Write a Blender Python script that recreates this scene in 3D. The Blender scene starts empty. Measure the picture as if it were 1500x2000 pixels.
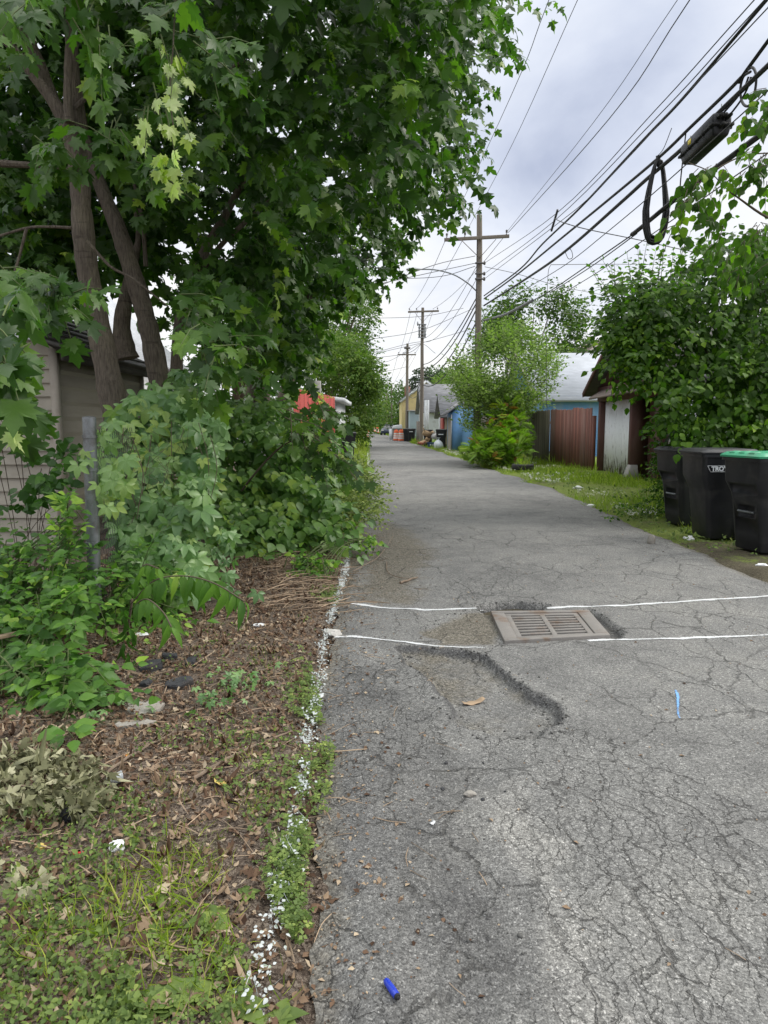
import bpy, bmesh, math, random
import numpy as np
from mathutils import Vector, Matrix
R = math.radians
rng = np.random.default_rng(7)
random.seed(7)
SC = bpy.context.scene
COL = SC.collection

# ------------------------------------------------------------------ camera
F = 1387.0; PITCH = R(7.07); SP, CP = math.sin(PITCH), math.cos(PITCH); EYE = 1.5
cd = bpy.data.cameras.new('camera'); cam = bpy.data.objects.new('camera', cd); COL.objects.link(cam)
cam.location = (0, 0, EYE); cam.rotation_euler = (R(90) - PITCH, 0, 0)
cd.sensor_fit = 'VERTICAL'; cd.sensor_height = 36; cd.lens = 36 * F / 2000
cd.clip_start = .05; cd.clip_end = 2000
SC.camera = cam

def ray(u, v):
    x = (u - 750) / F; y = (1000 - v) / F
    return np.array([x, CP + y * SP, y * CP - SP])
def at(u, v, Y):
    d = ray(u, v); t = Y / d[1]
    return np.array([d[0] * t, Y, EYE + d[2] * t])
def atv(u, v, Y):
    x = (u - 750) / F; y = (1000 - v) / F
    dy = CP + y * SP; dz = y * CP - SP; t = Y / dy
    return np.stack([x * t, Y, EYE + dz * t], -1)
def gr(u, v, z=0.0):
    d = ray(u, v); t = (z - EYE) / d[2]
    return np.array([d[0] * t, d[1] * t, z])
def inpoly(pts, poly):
    x, y = pts[:, 0], pts[:, 1]; c = np.zeros(len(pts), bool); n = len(poly); j = n - 1
    for i in range(n):
        xi, yi = poly[i]; xj, yj = poly[j]
        m = ((yi > y) != (yj > y)) & (x < (xj - xi) * (y - yi) / ((yj - yi) if yj != yi else 1e-9) + xi)
        c ^= m; j = i
    return c
def poly_sample(poly, n):
    a = np.array(poly, float); lo, hi = a.min(0), a.max(0); out = []; tot = 0
    while tot < n:
        p = lo + rng.random((n * 2, 2)) * (hi - lo); p = p[inpoly(p, poly)]; out.append(p); tot += len(p)
    return np.concatenate(out)[:n]
def unit(a):
    return a / np.maximum(np.linalg.norm(a, axis=-1, keepdims=True), 1e-9)

# ------------------------------------------------------------------ tagging
def tag(o, label=None, cat=None, group=None, kind=None):
    if label: o['label'] = label
    if cat: o['category'] = cat
    if group: o['group'] = group
    if kind: o['kind'] = kind
    return o
def thing(name, label, cat, loc=(0, 0, 0), rotz=0.0, group=None):
    o = bpy.data.objects.new(name, None); COL.objects.link(o)
    o.empty_display_size = .2
    o.location = tuple(float(c) for c in loc); o.rotation_euler = (0, 0, rotz)
    return tag(o, label, cat, group)
def dup(root, loc, rotz=0.0, label=None, group=None):
    r = root.copy(); COL.objects.link(r); r.location = tuple(float(c) for c in loc); r.rotation_euler = (0, 0, rotz)
    if label: r['label'] = label
    if group: r['group'] = group
    for ch in list(root.children):
        c = ch.copy(); COL.objects.link(c); c.parent = r
        for g in list(ch.children):
            d = g.copy(); COL.objects.link(d); d.parent = c
    return r

# ------------------------------------------------------------------ meshes
def raw_mesh(name, V, loops, starts, mat, tint=None, smooth=False):
    me = bpy.data.meshes.new(name)
    V = np.asarray(V, np.float32)
    me.vertices.add(len(V)); me.vertices.foreach_set('co', V.ravel())
    me.loops.add(len(loops)); me.loops.foreach_set('vertex_index', np.asarray(loops, np.int32))
    me.polygons.add(len(starts)); me.polygons.foreach_set('loop_start', np.asarray(starts, np.int32))
    me.update(calc_edges=True)
    if smooth:
        me.polygons.foreach_set('use_smooth', np.ones(len(starts), bool))
    if tint is not None:
        a = me.attributes.new('tint', 'FLOAT', 'POINT'); a.data.foreach_set('value', np.asarray(tint, np.float32))
    if mat is not None: me.materials.append(mat)
    return me
def wloc(o):
    v = np.zeros(3)
    while o is not None:
        v += np.array(o.location); o = o.parent
    return v
def link(name, me, parent=None):
    o = bpy.data.objects.new(name, me); COL.objects.link(o)
    if parent is not None: o.parent = parent
    return o

class MB:
    """collects shapes, builds ONE mesh object"""
    def __init__(s): s.v = []; s.f = []; s.t = []; s.cur = .5
    def add(s, vs, fs):
        b = len(s.v); s.v += [tuple(float(c) for c in v) for v in vs]
        s.f += [tuple(i + b for i in f) for f in fs]; s.t += [s.cur] * len(vs); return s
    def box(s, lo, hi, M=None):
        x0, y0, z0 = lo; x1, y1, z1 = hi
        vs = [(x0, y0, z0), (x1, y0, z0), (x1, y1, z0), (x0, y1, z0), (x0, y0, z1), (x1, y0, z1), (x1, y1, z1), (x0, y1, z1)]
        if M is not None: vs = [tuple(M @ Vector(v)) for v in vs]
        return s.add(vs, [(0, 3, 2, 1), (4, 5, 6, 7), (0, 1, 5, 4), (1, 2, 6, 5), (2, 3, 7, 6), (3, 0, 4, 7)])
    def hexa(s, b4, t4):
        return s.add(list(b4) + list(t4), [(0, 3, 2, 1), (4, 5, 6, 7), (0, 1, 5, 4), (1, 2, 6, 5), (2, 3, 7, 6), (3, 0, 4, 7)])
    def slab(s, q, th):
        q = [np.array(p, float) for p in q]; n = np.cross(q[1] - q[0], q[3] - q[0]); n /= np.linalg.norm(n)
        return s.hexa([p - n * th for p in q], q)
    def bar(s, a, b, w, h=None, up=(0, 0, 1)):
        a = np.array(a, float); b = np.array(b, float); h = h or w
        d = unit(b - a); sd = np.cross(d, up)
        if np.linalg.norm(sd) < 1e-4: sd = np.cross(d, (1, 0, 0))
        sd = unit(sd); u = np.cross(sd, d)
        o = [sd * w / 2 * i + u * h / 2 * j for i, j in ((-1, -1), (1, -1), (1, 1), (-1, 1))]
        return s.hexa([a + k for k in o], [b + k for k in o])
    def tube(s, pts, rad, n=8, cap=True):
        pts = [np.array(p, float) for p in pts]
        if np.isscalar(rad): rad = [rad] * len(pts)
        b = len(s.v); prev = None; vs = []
        for i, p in enumerate(pts):
            d = unit(pts[min(i + 1, len(pts) - 1)] - pts[max(i - 1, 0)])
            if prev is None:
                r = np.array((1., 0, 0)) if abs(d[0]) < .8 else np.array((0, 1., 0))
            else: r = prev
            r = unit(r - d * np.dot(r, d)); q = np.cross(d, r); prev = r
            for k in range(n):
                a = 2 * math.pi * k / n
                vs.append(p + (r * math.cos(a) + q * math.sin(a)) * rad[i])
        fs = []
        for i in range(len(pts) - 1):
            for k in range(n):
                k2 = (k + 1) % n
                fs.append((i * n + k, i * n + k2, (i + 1) * n + k2, (i + 1) * n + k))
        if cap:
            fs.append(tuple(range(n - 1, -1, -1))); fs.append(tuple((len(pts) - 1) * n + k for k in range(n)))
        return s.add(vs, fs)
    def loft(s, rings, cap0=True, cap1=True):
        n = len(rings[0]); vs = [p for r in rings for p in r]; fs = []
        for i in range(len(rings) - 1):
            for k in range(n):
                k2 = (k + 1) % n
                fs.append((i * n + k, i * n + k2, (i + 1) * n + k2, (i + 1) * n + k))
        if cap0: fs.append(tuple(range(n - 1, -1, -1)))
        if cap1: fs.append(tuple((len(rings) - 1) * n + k for k in range(n)))
        return s.add(vs, fs)
    def lathe(s, c, prof, n=16):
        return s.loft([[(c[0] + r * math.cos(2 * math.pi * k / n), c[1] + r * math.sin(2 * math.pi * k / n), c[2] + z) for k in range(n)] for r, z in prof])
    def build(s, name, mat, parent=None, smooth=False, bevel=0, local=False, auto=None):
        V = np.array(s.v, float)
        if parent is not None and not local: V = V - wloc(parent)
        loops = [i for f in s.f for i in f]; st = np.cumsum([0] + [len(f) for f in s.f[:-1]])
        me = raw_mesh(name, V, loops, st, mat, s.t, smooth)
        if smooth: 
            try: me.set_sharp_from_angle(angle=R(auto or 40))
            except Exception: pass
        o = link(name, me, parent)
        if bevel:
            m = o.modifiers.new('bevel', 'BEVEL'); m.width = bevel; m.segments = 2; m.limit_method = 'ANGLE'; m.angle_limit = R(40)
        return o

class LB:
    """collects leaves (one template, many poses), builds ONE mesh object"""
    def __init__(s): s.V = []; s.L = []; s.S = []; s.T = []; s.nv = 0; s.nl = 0
    def put(s, tmpl, pos, axis, nrm, size, tint, curl=None):
        tv, tf = tmpl; N = len(pos)
        if N == 0: return s
        a = unit(axis); n = unit(nrm - (nrm * a).sum(-1, keepdims=True) * a); sd = np.cross(a, n)
        size = np.broadcast_to(np.asarray(size, float), (N,)); z = np.ones(N) if curl is None else curl
        V = pos[:, None, :] + size[:, None, None] * (tv[None, :, 0, None] * sd[:, None] + tv[None, :, 1, None] * a[:, None] + (tv[None, :, 2, None] * z[:, None, None]) * n[:, None])
        k = len(tv); lp = np.concatenate([np.array(f) for f in tf]); ln = np.array([len(f) for f in tf])
        st = np.concatenate([[0], np.cumsum(ln)[:-1]])
        L = (lp[None] + (np.arange(N) * k)[:, None] + s.nv).ravel()
        S = (st[None] + (np.arange(N) * len(lp))[:, None] + s.nl).ravel()
        s.V.append(V.reshape(-1, 3)); s.L.append(L); s.S.append(S); s.T.append(np.repeat(np.broadcast_to(tint, (N,)), k))
        s.nv += N * k; s.nl += len(lp) * N; return s
    def build(s, name, mat, parent=None, smooth=True):
        V = np.concatenate(s.V)
        if parent is not None: V = V - wloc(parent)
        me = raw_mesh(name, V, np.concatenate(s.L), np.concatenate(s.S), mat, np.concatenate(s.T), smooth)
        return link(name, me, parent)

# leaf shapes: (verts, faces); base at 0, axis +Y, face up +Z, length 1
def _fan(half, cy, droop, fold):
    out = half + [(-x, y) for x, y in half[::-1] if x > 1e-6]
    v = [(0, cy, 0.0)] + [(x, y, 0) for x, y in out]
    v = np.array(v, float); r2 = v[:, 0] ** 2 + (v[:, 1] - cy) ** 2
    v[:, 2] = -droop * r2 + fold * np.abs(v[:, 0]); n = len(out)
    return v, [(0, 1 + i, 1 + (i + 1) % n) for i in range(n)]
MAPLE = _fan([(0, 0), (.10, -.06), (.36, -.10), (.31, .06), (.48, .08), (.40, .20), (.70, .36), (.47, .40), (.52, .56), (.36, .50), (.20, .47),
              (.23, .60), (.29, .74), (.155, .745), (0, 1.04)], .26, .42, .12)
MAPLE2 = _fan([(0, 0), (.34, -.08), (.32, .12), (.66, .38), (.34, .48), (.19, .46), (.26, .74), (0, 1.04)], .26, .42, .12)
def _ovate(w, droop, fold, pos=.4, n=3):
    ys = [0, .18, .42, .7, .9] if n > 2 else [0, .45]
    ws = [0.03, .72, 1, .62, .22] if n > 2 else [.03, 1]
    v = []
    for y, k in zip(ys, ws):
        z = -droop * y * y
        v += [(-w * k, y, z + fold * k), (0, y, z), (w * k, y, z + fold * k)]
    v.append((0, 1, -droop)); f = []
    m = len(ys)
    for i in range(m - 1):
        a = 3 * i; b = 3 * (i + 1); f += [(a, a + 1, b + 1, b), (a + 1, a + 2, b + 2, b + 1)]
    a = 3 * (m - 1); t = 3 * m; f += [(a, a + 1, t), (a + 1, a + 2, t)]
    return np.array(v, float), f
OVATE = _ovate(.30, .25, .07); HEART = _ovate(.38, .3, .06); LANCE = _ovate(.16, .45, .04); SIMPLE = _ovate(.3, .2, .08, n=1)
TINY = (np.array([(0, 0, 0), (.32, .45, .05), (0, 1, -.1), (-.32, .45, .05)], float), [(0, 1, 2), (0, 2, 3)])
def _palm(nl=5, spread=62, tm=OVATE, ln=(.72, .92, 1, .92, .72)):
    V = []; Fc = []
    for i in range(nl):
        a = R(spread * (i - (nl - 1) / 2)); c, s_ = math.cos(a), math.sin(a); b = len(V)
        for x, y, z in tm[0] * ln[i]:
            y2 = y + .06; V.append((x * c + y2 * s_, -x * s_ + y2 * c, z - .03 * abs(i - 2)))
        Fc += [tuple(j + b for j in f) for f in tm[1]]
    return np.array(V), Fc
PALM5 = _palm(5, 56, (np.array([(x * (.55 + .75 * y), y, z) for x, y, z in _ovate(.30, .3, .08)[0]]), OVATE[1]))
CLOVER = _palm(3, 120, _ovate(.42, .1, .05, n=1), (1, 1, 1))
BLADE = (np.array([(-.035, 0, 0), (.035, 0, 0), (.028, .55, .06), (-.028, .55, .06), (0, 1, .28)], float), [(0, 1, 2, 3), (3, 2, 4)])
THIN = (BLADE[0] * (.6, 1, 1), BLADE[1])
def _pinnate(k=12):
    V = []; Fc = []
    for i in range(k):
        y = .12 + .8 * i / (k - 1); ln = .34 * math.sin(math.pi * (.22 + .66 * i / (k - 1))) + .04
        for sgn in (-1, 1):
            b = len(V); dx, dy = sgn * .9, .42
            for t, w in ((0, 0), (.4, .13), (1, 0), (.4, -.13)):
                V.append((ln * (dx * t - dy * w * sgn * 1), y + ln * (dy * t + .9 * w * sgn * sgn), -.10 * t * ln * 3 - .25 * y * y))
            Fc.append((b, b + 1, b + 2, b + 3))
    return np.array(V), Fc
PINN = _pinnate()

def rnd(*s): return rng.random(s)
def rn(*s): return rng.normal(size=s)
UP = np.array((0, 0, 1.))

def sprays(lb, tm, C, D, pairs, L, size, tint, droop=.5, out=.8, up=1.0, tw=None, jitter=.35, opp=True, face=(0, -.25, 0), tjit=.16, hang=.15, wmat_r=.003):
    """twigs at C along D with leaves in pairs; tint: per-twig base value"""
    M = len(C); D = unit(D); tint = np.broadcast_to(tint, (M,))
    L = np.broadcast_to(L, (M,)) * (.7 + .6 * rnd(M)); S = unit(np.cross(D, UP) + 1e-6)
    for k in range(pairs):
        t = (k + .6) / pairs
        p = C + D * (L * t)[:, None] - UP * (hang * L * t * t)[:, None]
        for sg in ((-1, 1) if opp else ((-1) ** k,)):
            ax = D * .55 + S * sg * out - UP * droop + rn(M, 3) * jitter * .5
            if k == pairs - 1: ax = D - UP * droop + S * sg * .35 + rn(M, 3) * .2
            nr = UP * up + np.array(face) + rn(M, 3) * jitter - D * .1
            off = unit(ax) * (size * .35 * (.6 + .5 * rnd(M)))[:, None]
            lb.put(tm, p + off, ax, nr, size * (.45 + .85 * rnd(M)), np.clip(tint + rn(M) * tjit, 0, 1), .4 + 1.2 * rnd(M))
    if tw is not None:
        for i in range(M):
            if tw is not None: tw.tube([C[i], C[i] + D[i] * L[i] * .5 - UP * hang * L[i] * .25, C[i] + D[i] * L[i] - UP * hang * L[i]], [wmat_r * 1.6, wmat_r * 1.2, wmat_r * .6], 4, False)

# ------------------------------------------------------------------ materials
def newmat(name):
    m = bpy.data.materials.new(name); m.use_nodes = True; nt = m.node_tree; nt.nodes.clear()
    out = nt.nodes.new('ShaderNodeOutputMaterial'); return m, nt, out
class N:
    def __init__(s, nt): s.nt = nt
    def __call__(s, typ, ins=None, **props):
        n = s.nt.nodes.new('ShaderNode' + typ)
        for k, v in props.items(): setattr(n, k, v)
        for k, v in (ins or {}).items():
            sk = n.inputs[k]
            if hasattr(v, 'links') or isinstance(v, bpy.types.NodeSocket): s.nt.links.new(v, sk)
            else: sk.default_value = v
        return n
    def ramp(s, fac, stops, interp='LINEAR'):
        n = s.nt.nodes.new('ShaderNodeValToRGB'); n.color_ramp.interpolation = interp
        e = n.color_ramp.elements
        while len(e) > 1: e.remove(e[-1])
        e[0].position = stops[0][0]; e[0].color = col(stops[0][1])
        for p, c in stops[1:]:
            k = e.new(p); k.color = col(c)
        s.nt.links.new(fac, n.inputs[0]); return n.outputs[0]
    def mix(s, f, a, b, blend='MIX'):
        n = s.nt.nodes.new('ShaderNodeMix'); n.data_type = 'RGBA'; n.blend_type = blend
        for i, v in ((0, f), (6, a), (7, b)):
            if isinstance(v, bpy.types.NodeSocket): s.nt.links.new(v, n.inputs[i])
            else: n.inputs[i].default_value = col(v) if i else v
        return n.outputs[2]
    def math(s, op, a, b=0.0, c=None):
        n = s.nt.nodes.new('ShaderNodeMath'); n.operation = op
        for i, v in enumerate((a, b) if c is None else (a, b, c)):
            if isinstance(v, bpy.types.NodeSocket): s.nt.links.new(v, n.inputs[i])
            else: n.inputs[i].default_value = v
        return n.outputs[0]
    def smooth(s, v, lo, hi, a=0., b=1.):
        n = s.nt.nodes.new('ShaderNodeMapRange'); n.interpolation_type = 'SMOOTHSTEP'
        s.nt.links.new(v, n.inputs[0])
        for i, x in zip((1, 2, 3, 4), (lo, hi, a, b)): n.inputs[i].default_value = x
        return n.outputs[0]
    def noise(s, vec, scale, detail=4, rough=.55, dist=0.):
        n = s('TexNoise', {'Scale': scale, 'Detail': detail, 'Roughness': rough, 'Distortion': dist})
        if vec is not None: s.nt.links.new(vec, n.inputs['Vector'])
        return n.outputs['Fac']
def col(c): return (c, c, c, 1) if np.isscalar(c) else tuple(c) + (1,) if len(c) == 3 else tuple(c)
def pos(n, scale=(1, 1, 1), world=True):
    g = n('NewGeometry').outputs['Position'] if world else n('TexCoord').outputs['Object']
    return n('Mapping', {'Vector': g, 'Scale': scale}).outputs[0]

def basic(name, c, rough=.7, var=.25, scale=8., bump=.15, bscale=60., stretch=(1, 1, 1), metal=0., world=True, dirt=None, dirt_amt=.5, dscale=2.5, spec=.4, tintvar=0., coat=0.):
    """painted / natural surface: base colour broken up by two noises, fine bump, optional dirt blotches"""
    m, nt, out = newmat(name); n = N(nt); v = pos(n, stretch, world)
    a = n.noise(v, scale, 5); b = n.noise(v, scale * 9, 3)
    c = np.array(c[:3], float); lo = c * (1 - var); hi = np.minimum(c * (1 + var), .95)
    base = n.mix(a, lo, hi); base = n.mix(n.smooth(b, .3, .7, 0, .35), base, tuple(c * (1 - var * .8)))
    if tintvar:
        t = n('Attribute', attribute_name='tint').outputs['Fac']
        base = n.mix(1.0, base, n.ramp(t, [(0, 1 - tintvar), (1, 1 + tintvar)]), 'MULTIPLY')
    if dirt is not None:
        d = n.smooth(n.noise(v, dscale, 8, .65), .5, .68, 0, dirt_amt); base = n.mix(d, base, dirt)
    bs = n('BsdfPrincipled', {'Base Color': base, 'Metallic': metal, 'Specular IOR Level': spec})
    rr = n.smooth(a, .2, .8, max(rough - .12, 0), min(rough + .12, 1)); nt.links.new(rr, bs.inputs['Roughness'])
    if coat: bs.inputs['Coat Weight'].default_value = coat
    if bump:
        bp = n('Bump', {'Height': n.noise(v, bscale, 4), 'Strength': bump, 'Distance': .01}); nt.links.new(bp.outputs[0], bs.inputs['Normal'])
    nt.links.new(bs.outputs[0], out.inputs[0]); return m

def leafmat(name, stops, rough=.45, trans=.4, tboost=1.6, spec=.45, hue=(.9, 1.25, .45), warm=(1.12, 1.14, .66)):
    """leaf colour by the leaf's own tint, light passes through"""
    m, nt, out = newmat(name); n = N(nt)
    stops = [(p_, tuple(np.array(c_) * warm)) for p_, c_ in stops]; spec *= .55
    t = n('Attribute', attribute_name='tint').outputs['Fac']
    c = n.ramp(t, stops); v = pos(n)
    c = n.mix(n.smooth(n.noise(v, 90, 3), .3, .7, 0, .3), c, n.mix(1.0, c, (.7, .75, .6), 'MULTIPLY'))
    bs = n('BsdfPrincipled', {'Base Color': c, 'Roughness': rough, 'Specular IOR Level': spec})
    tc = n.mix(1.0, c, tuple(h * tboost for h in hue), 'MULTIPLY')
    tr = n('BsdfTranslucent', {'Color': tc})
    mx = n('MixShader', {0: trans, 1: bs.outputs[0], 2: tr.outputs[0]})
    nt.links.new(mx.outputs[0], out.inputs[0]); return m
# ================================================================== light and sky
SUN_EL, SUN_AZ = R(42), R(78)      # azimuth from +Y towards +X
w = bpy.data.worlds.new('World'); SC.world = w; w.use_nodes = True
nt = w.node_tree; nt.nodes.clear(); n = N(nt)
sky = n('TexSky', sky_type='NISHITA', sun_disc=False, sun_elevation=SUN_EL, sun_rotation=SUN_AZ)
g = n('TexCoord').outputs['Generated']
sx = n('SeparateXYZ', {0: g}); zz = n.math('MAXIMUM', sx.outputs[2], 0.0); zp = n.math('ADD', zz, .16)
pv = n('CombineXYZ', {0: n.math('DIVIDE', sx.outputs[0], zp), 1: n.math('DIVIDE', sx.outputs[1], zp), 2: 0.0}).outputs[0]
c1 = n.noise(n('Mapping', {'Vector': pv, 'Location': (3.1, 1.7, 0), 'Scale': (1.0, .75, 1)}).outputs[0], 1.15, 9, .52, .35)
c2 = n.noise(n('Mapping', {'Vector': pv, 'Location': (9.3, 4.1, 0), 'Scale': (1.3, .5, 1)}).outputs[0], .55, 5, .5, .5)
mixn = n.math('ADD', n.math('MULTIPLY', c1, .62), n.math('MULTIPLY', c2, .38))
hor = n.smooth(zz, .03, .26, .12, 0.0)                                    # brighter broken cloud low down
mixn = n.math('ADD', mixn, n.math('SUBTRACT', hor, .0))
cloud = n.ramp(mixn, [(.34, (2.8, 3.15, 4.1)), (.41, (3.9, 4.25, 5.1)), (.47, (4.8, 5.1, 5.75)), (.54, (5.5, 5.65, 5.95)), (.61, (6.1, 6.15, 6.15))])
zen = n.smooth(zz, .44, .95, 1.0, 2.9)                                    # overcast sky: zenith brightest
cloud = n.mix(1.0, cloud, n('CombineColor', {0: zen, 1: n.math('MULTIPLY', zen, n.smooth(zz, .42, .95, 1., .97)), 2: n.math('MULTIPLY', zen, n.smooth(zz, .42, .95, 1., .86))}).outputs[0], 'MULTIPLY')
gap = n.math('MULTIPLY', n.smooth(c1, .34, .27), n.smooth(zz, .25, .12))
colr = n.mix(n.math('SUBTRACT', 1.0, n.math('MULTIPLY', gap, .6)), sky.outputs[0], cloud)
bg = n('Background', {'Color': colr, 'Strength': .1})
wo = nt.nodes.new('ShaderNodeOutputWorld'); nt.links.new(bg.outputs[0], wo.inputs[0])
sl = bpy.data.lights.new('sun', 'SUN'); sl.energy = 1.5; sl.angle = R(30); sl.color = (1, .95, .86)
so = bpy.data.objects.new('sun', sl); COL.objects.link(so)
sd = Vector((math.sin(SUN_AZ) * math.cos(SUN_EL), math.cos(SUN_AZ) * math.cos(SUN_EL), math.sin(SUN_EL)))
so.rotation_euler = sd.to_track_quat('Z', 'Y').to_euler(); so.location = (20, 40, 60)
SC.view_settings.view_transform = 'Standard'; SC.view_settings.look = 'None'
SC.view_settings.exposure = 0.8; SC.view_settings.gamma = 1
SC.cycles.use_denoising = True
try: SC.cycles.denoiser = 'OPENIMAGEDENOISE'
except Exception: pass
SC.cycles.max_bounces = 7; SC.cycles.diffuse_bounces = 4; SC.cycles.glossy_bounces = 2; SC.cycles.transmission_bounces = 4; SC.cycles.transparent_max_bounces = 8
SC.cycles.sample_clamp_indirect = 6

# ================================================================== value noise for heights
class VN:
    def __init__(s, seed):
        s.g = np.random.default_rng(seed).random((256, 256))
    def __call__(s, x, y):
        xi = np.floor(x).astype(int); yi = np.floor(y).astype(int); fx = x - xi; fy = y - yi
        fx = fx * fx * (3 - 2 * fx); fy = fy * fy * (3 - 2 * fy)
        a = s.g[xi % 256, yi % 256]; b = s.g[(xi + 1) % 256, yi % 256]; c = s.g[xi % 256, (yi + 1) % 256]; d = s.g[(xi + 1) % 256, (yi + 1) % 256]
        return (a * (1 - fx) + b * fx) * (1 - fy) + (c * (1 - fx) + d * fx) * fy - .5
vn = VN(3)
def fbm(x, y, o=4):
    r = 0; a = 1.
    for i in range(o): r = r + a * vn(x * 2 ** i + 17 * i, y * 2 ** i + 31 * i); a *= .5
    return r
def sdist(x, y, poly):
    """signed distance to polygon, positive inside"""
    P = np.array(poly, float); d = np.full(x.shape, 1e9)
    for i in range(len(P)):
        a = P[i]; b = P[(i + 1) % len(P)]; e = b - a
        t = np.clip(((x - a[0]) * e[0] + (y - a[1]) * e[1]) / (e @ e), 0, 1)
        d = np.minimum(d, np.hypot(x - a[0] - t * e[0], y - a[1] - t * e[1]))
    ins = inpoly(np.stack([x.ravel(), y.ravel()], -1), poly).reshape(x.shape)
    return np.where(ins, d, -d)
def gp(pts): return [tuple(gr(u, v)[:2]) for u, v in pts]
def sstep(v, a, b): t = np.clip((v - a) / (b - a), 0, 1); return t * t * (3 - 2 * t)

XL = ([-3, 1, 1.6, 3.9, 8, 14, 29, 70, 120, 220], [-.1, -.15, -.19, -.40, -.40, -.42, -.70, -1.5, -2.9, -5.2])
XR = ([-3, 1, 6.8, 10, 14, 18, 24, 34, 50, 62, 75, 120, 220], [4.3, 4.1, 3.75, 3.8, 4.0, 3.9, 3.62, 3.28, 2.65, 2.1, 1.4, -.7, -3.4])
def xl(Y): return np.interp(Y, *XL)
def xr(Y): return np.interp(Y, *XR)
def xle(Y): return xl(Y) + .09 * fbm(Y * 1.3, Y * 0 + 4, 4) + .03 * fbm(Y * 9, Y * 0 + 2, 2)
def xre(Y): return xr(Y) + .22 * fbm(Y * .6, Y * 0 + 9, 4) + .04 * fbm(Y * 7, Y * 0 + 5, 2)

POT = gp([(776, 1268), (880, 1272), (948, 1282), (980, 1308), (1035, 1346), (1084, 1382), (1092, 1414), (1045, 1442), (960, 1436), (890, 1408), (850, 1345), (800, 1300)])
HOLE_T = gp([(925, 1183), (970, 1176), (1010, 1172), (1070, 1178), (1060, 1194), (950, 1197)])
HOLE_R = gp([(1140, 1185), (1168, 1192), (1218, 1230), (1214, 1246), (1190, 1246), (1156, 1206)])
GDIRT = gp([(905, 1193), (965, 1196), (990, 1260), (850, 1264), (820, 1232), (880, 1202)])
LDIRT = gp([(690, 1090), (735, 1010), (800, 1030), (850, 1090), (800, 1180), (700, 1180)])
DARK = gp([(950, 1470), (870, 1500), (780, 1560), (700, 1640), (660, 1720), (760, 1800), (830, 1900), (900, 2060), (1010, 2060), (1060, 1820), (1010, 1740), (960, 1640), (930, 1560)])
TONE = gp([(955, 1470), (870, 1430), (780, 1330), (660, 1285), (600, 1420), (560, 1800), (520, 2080), (1010, 2080), (1060, 1820), (960, 1640)])
WORN = gp([(930, 1560), (1010, 1530), (1130, 1700), (1300, 2060), (1080, 2060), (1040, 1830), (970, 1660)])
CRK = [gp([(640, 1275), (850, 1300), (890, 1500), (760, 1560), (680, 1700), (600, 1700), (600, 1540)]), gp([(930, 1440), (1180, 1420), (1520, 1640), (1520, 2060), (1020, 2060), (940, 1560)]), gp([(860, 1150), (1000, 1090), (1020, 1175), (900, 1200)]), gp([(600, 1700), (680, 1690), (760, 2050), (590, 2050)])]
CG = [gr(958, 1198), gr(1150, 1196), gr(1192, 1245), gr(985, 1257)]       # drain grate corners on the road

def road_fields(x, Y):
    wob = .05 * fbm(x * 5, Y * 5, 4)
    sp = sdist(x, Y, POT) + wob * 1.4
    fade = sstep(Y + .25 * x, 3.0, 3.9)                     # ragged edge sharp at far side, runs out near the viewer
    pot = sstep(sp, -.01, .035) * (.35 + .65 * fade)
    ht = sstep(sdist(x, Y, HOLE_T) + wob * .5, -.01, .03); hr = sstep(sdist(x, Y, HOLE_R) + wob * .5, -.01, .03)
    gd = sstep(sdist(x, Y, GDIRT) + wob * 2, -.08, .10); ld = sstep(sdist(x, Y, LDIRT) + wob * 4, -.35, .4)
    dk = sstep(sdist(x, Y, DARK) + wob * 4, -.12, .12); wo_ = sstep(sdist(x, Y, WORN) + wob * 4, -.12, .12)
    tone = sstep(sdist(x, Y, TONE) + wob * 5, -.15, .18) * (.75 + .5 * fbm(x * 2, Y * 2, 3))
    cr = np.zeros_like(x)
    for c in CRK: cr = np.maximum(cr, sstep(sdist(x, Y, c) + wob * 4, -.35, .15))
    cr = np.maximum(cr * (1 - .85 * dk), .22 + .30 * sstep(fbm(x * .8 + 3, Y * .3, 3), -.05, .3))
    l, r_ = xle(Y), xre(Y); edge = np.minimum(x - l, r_ - x)
    z = .018 * fbm(x * .5, Y * .35, 3) + .006 * fbm(x * 4, Y * 4, 3) + .0025 * fbm(x * 22, Y * 22, 2)
    z = z - .042 * pot - .085 * ht - .05 * hr - .015 * gd + .012 * sstep(sp, -.10, -.015) * (1 - pot) * fade
    z = z - .018 * dk + .010 * dk * fbm(x * 30, Y * 30, 2)
    z = z - .02 * sstep(edge, .16, 0)
    dirt = np.clip(.62 * pot * (.45 + .7 * (fbm(x * 3, Y * 3, 3) + .4)) + .8 * gd + .8 * ld + .5 * sstep(edge + wob, .22, .0) + .35 * hr, 0, 1)
    dark = np.clip(dk * .42 + ht * .9 + .8 * hr + .85 * np.exp(-((sp - .005) / .026) ** 2) * fade + .25 * sstep(fbm(x * .35 + 5, Y * .22, 3), .1, .5), 0, 1)
    return z, dirt, dark, wo_, cr, tone
def road_z(x, Y):
    x = np.atleast_1d(np.asarray(x, float)); Y = np.atleast_1d(np.asarray(Y, float)); return road_fields(x, Y)[0]

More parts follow.
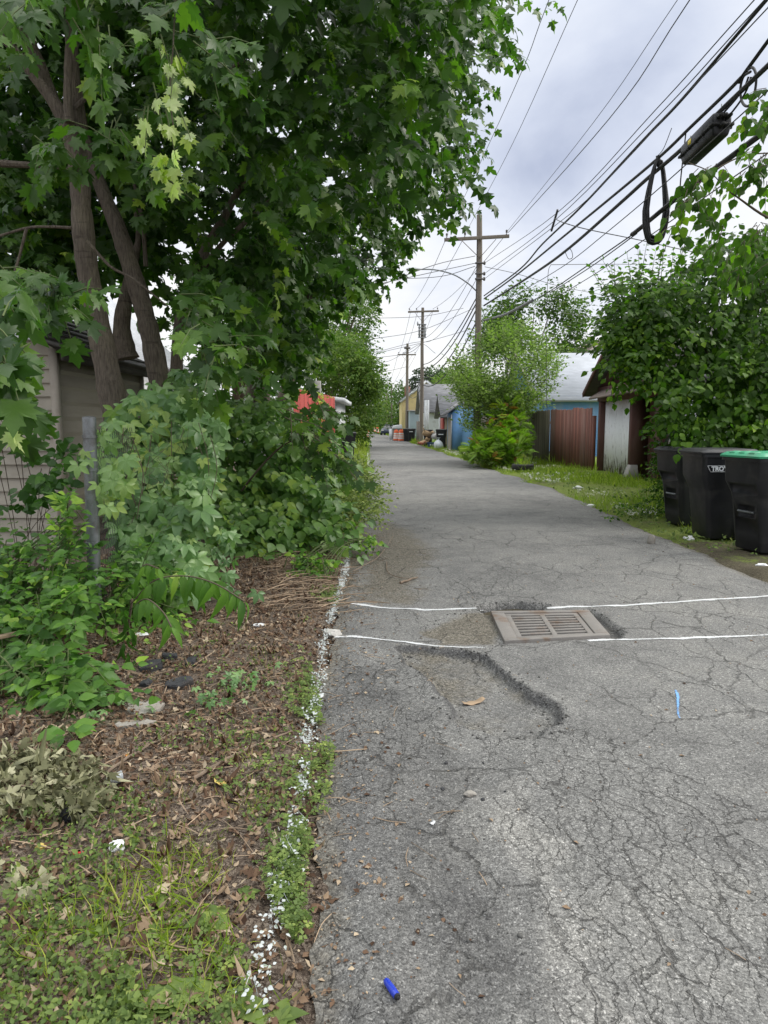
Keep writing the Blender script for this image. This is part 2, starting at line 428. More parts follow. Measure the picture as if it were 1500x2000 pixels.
def grid_mesh(name, X, Yg, Z, mat, attrs=None):
    nr, nc = X.shape
    V = np.stack([X, Yg, Z], -1).reshape(-1, 3)
    i = np.arange(nr - 1)[:, None] * nc + np.arange(nc - 1)[None]
    q = np.stack([i, i + 1, i + nc + 1, i + nc], -1).reshape(-1)
    me = raw_mesh(name, V, q, np.arange(0, len(q), 4), mat, None, True)
    for k, a in (attrs or {}).items():
        at_ = me.attributes.new(k, 'FLOAT', 'POINT'); at_.data.foreach_set('value', a.ravel().astype(np.float32))
    return link(name, me)
ys = np.concatenate([np.arange(-2.5, 1.3, .2), np.arange(1.3, 6.5, .02), np.geomspace(6.5, 220, 330)])
def road_mat():
    m, nt, out = newmat('asphalt'); n = N(nt); v = pos(n)
    A = lambda k: n('Attribute', attribute_name=k).outputs['Fac']
    dirt, dark, worn, crk = A('dirt'), A('dark'), A('worn'), A('crack')
    wv = n('TexNoise', {'Vector': v, 'Scale': 4.5, 'Detail': 7., 'Roughness': .62}).outputs['Color']
    wv2 = n('VectorMath', {0: wv, 1: (.5, .5, .5)}, operation='SUBTRACT').outputs[0]
    vd = n('VectorMath', {0: v, 1: n('VectorMath', {0: wv2, 'Scale': .22}, operation='SCALE').outputs[0]}, operation='ADD').outputs[0]
    flat = lambda s, rz=0.: n('Mapping', {'Vector': vd, 'Scale': s, 'Rotation': (0, 0, rz)}).outputs[0]
    def crack(s, scale, rz, w):
        vo = n('TexVoronoi', {'Vector': flat(s, rz), 'Scale': scale}, voronoi_dimensions='2D', feature='DISTANCE_TO_EDGE').outputs['Distance']
        return n.smooth(n.math('DIVIDE', vo, n.math('ADD', n.math('MULTIPLY', n.noise(v, 3.3, 4, .6), 2.6), -.35)), 0.0, w, 1.0, 0.0)
    k1 = crack((1.55, .46, 1), 6.2, .30, .026); k2 = crack((1, .8, 1), 1.2, .2, .013); k3 = crack((1.2, .7, 1), 13.5, .5, .04)
    mk = n.noise(v, 1.7, 4)
    c1 = n.math('MULTIPLY', k1, n.smooth(n.math('ADD', crk, n.math('MULTIPLY', mk, .8)), .85, 1.35))
    c3 = n.math('MULTIPLY', n.math('MULTIPLY', k3, .6), n.smooth(n.math('ADD', crk, n.noise(v, 2.3, 3)), 1.25, 1.5))
    c2 = n.math('MULTIPLY', k2, n.smooth(n.noise(v, .9, 3), .42, .56, 0, .85))
    k4 = crack((1.1, .7, 1), 2.6, .45, .026); c4 = n.math('MULTIPLY', k4, n.smooth(n.noise(v, .6, 4), .42, .58, 0, .85))
    cr = n.math('MAXIMUM', n.math('MAXIMUM', n.math('MAXIMUM', c1, c2), c3), c4)
    nearw = n.noise(v, 24., 2); cr = n.math('MULTIPLY', cr, n.smooth(nearw, .28, .58, .2, 1.0))
    # aggregate
    vo = n('TexVoronoi', {'Vector': v, 'Scale': 130.}); st = vo.outputs['Color']; sr = n('SeparateColor', {0: st}).outputs[0]
    vo2 = n('TexVoronoi', {'Vector': v, 'Scale': 260.}); s2 = n('SeparateColor', {0: vo2.outputs['Color']}).outputs[1]
    base = n.ramp(n.math('ADD', n.math('MULTIPLY', sr, .5), n.math('MULTIPLY', s2, .5)), [(.12, (.08, .079, .077)), (.42, (.146, .144, .139)), (.62, (.192, .19, .183)), (.80, (.25, .246, .237)), (.92, (.37, .364, .35)), (1, (.52, .51, .49))])
    big = n.noise(v, .55, 6, .6); mid = n.noise(v, 3.5, 5, .6)
    base = n.mix(1.0, base, n.ramp(n.math('ADD', n.math('MULTIPLY', big, .6), n.math('MULTIPLY', mid, .4)), [(.34, (.66, .66, .67)), (.5, (1, 1, 1)), (.66, (1.25, 1.24, 1.21))]), 'MULTIPLY')
    base = n.mix(A('tone'), base, n.mix(1.0, base, (.60, .60, .61), 'MULTIPLY'))
    base = n.mix(n.math('MULTIPLY', n.smooth(n.math('ADD', worn, n.math('MULTIPLY', n.math('SUBTRACT', n.noise(v, 9, 6, .65), .5), 1.2)), .35, .7), .5), base, n.mix(1.0, base, (1.5, 1.48, 1.45), 'MULTIPLY'))
    dkf = n.smooth(n.math('ADD', dark, n.math('MULTIPLY', n.math('SUBTRACT', n.noise(v, 38, 6, .7), .5), 1.1)), .30, .72)
    base = n.mix(n.math('MULTIPLY', dkf, .75), base, n.mix(1.0, base, (.40, .40, .42), 'MULTIPLY'))
    soil = n.ramp(n.math('ADD', n.math('MULTIPLY', n.noise(v, 45, 6, .7), .6), n.math('MULTIPLY', sr, .4)), [(.25, (.045, .040, .033)), (.5, (.125, .112, .09)), (.75, (.27, .25, .21))])
    df = n.smooth(n.math('ADD', n.math('MULTIPLY', dirt, .8), n.math('MULTIPLY', n.noise(v, 13, 6, .65), .5)), .42, .80)
    base = n.mix(df, base, soil)
    base = n.mix(n.math('MULTIPLY', cr, .72), base, (.045, .043, .04))
    bs = n('BsdfPrincipled', {'Base Color': base, 'Roughness': .88, 'Specular IOR Level': .25})
    h = n.math('ADD', n.math('MULTIPLY', vo.outputs['Distance'], -.5), n.math('MULTIPLY', n.noise(v, 160, 3), .5))
    h = n.math('ADD', h, n.math('MULTIPLY', n.noise(v, 28, 4), .8)); h = n.math('SUBTRACT', h, n.math('MULTIPLY', cr, 1.9))
    bp = n('Bump', {'Height': h, 'Strength': .8, 'Distance': .008}); nt.links.new(bp.outputs[0], bs.inputs['Normal'])
    nt.links.new(bs.outputs[0], out.inputs[0]); return m
nc = 190; s_ = np.linspace(0, 1, nc)[None]; Yg = np.repeat(ys[:, None], nc, 1); X = xle(Yg) + (xre(Yg) - xle(Yg)) * s_
Z, dirt, dark, worn, crk, tone = road_fields(X, Yg)
# cut the drain opening: sink the surface under the grate
gx, gy = [c[0] for c in CG], [c[1] for c in CG]
ing = sdist(X, Yg, [(c[0], c[1]) for c in CG]); Z = Z - .30 * sstep(ing, .02, .06)
tag(grid_mesh('road', X, Yg, Z, road_mat(), dict(dirt=dirt, dark=dark, worn=worn, crack=crk, tone=tone)), kind='structure')

# ---- soil and grass
def soil_mat(name, soil_stops, green=None, gthr=(.5, .62), gscale=1.2, fary=None):
    m, nt, out = newmat(name); n = N(nt); v = pos(n)
    a = n.noise(v, 34, 8, .75); vo = n('TexVoronoi', {'Vector': n('VectorMath', {0: v, 1: n('VectorMath', {0: n('TexNoise', {'Vector': v, 'Scale': 60., 'Detail': 3.}).outputs['Color'], 'Scale': .03}, operation='SCALE').outputs[0]}, operation='ADD').outputs[0], 'Scale': 120.}); sr = n('SeparateColor', {0: vo.outputs['Color']}).outputs[0]
    b = n.noise(v, 1.3, 5, .6)
    base = n.ramp(n.math('ADD', n.math('MULTIPLY', a, .55), n.math('MULTIPLY', sr, .45)), soil_stops)
    base = n.mix(1.0, base, n.ramp(b, [(.3, .65), (.5, 1.0), (.7, 1.25)]), 'MULTIPLY')
    if green is not None:
        gc = n.ramp(n.noise(v, 60, 5, .7), green)
        gm = n.math('ADD', n.math('MULTIPLY', n.noise(v, gscale, 5, .6), .7), n.math('MULTIPLY', n.noise(v, 14, 4), .3))
        if fary: gm = n.math('SUBTRACT', gm, n.smooth(n('SeparateXYZ', {0: v}).outputs[1], fary[0], fary[1], .22, 0))
        base = n.mix(n.smooth(gm, *gthr), base, gc)
    bs = n('BsdfPrincipled', {'Base Color': base, 'Roughness': .95, 'Specular IOR Level': .15})
    h = n.math('ADD', a, n.math('MULTIPLY', vo.outputs['Distance'], .6))
    bp = n('Bump', {'Height': h, 'Strength': 1., 'Distance': .02}); nt.links.new(bp.outputs[0], bs.inputs['Normal'])
    nt.links.new(bs.outputs[0], out.inputs[0]); return m
SOIL = [(.25, (.055, .040, .031)), (.45, (.145, .110, .086)), (.62, (.25, .20, .16)), (.85, (.38, .32, .26))]
GRN = [(.3, (.05, .06, .025)), (.5, (.10, .125, .05)), (.72, (.19, .21, .10))]
m_soil = soil_mat('leaf_soil', SOIL, GRN, (.56, .66), 1.1); m_grassy = soil_mat('grass_soil', [(.25, (.05, .045, .03)), (.6, (.15, .13, .09))], [(.3, (.075, .105, .024)), (.5, (.17, .225, .05)), (.72, (.32, .36, .11))], (.34, .46), .8, (6.5, 11))
def verge_z(d, x, Y, side):
    if side < 0: return -.045 + .065 * sstep(d, 0, .3) + .10 * sstep(d, .3, 2.6) + (.05 * fbm(x * 1.1, Y * 1.1, 4) + .018 * fbm(x * 7, Y * 7, 3)) * sstep(d, 0, .5)
    return -.045 + .05 * sstep(d, 0, .25) + .06 * sstep(d, .3, 3) + (.045 * fbm(x * .9, Y * .9, 4) + .014 * fbm(x * 6, Y * 6, 3)) * sstep(d, 0, .5)
def lz(x, Y):
    x = np.asarray(x, float); Y = np.asarray(Y, float); return verge_z(np.maximum(xle(Y) + .06 - x, 0), x, Y, -1)
def rz_(x, Y):
    x = np.asarray(x, float); Y = np.asarray(Y, float); return verge_z(np.maximum(x - xre(Y) + .06, 0), x, Y, 1)
yv = np.concatenate([np.arange(-3, 1.2, .3), np.arange(1.2, 8, .04), np.geomspace(8, 60, 120)])
dv = np.concatenate([np.linspace(0, .5, 14), np.linspace(.55, 3, 50), np.geomspace(3.2, 14, 16)])
Yg = np.repeat(yv[:, None], len(dv), 1); X = xle(Yg) + .06 - dv[None]
tag(grid_mesh('dirt_verge', X[:, ::-1], Yg, lz(X, Yg)[:, ::-1], m_soil), kind='structure')
Yg = np.repeat(yv[:, None], len(dv), 1); X = xre(Yg) - .06 + dv[None]
tag(grid_mesh('grass_verge', X, Yg, rz_(X, Yg), m_grassy), kind='structure')
bxs = np.linspace(-420, 420, 40); bys = np.linspace(-60, 900, 40); Xb, Yb = np.meshgrid(bxs, bys)
tag(grid_mesh('ground', Xb, Yb, np.full_like(Xb, -.07), m_grassy), kind='structure')

# ---- marking paint on the asphalt
def paint_mat(name, c, thr=(.44, .56)):
    m, nt, out = newmat(name); n = N(nt); v = pos(n)
    t = n('Attribute', attribute_name='tint').outputs['Fac']
    k = n.math('ADD', n.math('MULTIPLY', n.noise(v, 95, 6, .75), .6), n.math('MULTIPLY', n.noise(v, 5, 5, .65), .4))
    k = n.math('ADD', k, n.math('MULTIPLY', n.math('SUBTRACT', t, .5), .55))
    bs = n('BsdfPrincipled', {'Base Color': c, 'Roughness': .7}); tr = n('BsdfTransparent')
    mx = n('MixShader', {0: n.smooth(k, *thr), 1: tr.outputs[0], 2: bs.outputs[0]}); nt.links.new(mx.outputs[0], out.inputs[0]); return m
m_white = paint_mat('marking_paint', (.60, .61, .62, 1)); m_blue = paint_mat('blue_chalk', (.16, .36, .70, 1), (.50, .66))
def strip(name, px, width, mat, zf, lift=.004, step=.02, wob=.02, fade=None):
    P = np.array([gr(u, v)[:2] for u, v in px]); seg = np.hypot(*np.diff(P, axis=0).T); s = np.concatenate([[0], np.cumsum(seg)])
    t = np.arange(0, s[-1], step); x = np.interp(t, s, P[:, 0]); y = np.interp(t, s, P[:, 1])
    dx = np.gradient(x); dy = np.gradient(y); l = np.hypot(dx, dy); nx, ny = -dy / l, dx / l
    o = wob * fbm(t * 3, t * 0 + P[0, 0], 3); x = x + nx * o; y = y + ny * o
    ks = np.array([-2.2, -1, -.5, 0, .5, 1, 2.2]); kt = np.array([.25, .42, .68, .82, .68, .42, .25]); width = width * (1 + .8 * fbm(t * 4, t * 0 + 8, 3))[:, None]; X = x[:, None] + nx[:, None] * ks * width / 2; Y = y[:, None] + ny[:, None] * ks * width / 2
    Z = np.maximum(zf(X.ravel(), Y.ravel()).reshape(X.shape), -.02) + lift
    T = np.repeat(kt[None], len(t), 0) * (.9 + .55 * fbm(t * 2.2, t * 0 + 3, 4))[:, None]
    if fade is not None: T = T * np.interp(t / s[-1], *fade)[:, None]
    return tag(grid_mesh(name, X, Y, Z, mat, dict(tint=T)), kind='structure')
rzf = lambda x, y: road_z(x, y)
strip('road_marking', [(683, 1180), (740, 1188), (830, 1194), (945, 1188)], .04, m_white, rzf)
strip('road_marking', [(1068, 1187), (1120, 1183), (1250, 1179), (1380, 1171), (1520, 1163)], .048, m_white, rzf)
strip('road_marking', [(655, 1240), (740, 1250), (830, 1262), (960, 1267), (1010, 1267)], .034, m_white, rzf, fade=([0, .5, .7, 1], [1.1, .95, .7, .6]))
strip('road_marking', [(1150, 1252), (1200, 1247), (1330, 1244), (1520, 1239)], .04, m_white, rzf)
strip('road_marking', [(1316, 1346), (1322, 1360), (1330, 1385), (1333, 1405)], .02, m_blue, rzf, wob=.03, fade=([0, .4, .6, 1], [.92, 1., .8, .95]))
LINE = [(490, 2060), (505, 1960), (520, 1860), (545, 1750), (568, 1650), (585, 1570), (594, 1500), (600, 1430), (618, 1370), (625, 1320), (632, 1260), (645, 1210), (662, 1160), (676, 1100), (688, 1040)]
strip('road_marking', LINE, .06, m_white, lambda x, y: np.maximum(lz(x, y), road_z(x, y)), lift=.012, wob=.03, fade=([0, .1, .25, .4, .5, .6, .72, .8, 1], [.4, .45, .4, .4, .6, .85, .95, .85, .6]))
strip('road_marking', [(718, 930), (719, 905), (718, 880), (717, 860)], .08, m_white, lambda x, y: np.maximum(lz(x, y), road_z(x, y)), lift=.01, step=.1)
# ================================================================== shared materials
m_galv = basic('galvanised_steel', (.25, .265, .28), .45, .35, 14, .08, 90, metal=.8, dirt=(.10, .09, .08), dirt_amt=.7, dscale=6)
m_castiron = basic('drain_iron', (.21, .195, .18), .75, .3, 16, .5, 120, dirt=(.15, .095, .06), dirt_amt=.75, dscale=5)
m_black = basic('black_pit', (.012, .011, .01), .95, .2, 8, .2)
m_tan = basic('tan_siding', (.37, .335, .28), .75, .12, 5, .25, 70, (1, .25, 2.5), dirt=(.25, .22, .18), dirt_amt=.5, dscale=1.4)
m_tantrim = basic('tan_trim', (.36, .32, .27), .7, .12, 6, .1, dirt=(.2, .17, .14), dirt_amt=.4)
def bark(name, c):
    m, nt, out = newmat(name); n = N(nt); v = pos(n, (1, 1, .13)); v2 = pos(n); c = np.array(c)
    rid = n.noise(v, 75, 5, .6, .2); big = n.noise(v2, 3.2, 5, .6); ring = n.noise(pos(n, (.4, .4, 3)), 9, 3)
    base = n.ramp(rid, [(.3, tuple(c * .5)), (.45, tuple(c * .85)), (.6, tuple(c * 1.1)), (.78, tuple(c * 1.4))])
    base = n.mix(n.smooth(big, .42, .68, 0, .6), base, n.mix(1.0, base, (1.35, 1.4, 1.25), 'MULTIPLY')); base = n.mix(n.smooth(ring, .60, .72, 0, .6), base, tuple(c * .4))
    bs = n('BsdfPrincipled', {'Base Color': base, 'Roughness': .9, 'Specular IOR Level': .2})
    bp = n('Bump', {'Height': rid, 'Strength': 1., 'Distance': .03}); nt.links.new(bp.outputs[0], bs.inputs['Normal']); nt.links.new(bs.outputs[0], out.inputs[0]); return m
m_bark = bark('maple_bark', (.145, .12, .097))
m_twig = basic('twig_bark', (.11, .085, .06), .9, .3, 20, .2)
m_greenstem = basic('green_stem', (.09, .12, .04), .8, .3, 20, .1)
m_pole = basic('weathered_pole', (.20, .17, .14), .9, .3, 8, .6, 45, (1, 1, .07), dirt=(.09, .075, .06), dirt_amt=.6, dscale=1.5)
m_cable = basic('cable_black', (.018, .018, .02), .55, .2, 10, 0)
m_wire = basic('wire_grey', (.06, .06, .065), .6, .2, 10, 0)
m_lash = basic('cable_grey', (.16, .165, .17), .6, .2, 10, 0)
m_bin = basic('bin_plastic', (.0105, .011, .0145), .5, .25, 5, .12, 140, world=False, dirt=(.05, .047, .043), dirt_amt=.45, dscale=3.2, spec=.5)
m_lid = basic('green_lid', (.045, .33, .175), .42, .12, 6, .05, 120, world=False, dirt=(.12, .2, .15), dirt_amt=.4)
m_bindark = basic('bin_hollow', (.006, .006, .008), .8, .2, 5, 0)
m_logo = basic('white_print', (.72, .74, .76), .6, .1, 20, 0)
m_brown = basic('brown_paint', (.095, .042, .036), .75, .22, 5, .25, 60, (1, 1, .3), dirt=(.16, .11, .09), dirt_amt=.35, dscale=2)
m_brownfence = basic('brown_boards', (.185, .078, .062), .8, .25, 4, .3, 60, (1, 1, .15), dirt=(.2, .15, .13), dirt_amt=.45, dscale=1.2, tintvar=.3)
m_greyfence = basic('weathered_boards', (.19, .165, .14), .9, .25, 5, .4, 60, (1, 1, .12), dirt=(.08, .07, .06), dirt_amt=.6, dscale=1.5, tintvar=.3)
m_redfence = basic('red_boards', (.36, .055, .045), .75, .25, 4, .25, 60, (1, 1, .2), dirt=(.18, .05, .04), dirt_amt=.5, tintvar=.3)
m_whitedoor = basic('peeling_white', (.74, .76, .78), .6, .06, 5, .15, 60, (1, 1, .2), dirt=(.12, .08, .06), dirt_amt=.0, tintvar=.08)
m_concrete = basic('concrete', (.30, .29, .27), .9, .2, 5, .4, 50, dirt=(.14, .13, .11), dirt_amt=.6)
m_whitewall = basic('white_wall', (.62, .64, .66), .8, .08, 4, .2, dirt=(.35, .35, .33), dirt_amt=.5)
m_blue = basic('blue_siding', (.14, .30, .56), .7, .12, 3, .2, 60, (1, 1, .4), dirt=(.30, .38, .48), dirt_amt=.5, dscale=1.2)
m_lblue = basic('light_blue_siding', (.20, .40, .66), .7, .12, 3, .2, dirt=(.34, .42, .5), dirt_amt=.4)
m_bluegrey = basic('blue_grey_siding', (.36, .44, .48), .75, .1, 3, .2)
m_yellow = basic('yellow_siding', (.62, .50, .24), .75, .1, 3, .2, dirt=(.45, .37, .22), dirt_amt=.4)
m_stucco = basic('tan_stucco', (.44, .38, .28), .9, .15, 5, .4, dirt=(.28, .24, .18), dirt_amt=.5)
m_beige = basic('beige_boards', (.36, .32, .28), .8, .15, 4, .2, 60, (.3, .3, 1))
m_red = basic('red_door', (.33, .05, .035), .6, .15, 5, .1)
m_orange = basic('barricade_orange', (.75, .14, .05), .6, .1, 8, .05, dirt=(.35, .12, .06), dirt_amt=.35)
m_reflect = basic('barricade_white', (.75, .74, .72), .5, .1, 8, .05, dirt=(.45, .4, .38), dirt_amt=.4)
m_cardboard = basic('cardboard', (.42, .29, .17), .85, .15, 8, .1)
m_plasticbag = basic('white_bag', (.62, .66, .70), .4, .12, 12, .3, 14)
m_bluebin = basic('recycling_blue', (.03, .07, .20), .5, .2, 6, .05)
m_metalbox = basic('grey_metal', (.30, .31, .32), .55, .15, 8, .1)
m_rubber = basic('tyre_rubber', (.022, .022, .022), .8, .3, 12, .3)
def shingle(name, c, var=.25, pitch=.14):
    m, nt, out = newmat(name); n = N(nt); v = pos(n)
    s = n('SeparateXYZ', {0: v}); z = n.math('DIVIDE', s.outputs[2], pitch * .55); row = n.math('FLOOR', z); fr = n.math('FRACT', z)
    hx = n('CombineXYZ', {0: n.math('FLOOR', n.math('ADD', n.math('DIVIDE', n.math('ADD', s.outputs[0], s.outputs[1]), .30), n.math('MULTIPLY', row, .5))), 1: row, 2: 0.}).outputs[0]
    wn = n('TexWhiteNoise', {'Vector': hx}, noise_dimensions='3D').outputs['Value']
    c = np.array(c, float); base = n.mix(wn, tuple(c * (1 - var)), tuple(np.minimum(c * (1 + var), .9)))
    base = n.mix(n.smooth(n.noise(v, 1.1, 6, .6), .35, .7, 0, .5), base, tuple(c * .7))
    base = n.mix(n.smooth(fr, .80, .97, 0, .65), base, tuple(c * .3))
    base = n.mix(n.smooth(n.noise(v, 130, 3), .4, .7, 0, .25), base, tuple(np.minimum(c * 1.5, .9)))
    bs = n('BsdfPrincipled', {'Base Color': base, 'Roughness': .9}); nt.links.new(bs.outputs[0], out.inputs[0]); return m
m_shgrey = shingle('grey_shingles', (.21, .21, .225)); m_shdark = shingle('dark_shingles', (.055, .05, .046)); m_shlight = shingle('light_shingles', (.47, .49, .53), .08)
m_shbrown = shingle('brown_shingles', (.20, .16, .14))

def spl(pts, k=6):
    P = [np.array(p, float) for p in pts]; P = [2 * P[0] - P[1]] + P + [2 * P[-1] - P[-2]]; out = []
    for i in range(1, len(P) - 2):
        for j in range(k):
            t = j / k; a, b, c, d = P[i - 1:i + 3]
            out.append(.5 * (2 * b + (c - a) * t + (2 * a - 5 * b + 4 * c - d) * t * t + (3 * b - a - 3 * c + d) * t ** 3))
    out.append(P[-2]); return out
def spr(r, m, k=6): 
    return list(np.interp(np.linspace(0, m - 1, (m - 1) * k + 1), range(m), r))
def clap(mb, p0, p1, z0, z1, pitch=.11, lip=.014, top=None):
    """lapped boards from p0 to p1; outside is to the RIGHT of p0->p1. top(s, z): optional gable line giving max s-range per height"""
    p0 = np.array(p0, float); p1 = np.array(p1, float); d = p1 - p0; L = np.linalg.norm(d); d /= L; nx = np.array((d[1], -d[0]))
    z = z0
    while z < z1 - 1e-6:
        zt = min(z + pitch, z1); a, b = (0, L) if top is None else top(z, L); a2, b2 = (0, L) if top is None else top(zt, L)
        if b - a < .02: break
        q = lambda s, k: tuple(p0 + d * s + nx * k)
        mb.cur = random.random()
        mb.add([q(a, lip) + (z,), q(b, lip) + (z,), q(b2, .002) + (zt,), q(a2, .002) + (zt,)], [(0, 1, 2, 3)])
        mb.add([q(a, 0) + (z,), q(b, 0) + (z,), q(b, lip) + (z,), q(a, lip) + (z,)], [(0, 1, 2, 3)])
        z = zt
    mb.cur = .5
def boards(mb, p0, p1, z0, ztop, w=.14, gap=.008, th=.02, jz=.02, zb=None):
    p0 = np.array(p0, float); p1 = np.array(p1, float); L = np.linalg.norm(p1 - p0); d = (p1 - p0) / L; nn = np.array((d[1], -d[0])); s = 0
    while s < L:
        e = min(s + w * random.uniform(.85, 1.15), L); mb.cur = random.random(); o = nn * random.uniform(-.004, .004)
        zt = (ztop(s / L) if callable(ztop) else ztop) + random.uniform(-jz, jz); zz0 = (z0(s / L) if callable(z0) else z0) + random.uniform(0, jz)
        a = p0 + d * s + o; b = p0 + d * (e - gap) + o
        mb.hexa([tuple(a) + (zz0,), tuple(b) + (zz0,), tuple(b + nn * th) + (zz0,), tuple(a + nn * th) + (zz0,)], [tuple(a) + (zt,), tuple(b) + (zt,), tuple(b + nn * th) + (zt,), tuple(a + nn * th) + (zt,)])
        s = e
    mb.cur = .5

# ================================================================== storm drain
t = thing('storm_drain', 'rusty square storm drain grate set in the broken asphalt between the white lines', 'drain grate', (sum(gx) / 4, sum(gy) / 4, 0))
c00, c10, c11, c01 = [np.array(c[:2]) for c in (CG[3], CG[2], CG[1], CG[0])]     # near-left, near-right, far-right, far-left
def bl(s, q): return (c00 * (1 - s) + c10 * s) * (1 - q) + (c01 * (1 - s) + c11 * s) * q
def gbox(mb, s0, s1, q0, q1, z0, z1):
    b = [tuple(bl(*k)) for k in ((s0, q0), (s1, q0), (s1, q1), (s0, q1))]; mb.hexa([k + (z0,) for k in b], [k + (z1,) for k in b])
zg = .012
fr = MB()
gbox(fr, 0, 1, 0, .075, -.10, zg + .01); gbox(fr, 0, 1, .925, 1, -.10, zg + .01); gbox(fr, 0, .13, .0755, .9245, -.10, zg + .0085); gbox(fr, .87, 1, .0755, .9245, -.10, zg + .0085)
fr.build('frame', m_castiron, t, bevel=.006)
gt = MB()
gbox(gt, .132, .868, .08, .145, -.03, zg); gbox(gt, .132, .868, .86, .92, -.03, zg); gbox(gt, .132, .185, .1455, .8595, -.03, zg - .001); gbox(gt, .815, .868, .1455, .8595, -.03, zg - .001); gbox(gt, .475, .525, .1455, .8595, -.03, zg - .001)
for k in range(8):
    q = .1455 + (.714) * k / 7.55
    if k: gbox(gt, .1855, .4745, q - .028, q + .012, -.03, zg - .003); gbox(gt, .5255, .8145, q - .028, q + .012, -.03, zg - .003)
gt.build('grille', m_castiron, t, bevel=.003)
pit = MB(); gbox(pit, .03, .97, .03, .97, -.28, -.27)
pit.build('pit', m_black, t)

# ================================================================== wheelie bins
def rr(hx, hy, r, z, cx=0, cy=0, k=4):
    P = []
    for i, (sx, sy) in enumerate(((1, 1), (-1, 1), (-1, -1), (1, -1))):
        for j in range(k + 1):
            a = math.pi / 2 * (i + j / k); P.append((cx + sx * (hx - r) + r * math.cos(a), cy + sy * (hy - r) + r * math.sin(a), z))
    return P
def boolean(o, cutters):
    for c in cutters:
        m = o.modifiers.new('cut', 'BOOLEAN'); m.operation = 'DIFFERENCE'; m.object = c; m.solver = 'EXACT'
    dg = bpy.context.evaluated_depsgraph_get(); me = bpy.data.meshes.new_from_object(o.evaluated_get(dg)); o.modifiers.clear(); old = o.data; o.data = me
    bpy.data.meshes.remove(old)
    for c in cutters: bpy.data.objects.remove(c)
def make_bin(label, group, lidmat=m_bin, lift=True, H=1.08, w=1.0, hinge=True, logo=None, bump=True):
    """local axes: front (opening edge, lift bar) towards -X, wheels at +X; local Y across"""
    t = thing('wheelie_bin', label, 'bin', (0, 0, 0), 0, group)
    W = .30 * w; D = .35
    b = MB()
    b.loft([rr(D * .70, W * .74, .05, 0, .04), rr(D * .72, W * .76, .06, .02, .04), rr(D * .83, W * .86, .06, .60, .02), rr(D * .86, W * .88, .06, .66, .015), rr(D * .99, W * .985, .06, .80), rr(D * 1.02, W * 1.02, .06, H - .05),
            rr(D * 1.09, W * 1.10, .06, H - .048), rr(D * 1.09, W * 1.10, .06, H - .012), rr(D * 1.0, W * 1.02, .05, H - .010)])
    o = b.build('body', m_bin, t, smooth=True, local=True, auto=28)
    if lift:
        cs = []
        for lo, hi in (((-.6, -.20 * w, .66), (-D * .80, .20 * w, .765)), ((-.6, -.13 * w, .38), (-D * .62, .13 * w, .53)), ((-.6, -.17 * w, -.1), (-D * .655, .17 * w, .375))):
            c = MB(); c.box(lo, hi); cs.append(c.build('cutter', m_bindark, None))
        boolean(o, cs)
        o.data.materials.clear(); o.data.materials.append(m_bin)
        lb = MB(); lb.tube([(-D * .74, -.125 * w, .45), (-D * .74, .125 * w, .45)], .014, 8); lb.build('lift_bar', m_galv, t, smooth=True, local=True)
    l = MB(); zl = H - .008
    l.loft([rr(D * 1.11, W * 1.12, .05, zl, -.01), rr(D * 1.12, W * 1.13, .06, zl + .022, -.01), rr(D * 1.09, W * 1.10, .06, zl + .03, -.01), rr(D * .98, W * .99, .06, zl + .058, -.005), rr(D * .90, W * .9, .05, zl + .062)])
    lo_ = l.build('lid', lidmat, t, smooth=True, local=True, auto=25)
    if bump:
        r = MB()
        for y in (-.155 * w, 0.0, .155 * w):
            r.hexa([(-D * 1.065, y - .055 * w, zl + .028), (-D * .80, y - .05 * w, zl + .055), (-D * .80, y + .05 * w, zl + .055), (-D * 1.065, y + .055 * w, zl + .028)], [(-D * 1.04, y - .04 * w, zl + .062), (-D * .8, y - .04 * w, zl + .072), (-D * .8, y + .04 * w, zl + .072), (-D * 1.04, y + .04 * w, zl + .062)])
        r.build('lid_rib', lidmat, t, bevel=.006, local=True)
    if hinge:
        h = MB(); h.tube([(D * 1.14, -W * .9, H - .02), (D * 1.14, W * .9, H - .02)], .016, 8)
        for y in (-W * .8, W * .8): h.box((D * .99, y - .02, H - .06), (D * 1.15, y + .02, H - .012))
        h.build('handle', m_bin, t, smooth=True, local=True)
    for y in (-W * .92, W * .92):
        wl = MB(); wl.tube([(D * .80, y - .028, .125), (D * .80, y + .028, .125)], .125, 18); wl.build('wheel', m_rubber, t, smooth=True, local=True)
    return t
def text(name, body, size, mat, parent, loc, rot, bold=.0, ext=.0015):
    cu = bpy.data.curves.new(name, 'FONT'); cu.body = body; cu.size = size; cu.extrude = ext; cu.offset = bold; cu.align_x = 'CENTER'; cu.align_y = 'CENTER'
    cu.materials.append(mat); o = bpy.data.objects.new(name, cu); COL.objects.link(o)
    if parent is not None: o.parent = parent
    o.location = loc; o.rotation_euler = rot; return o
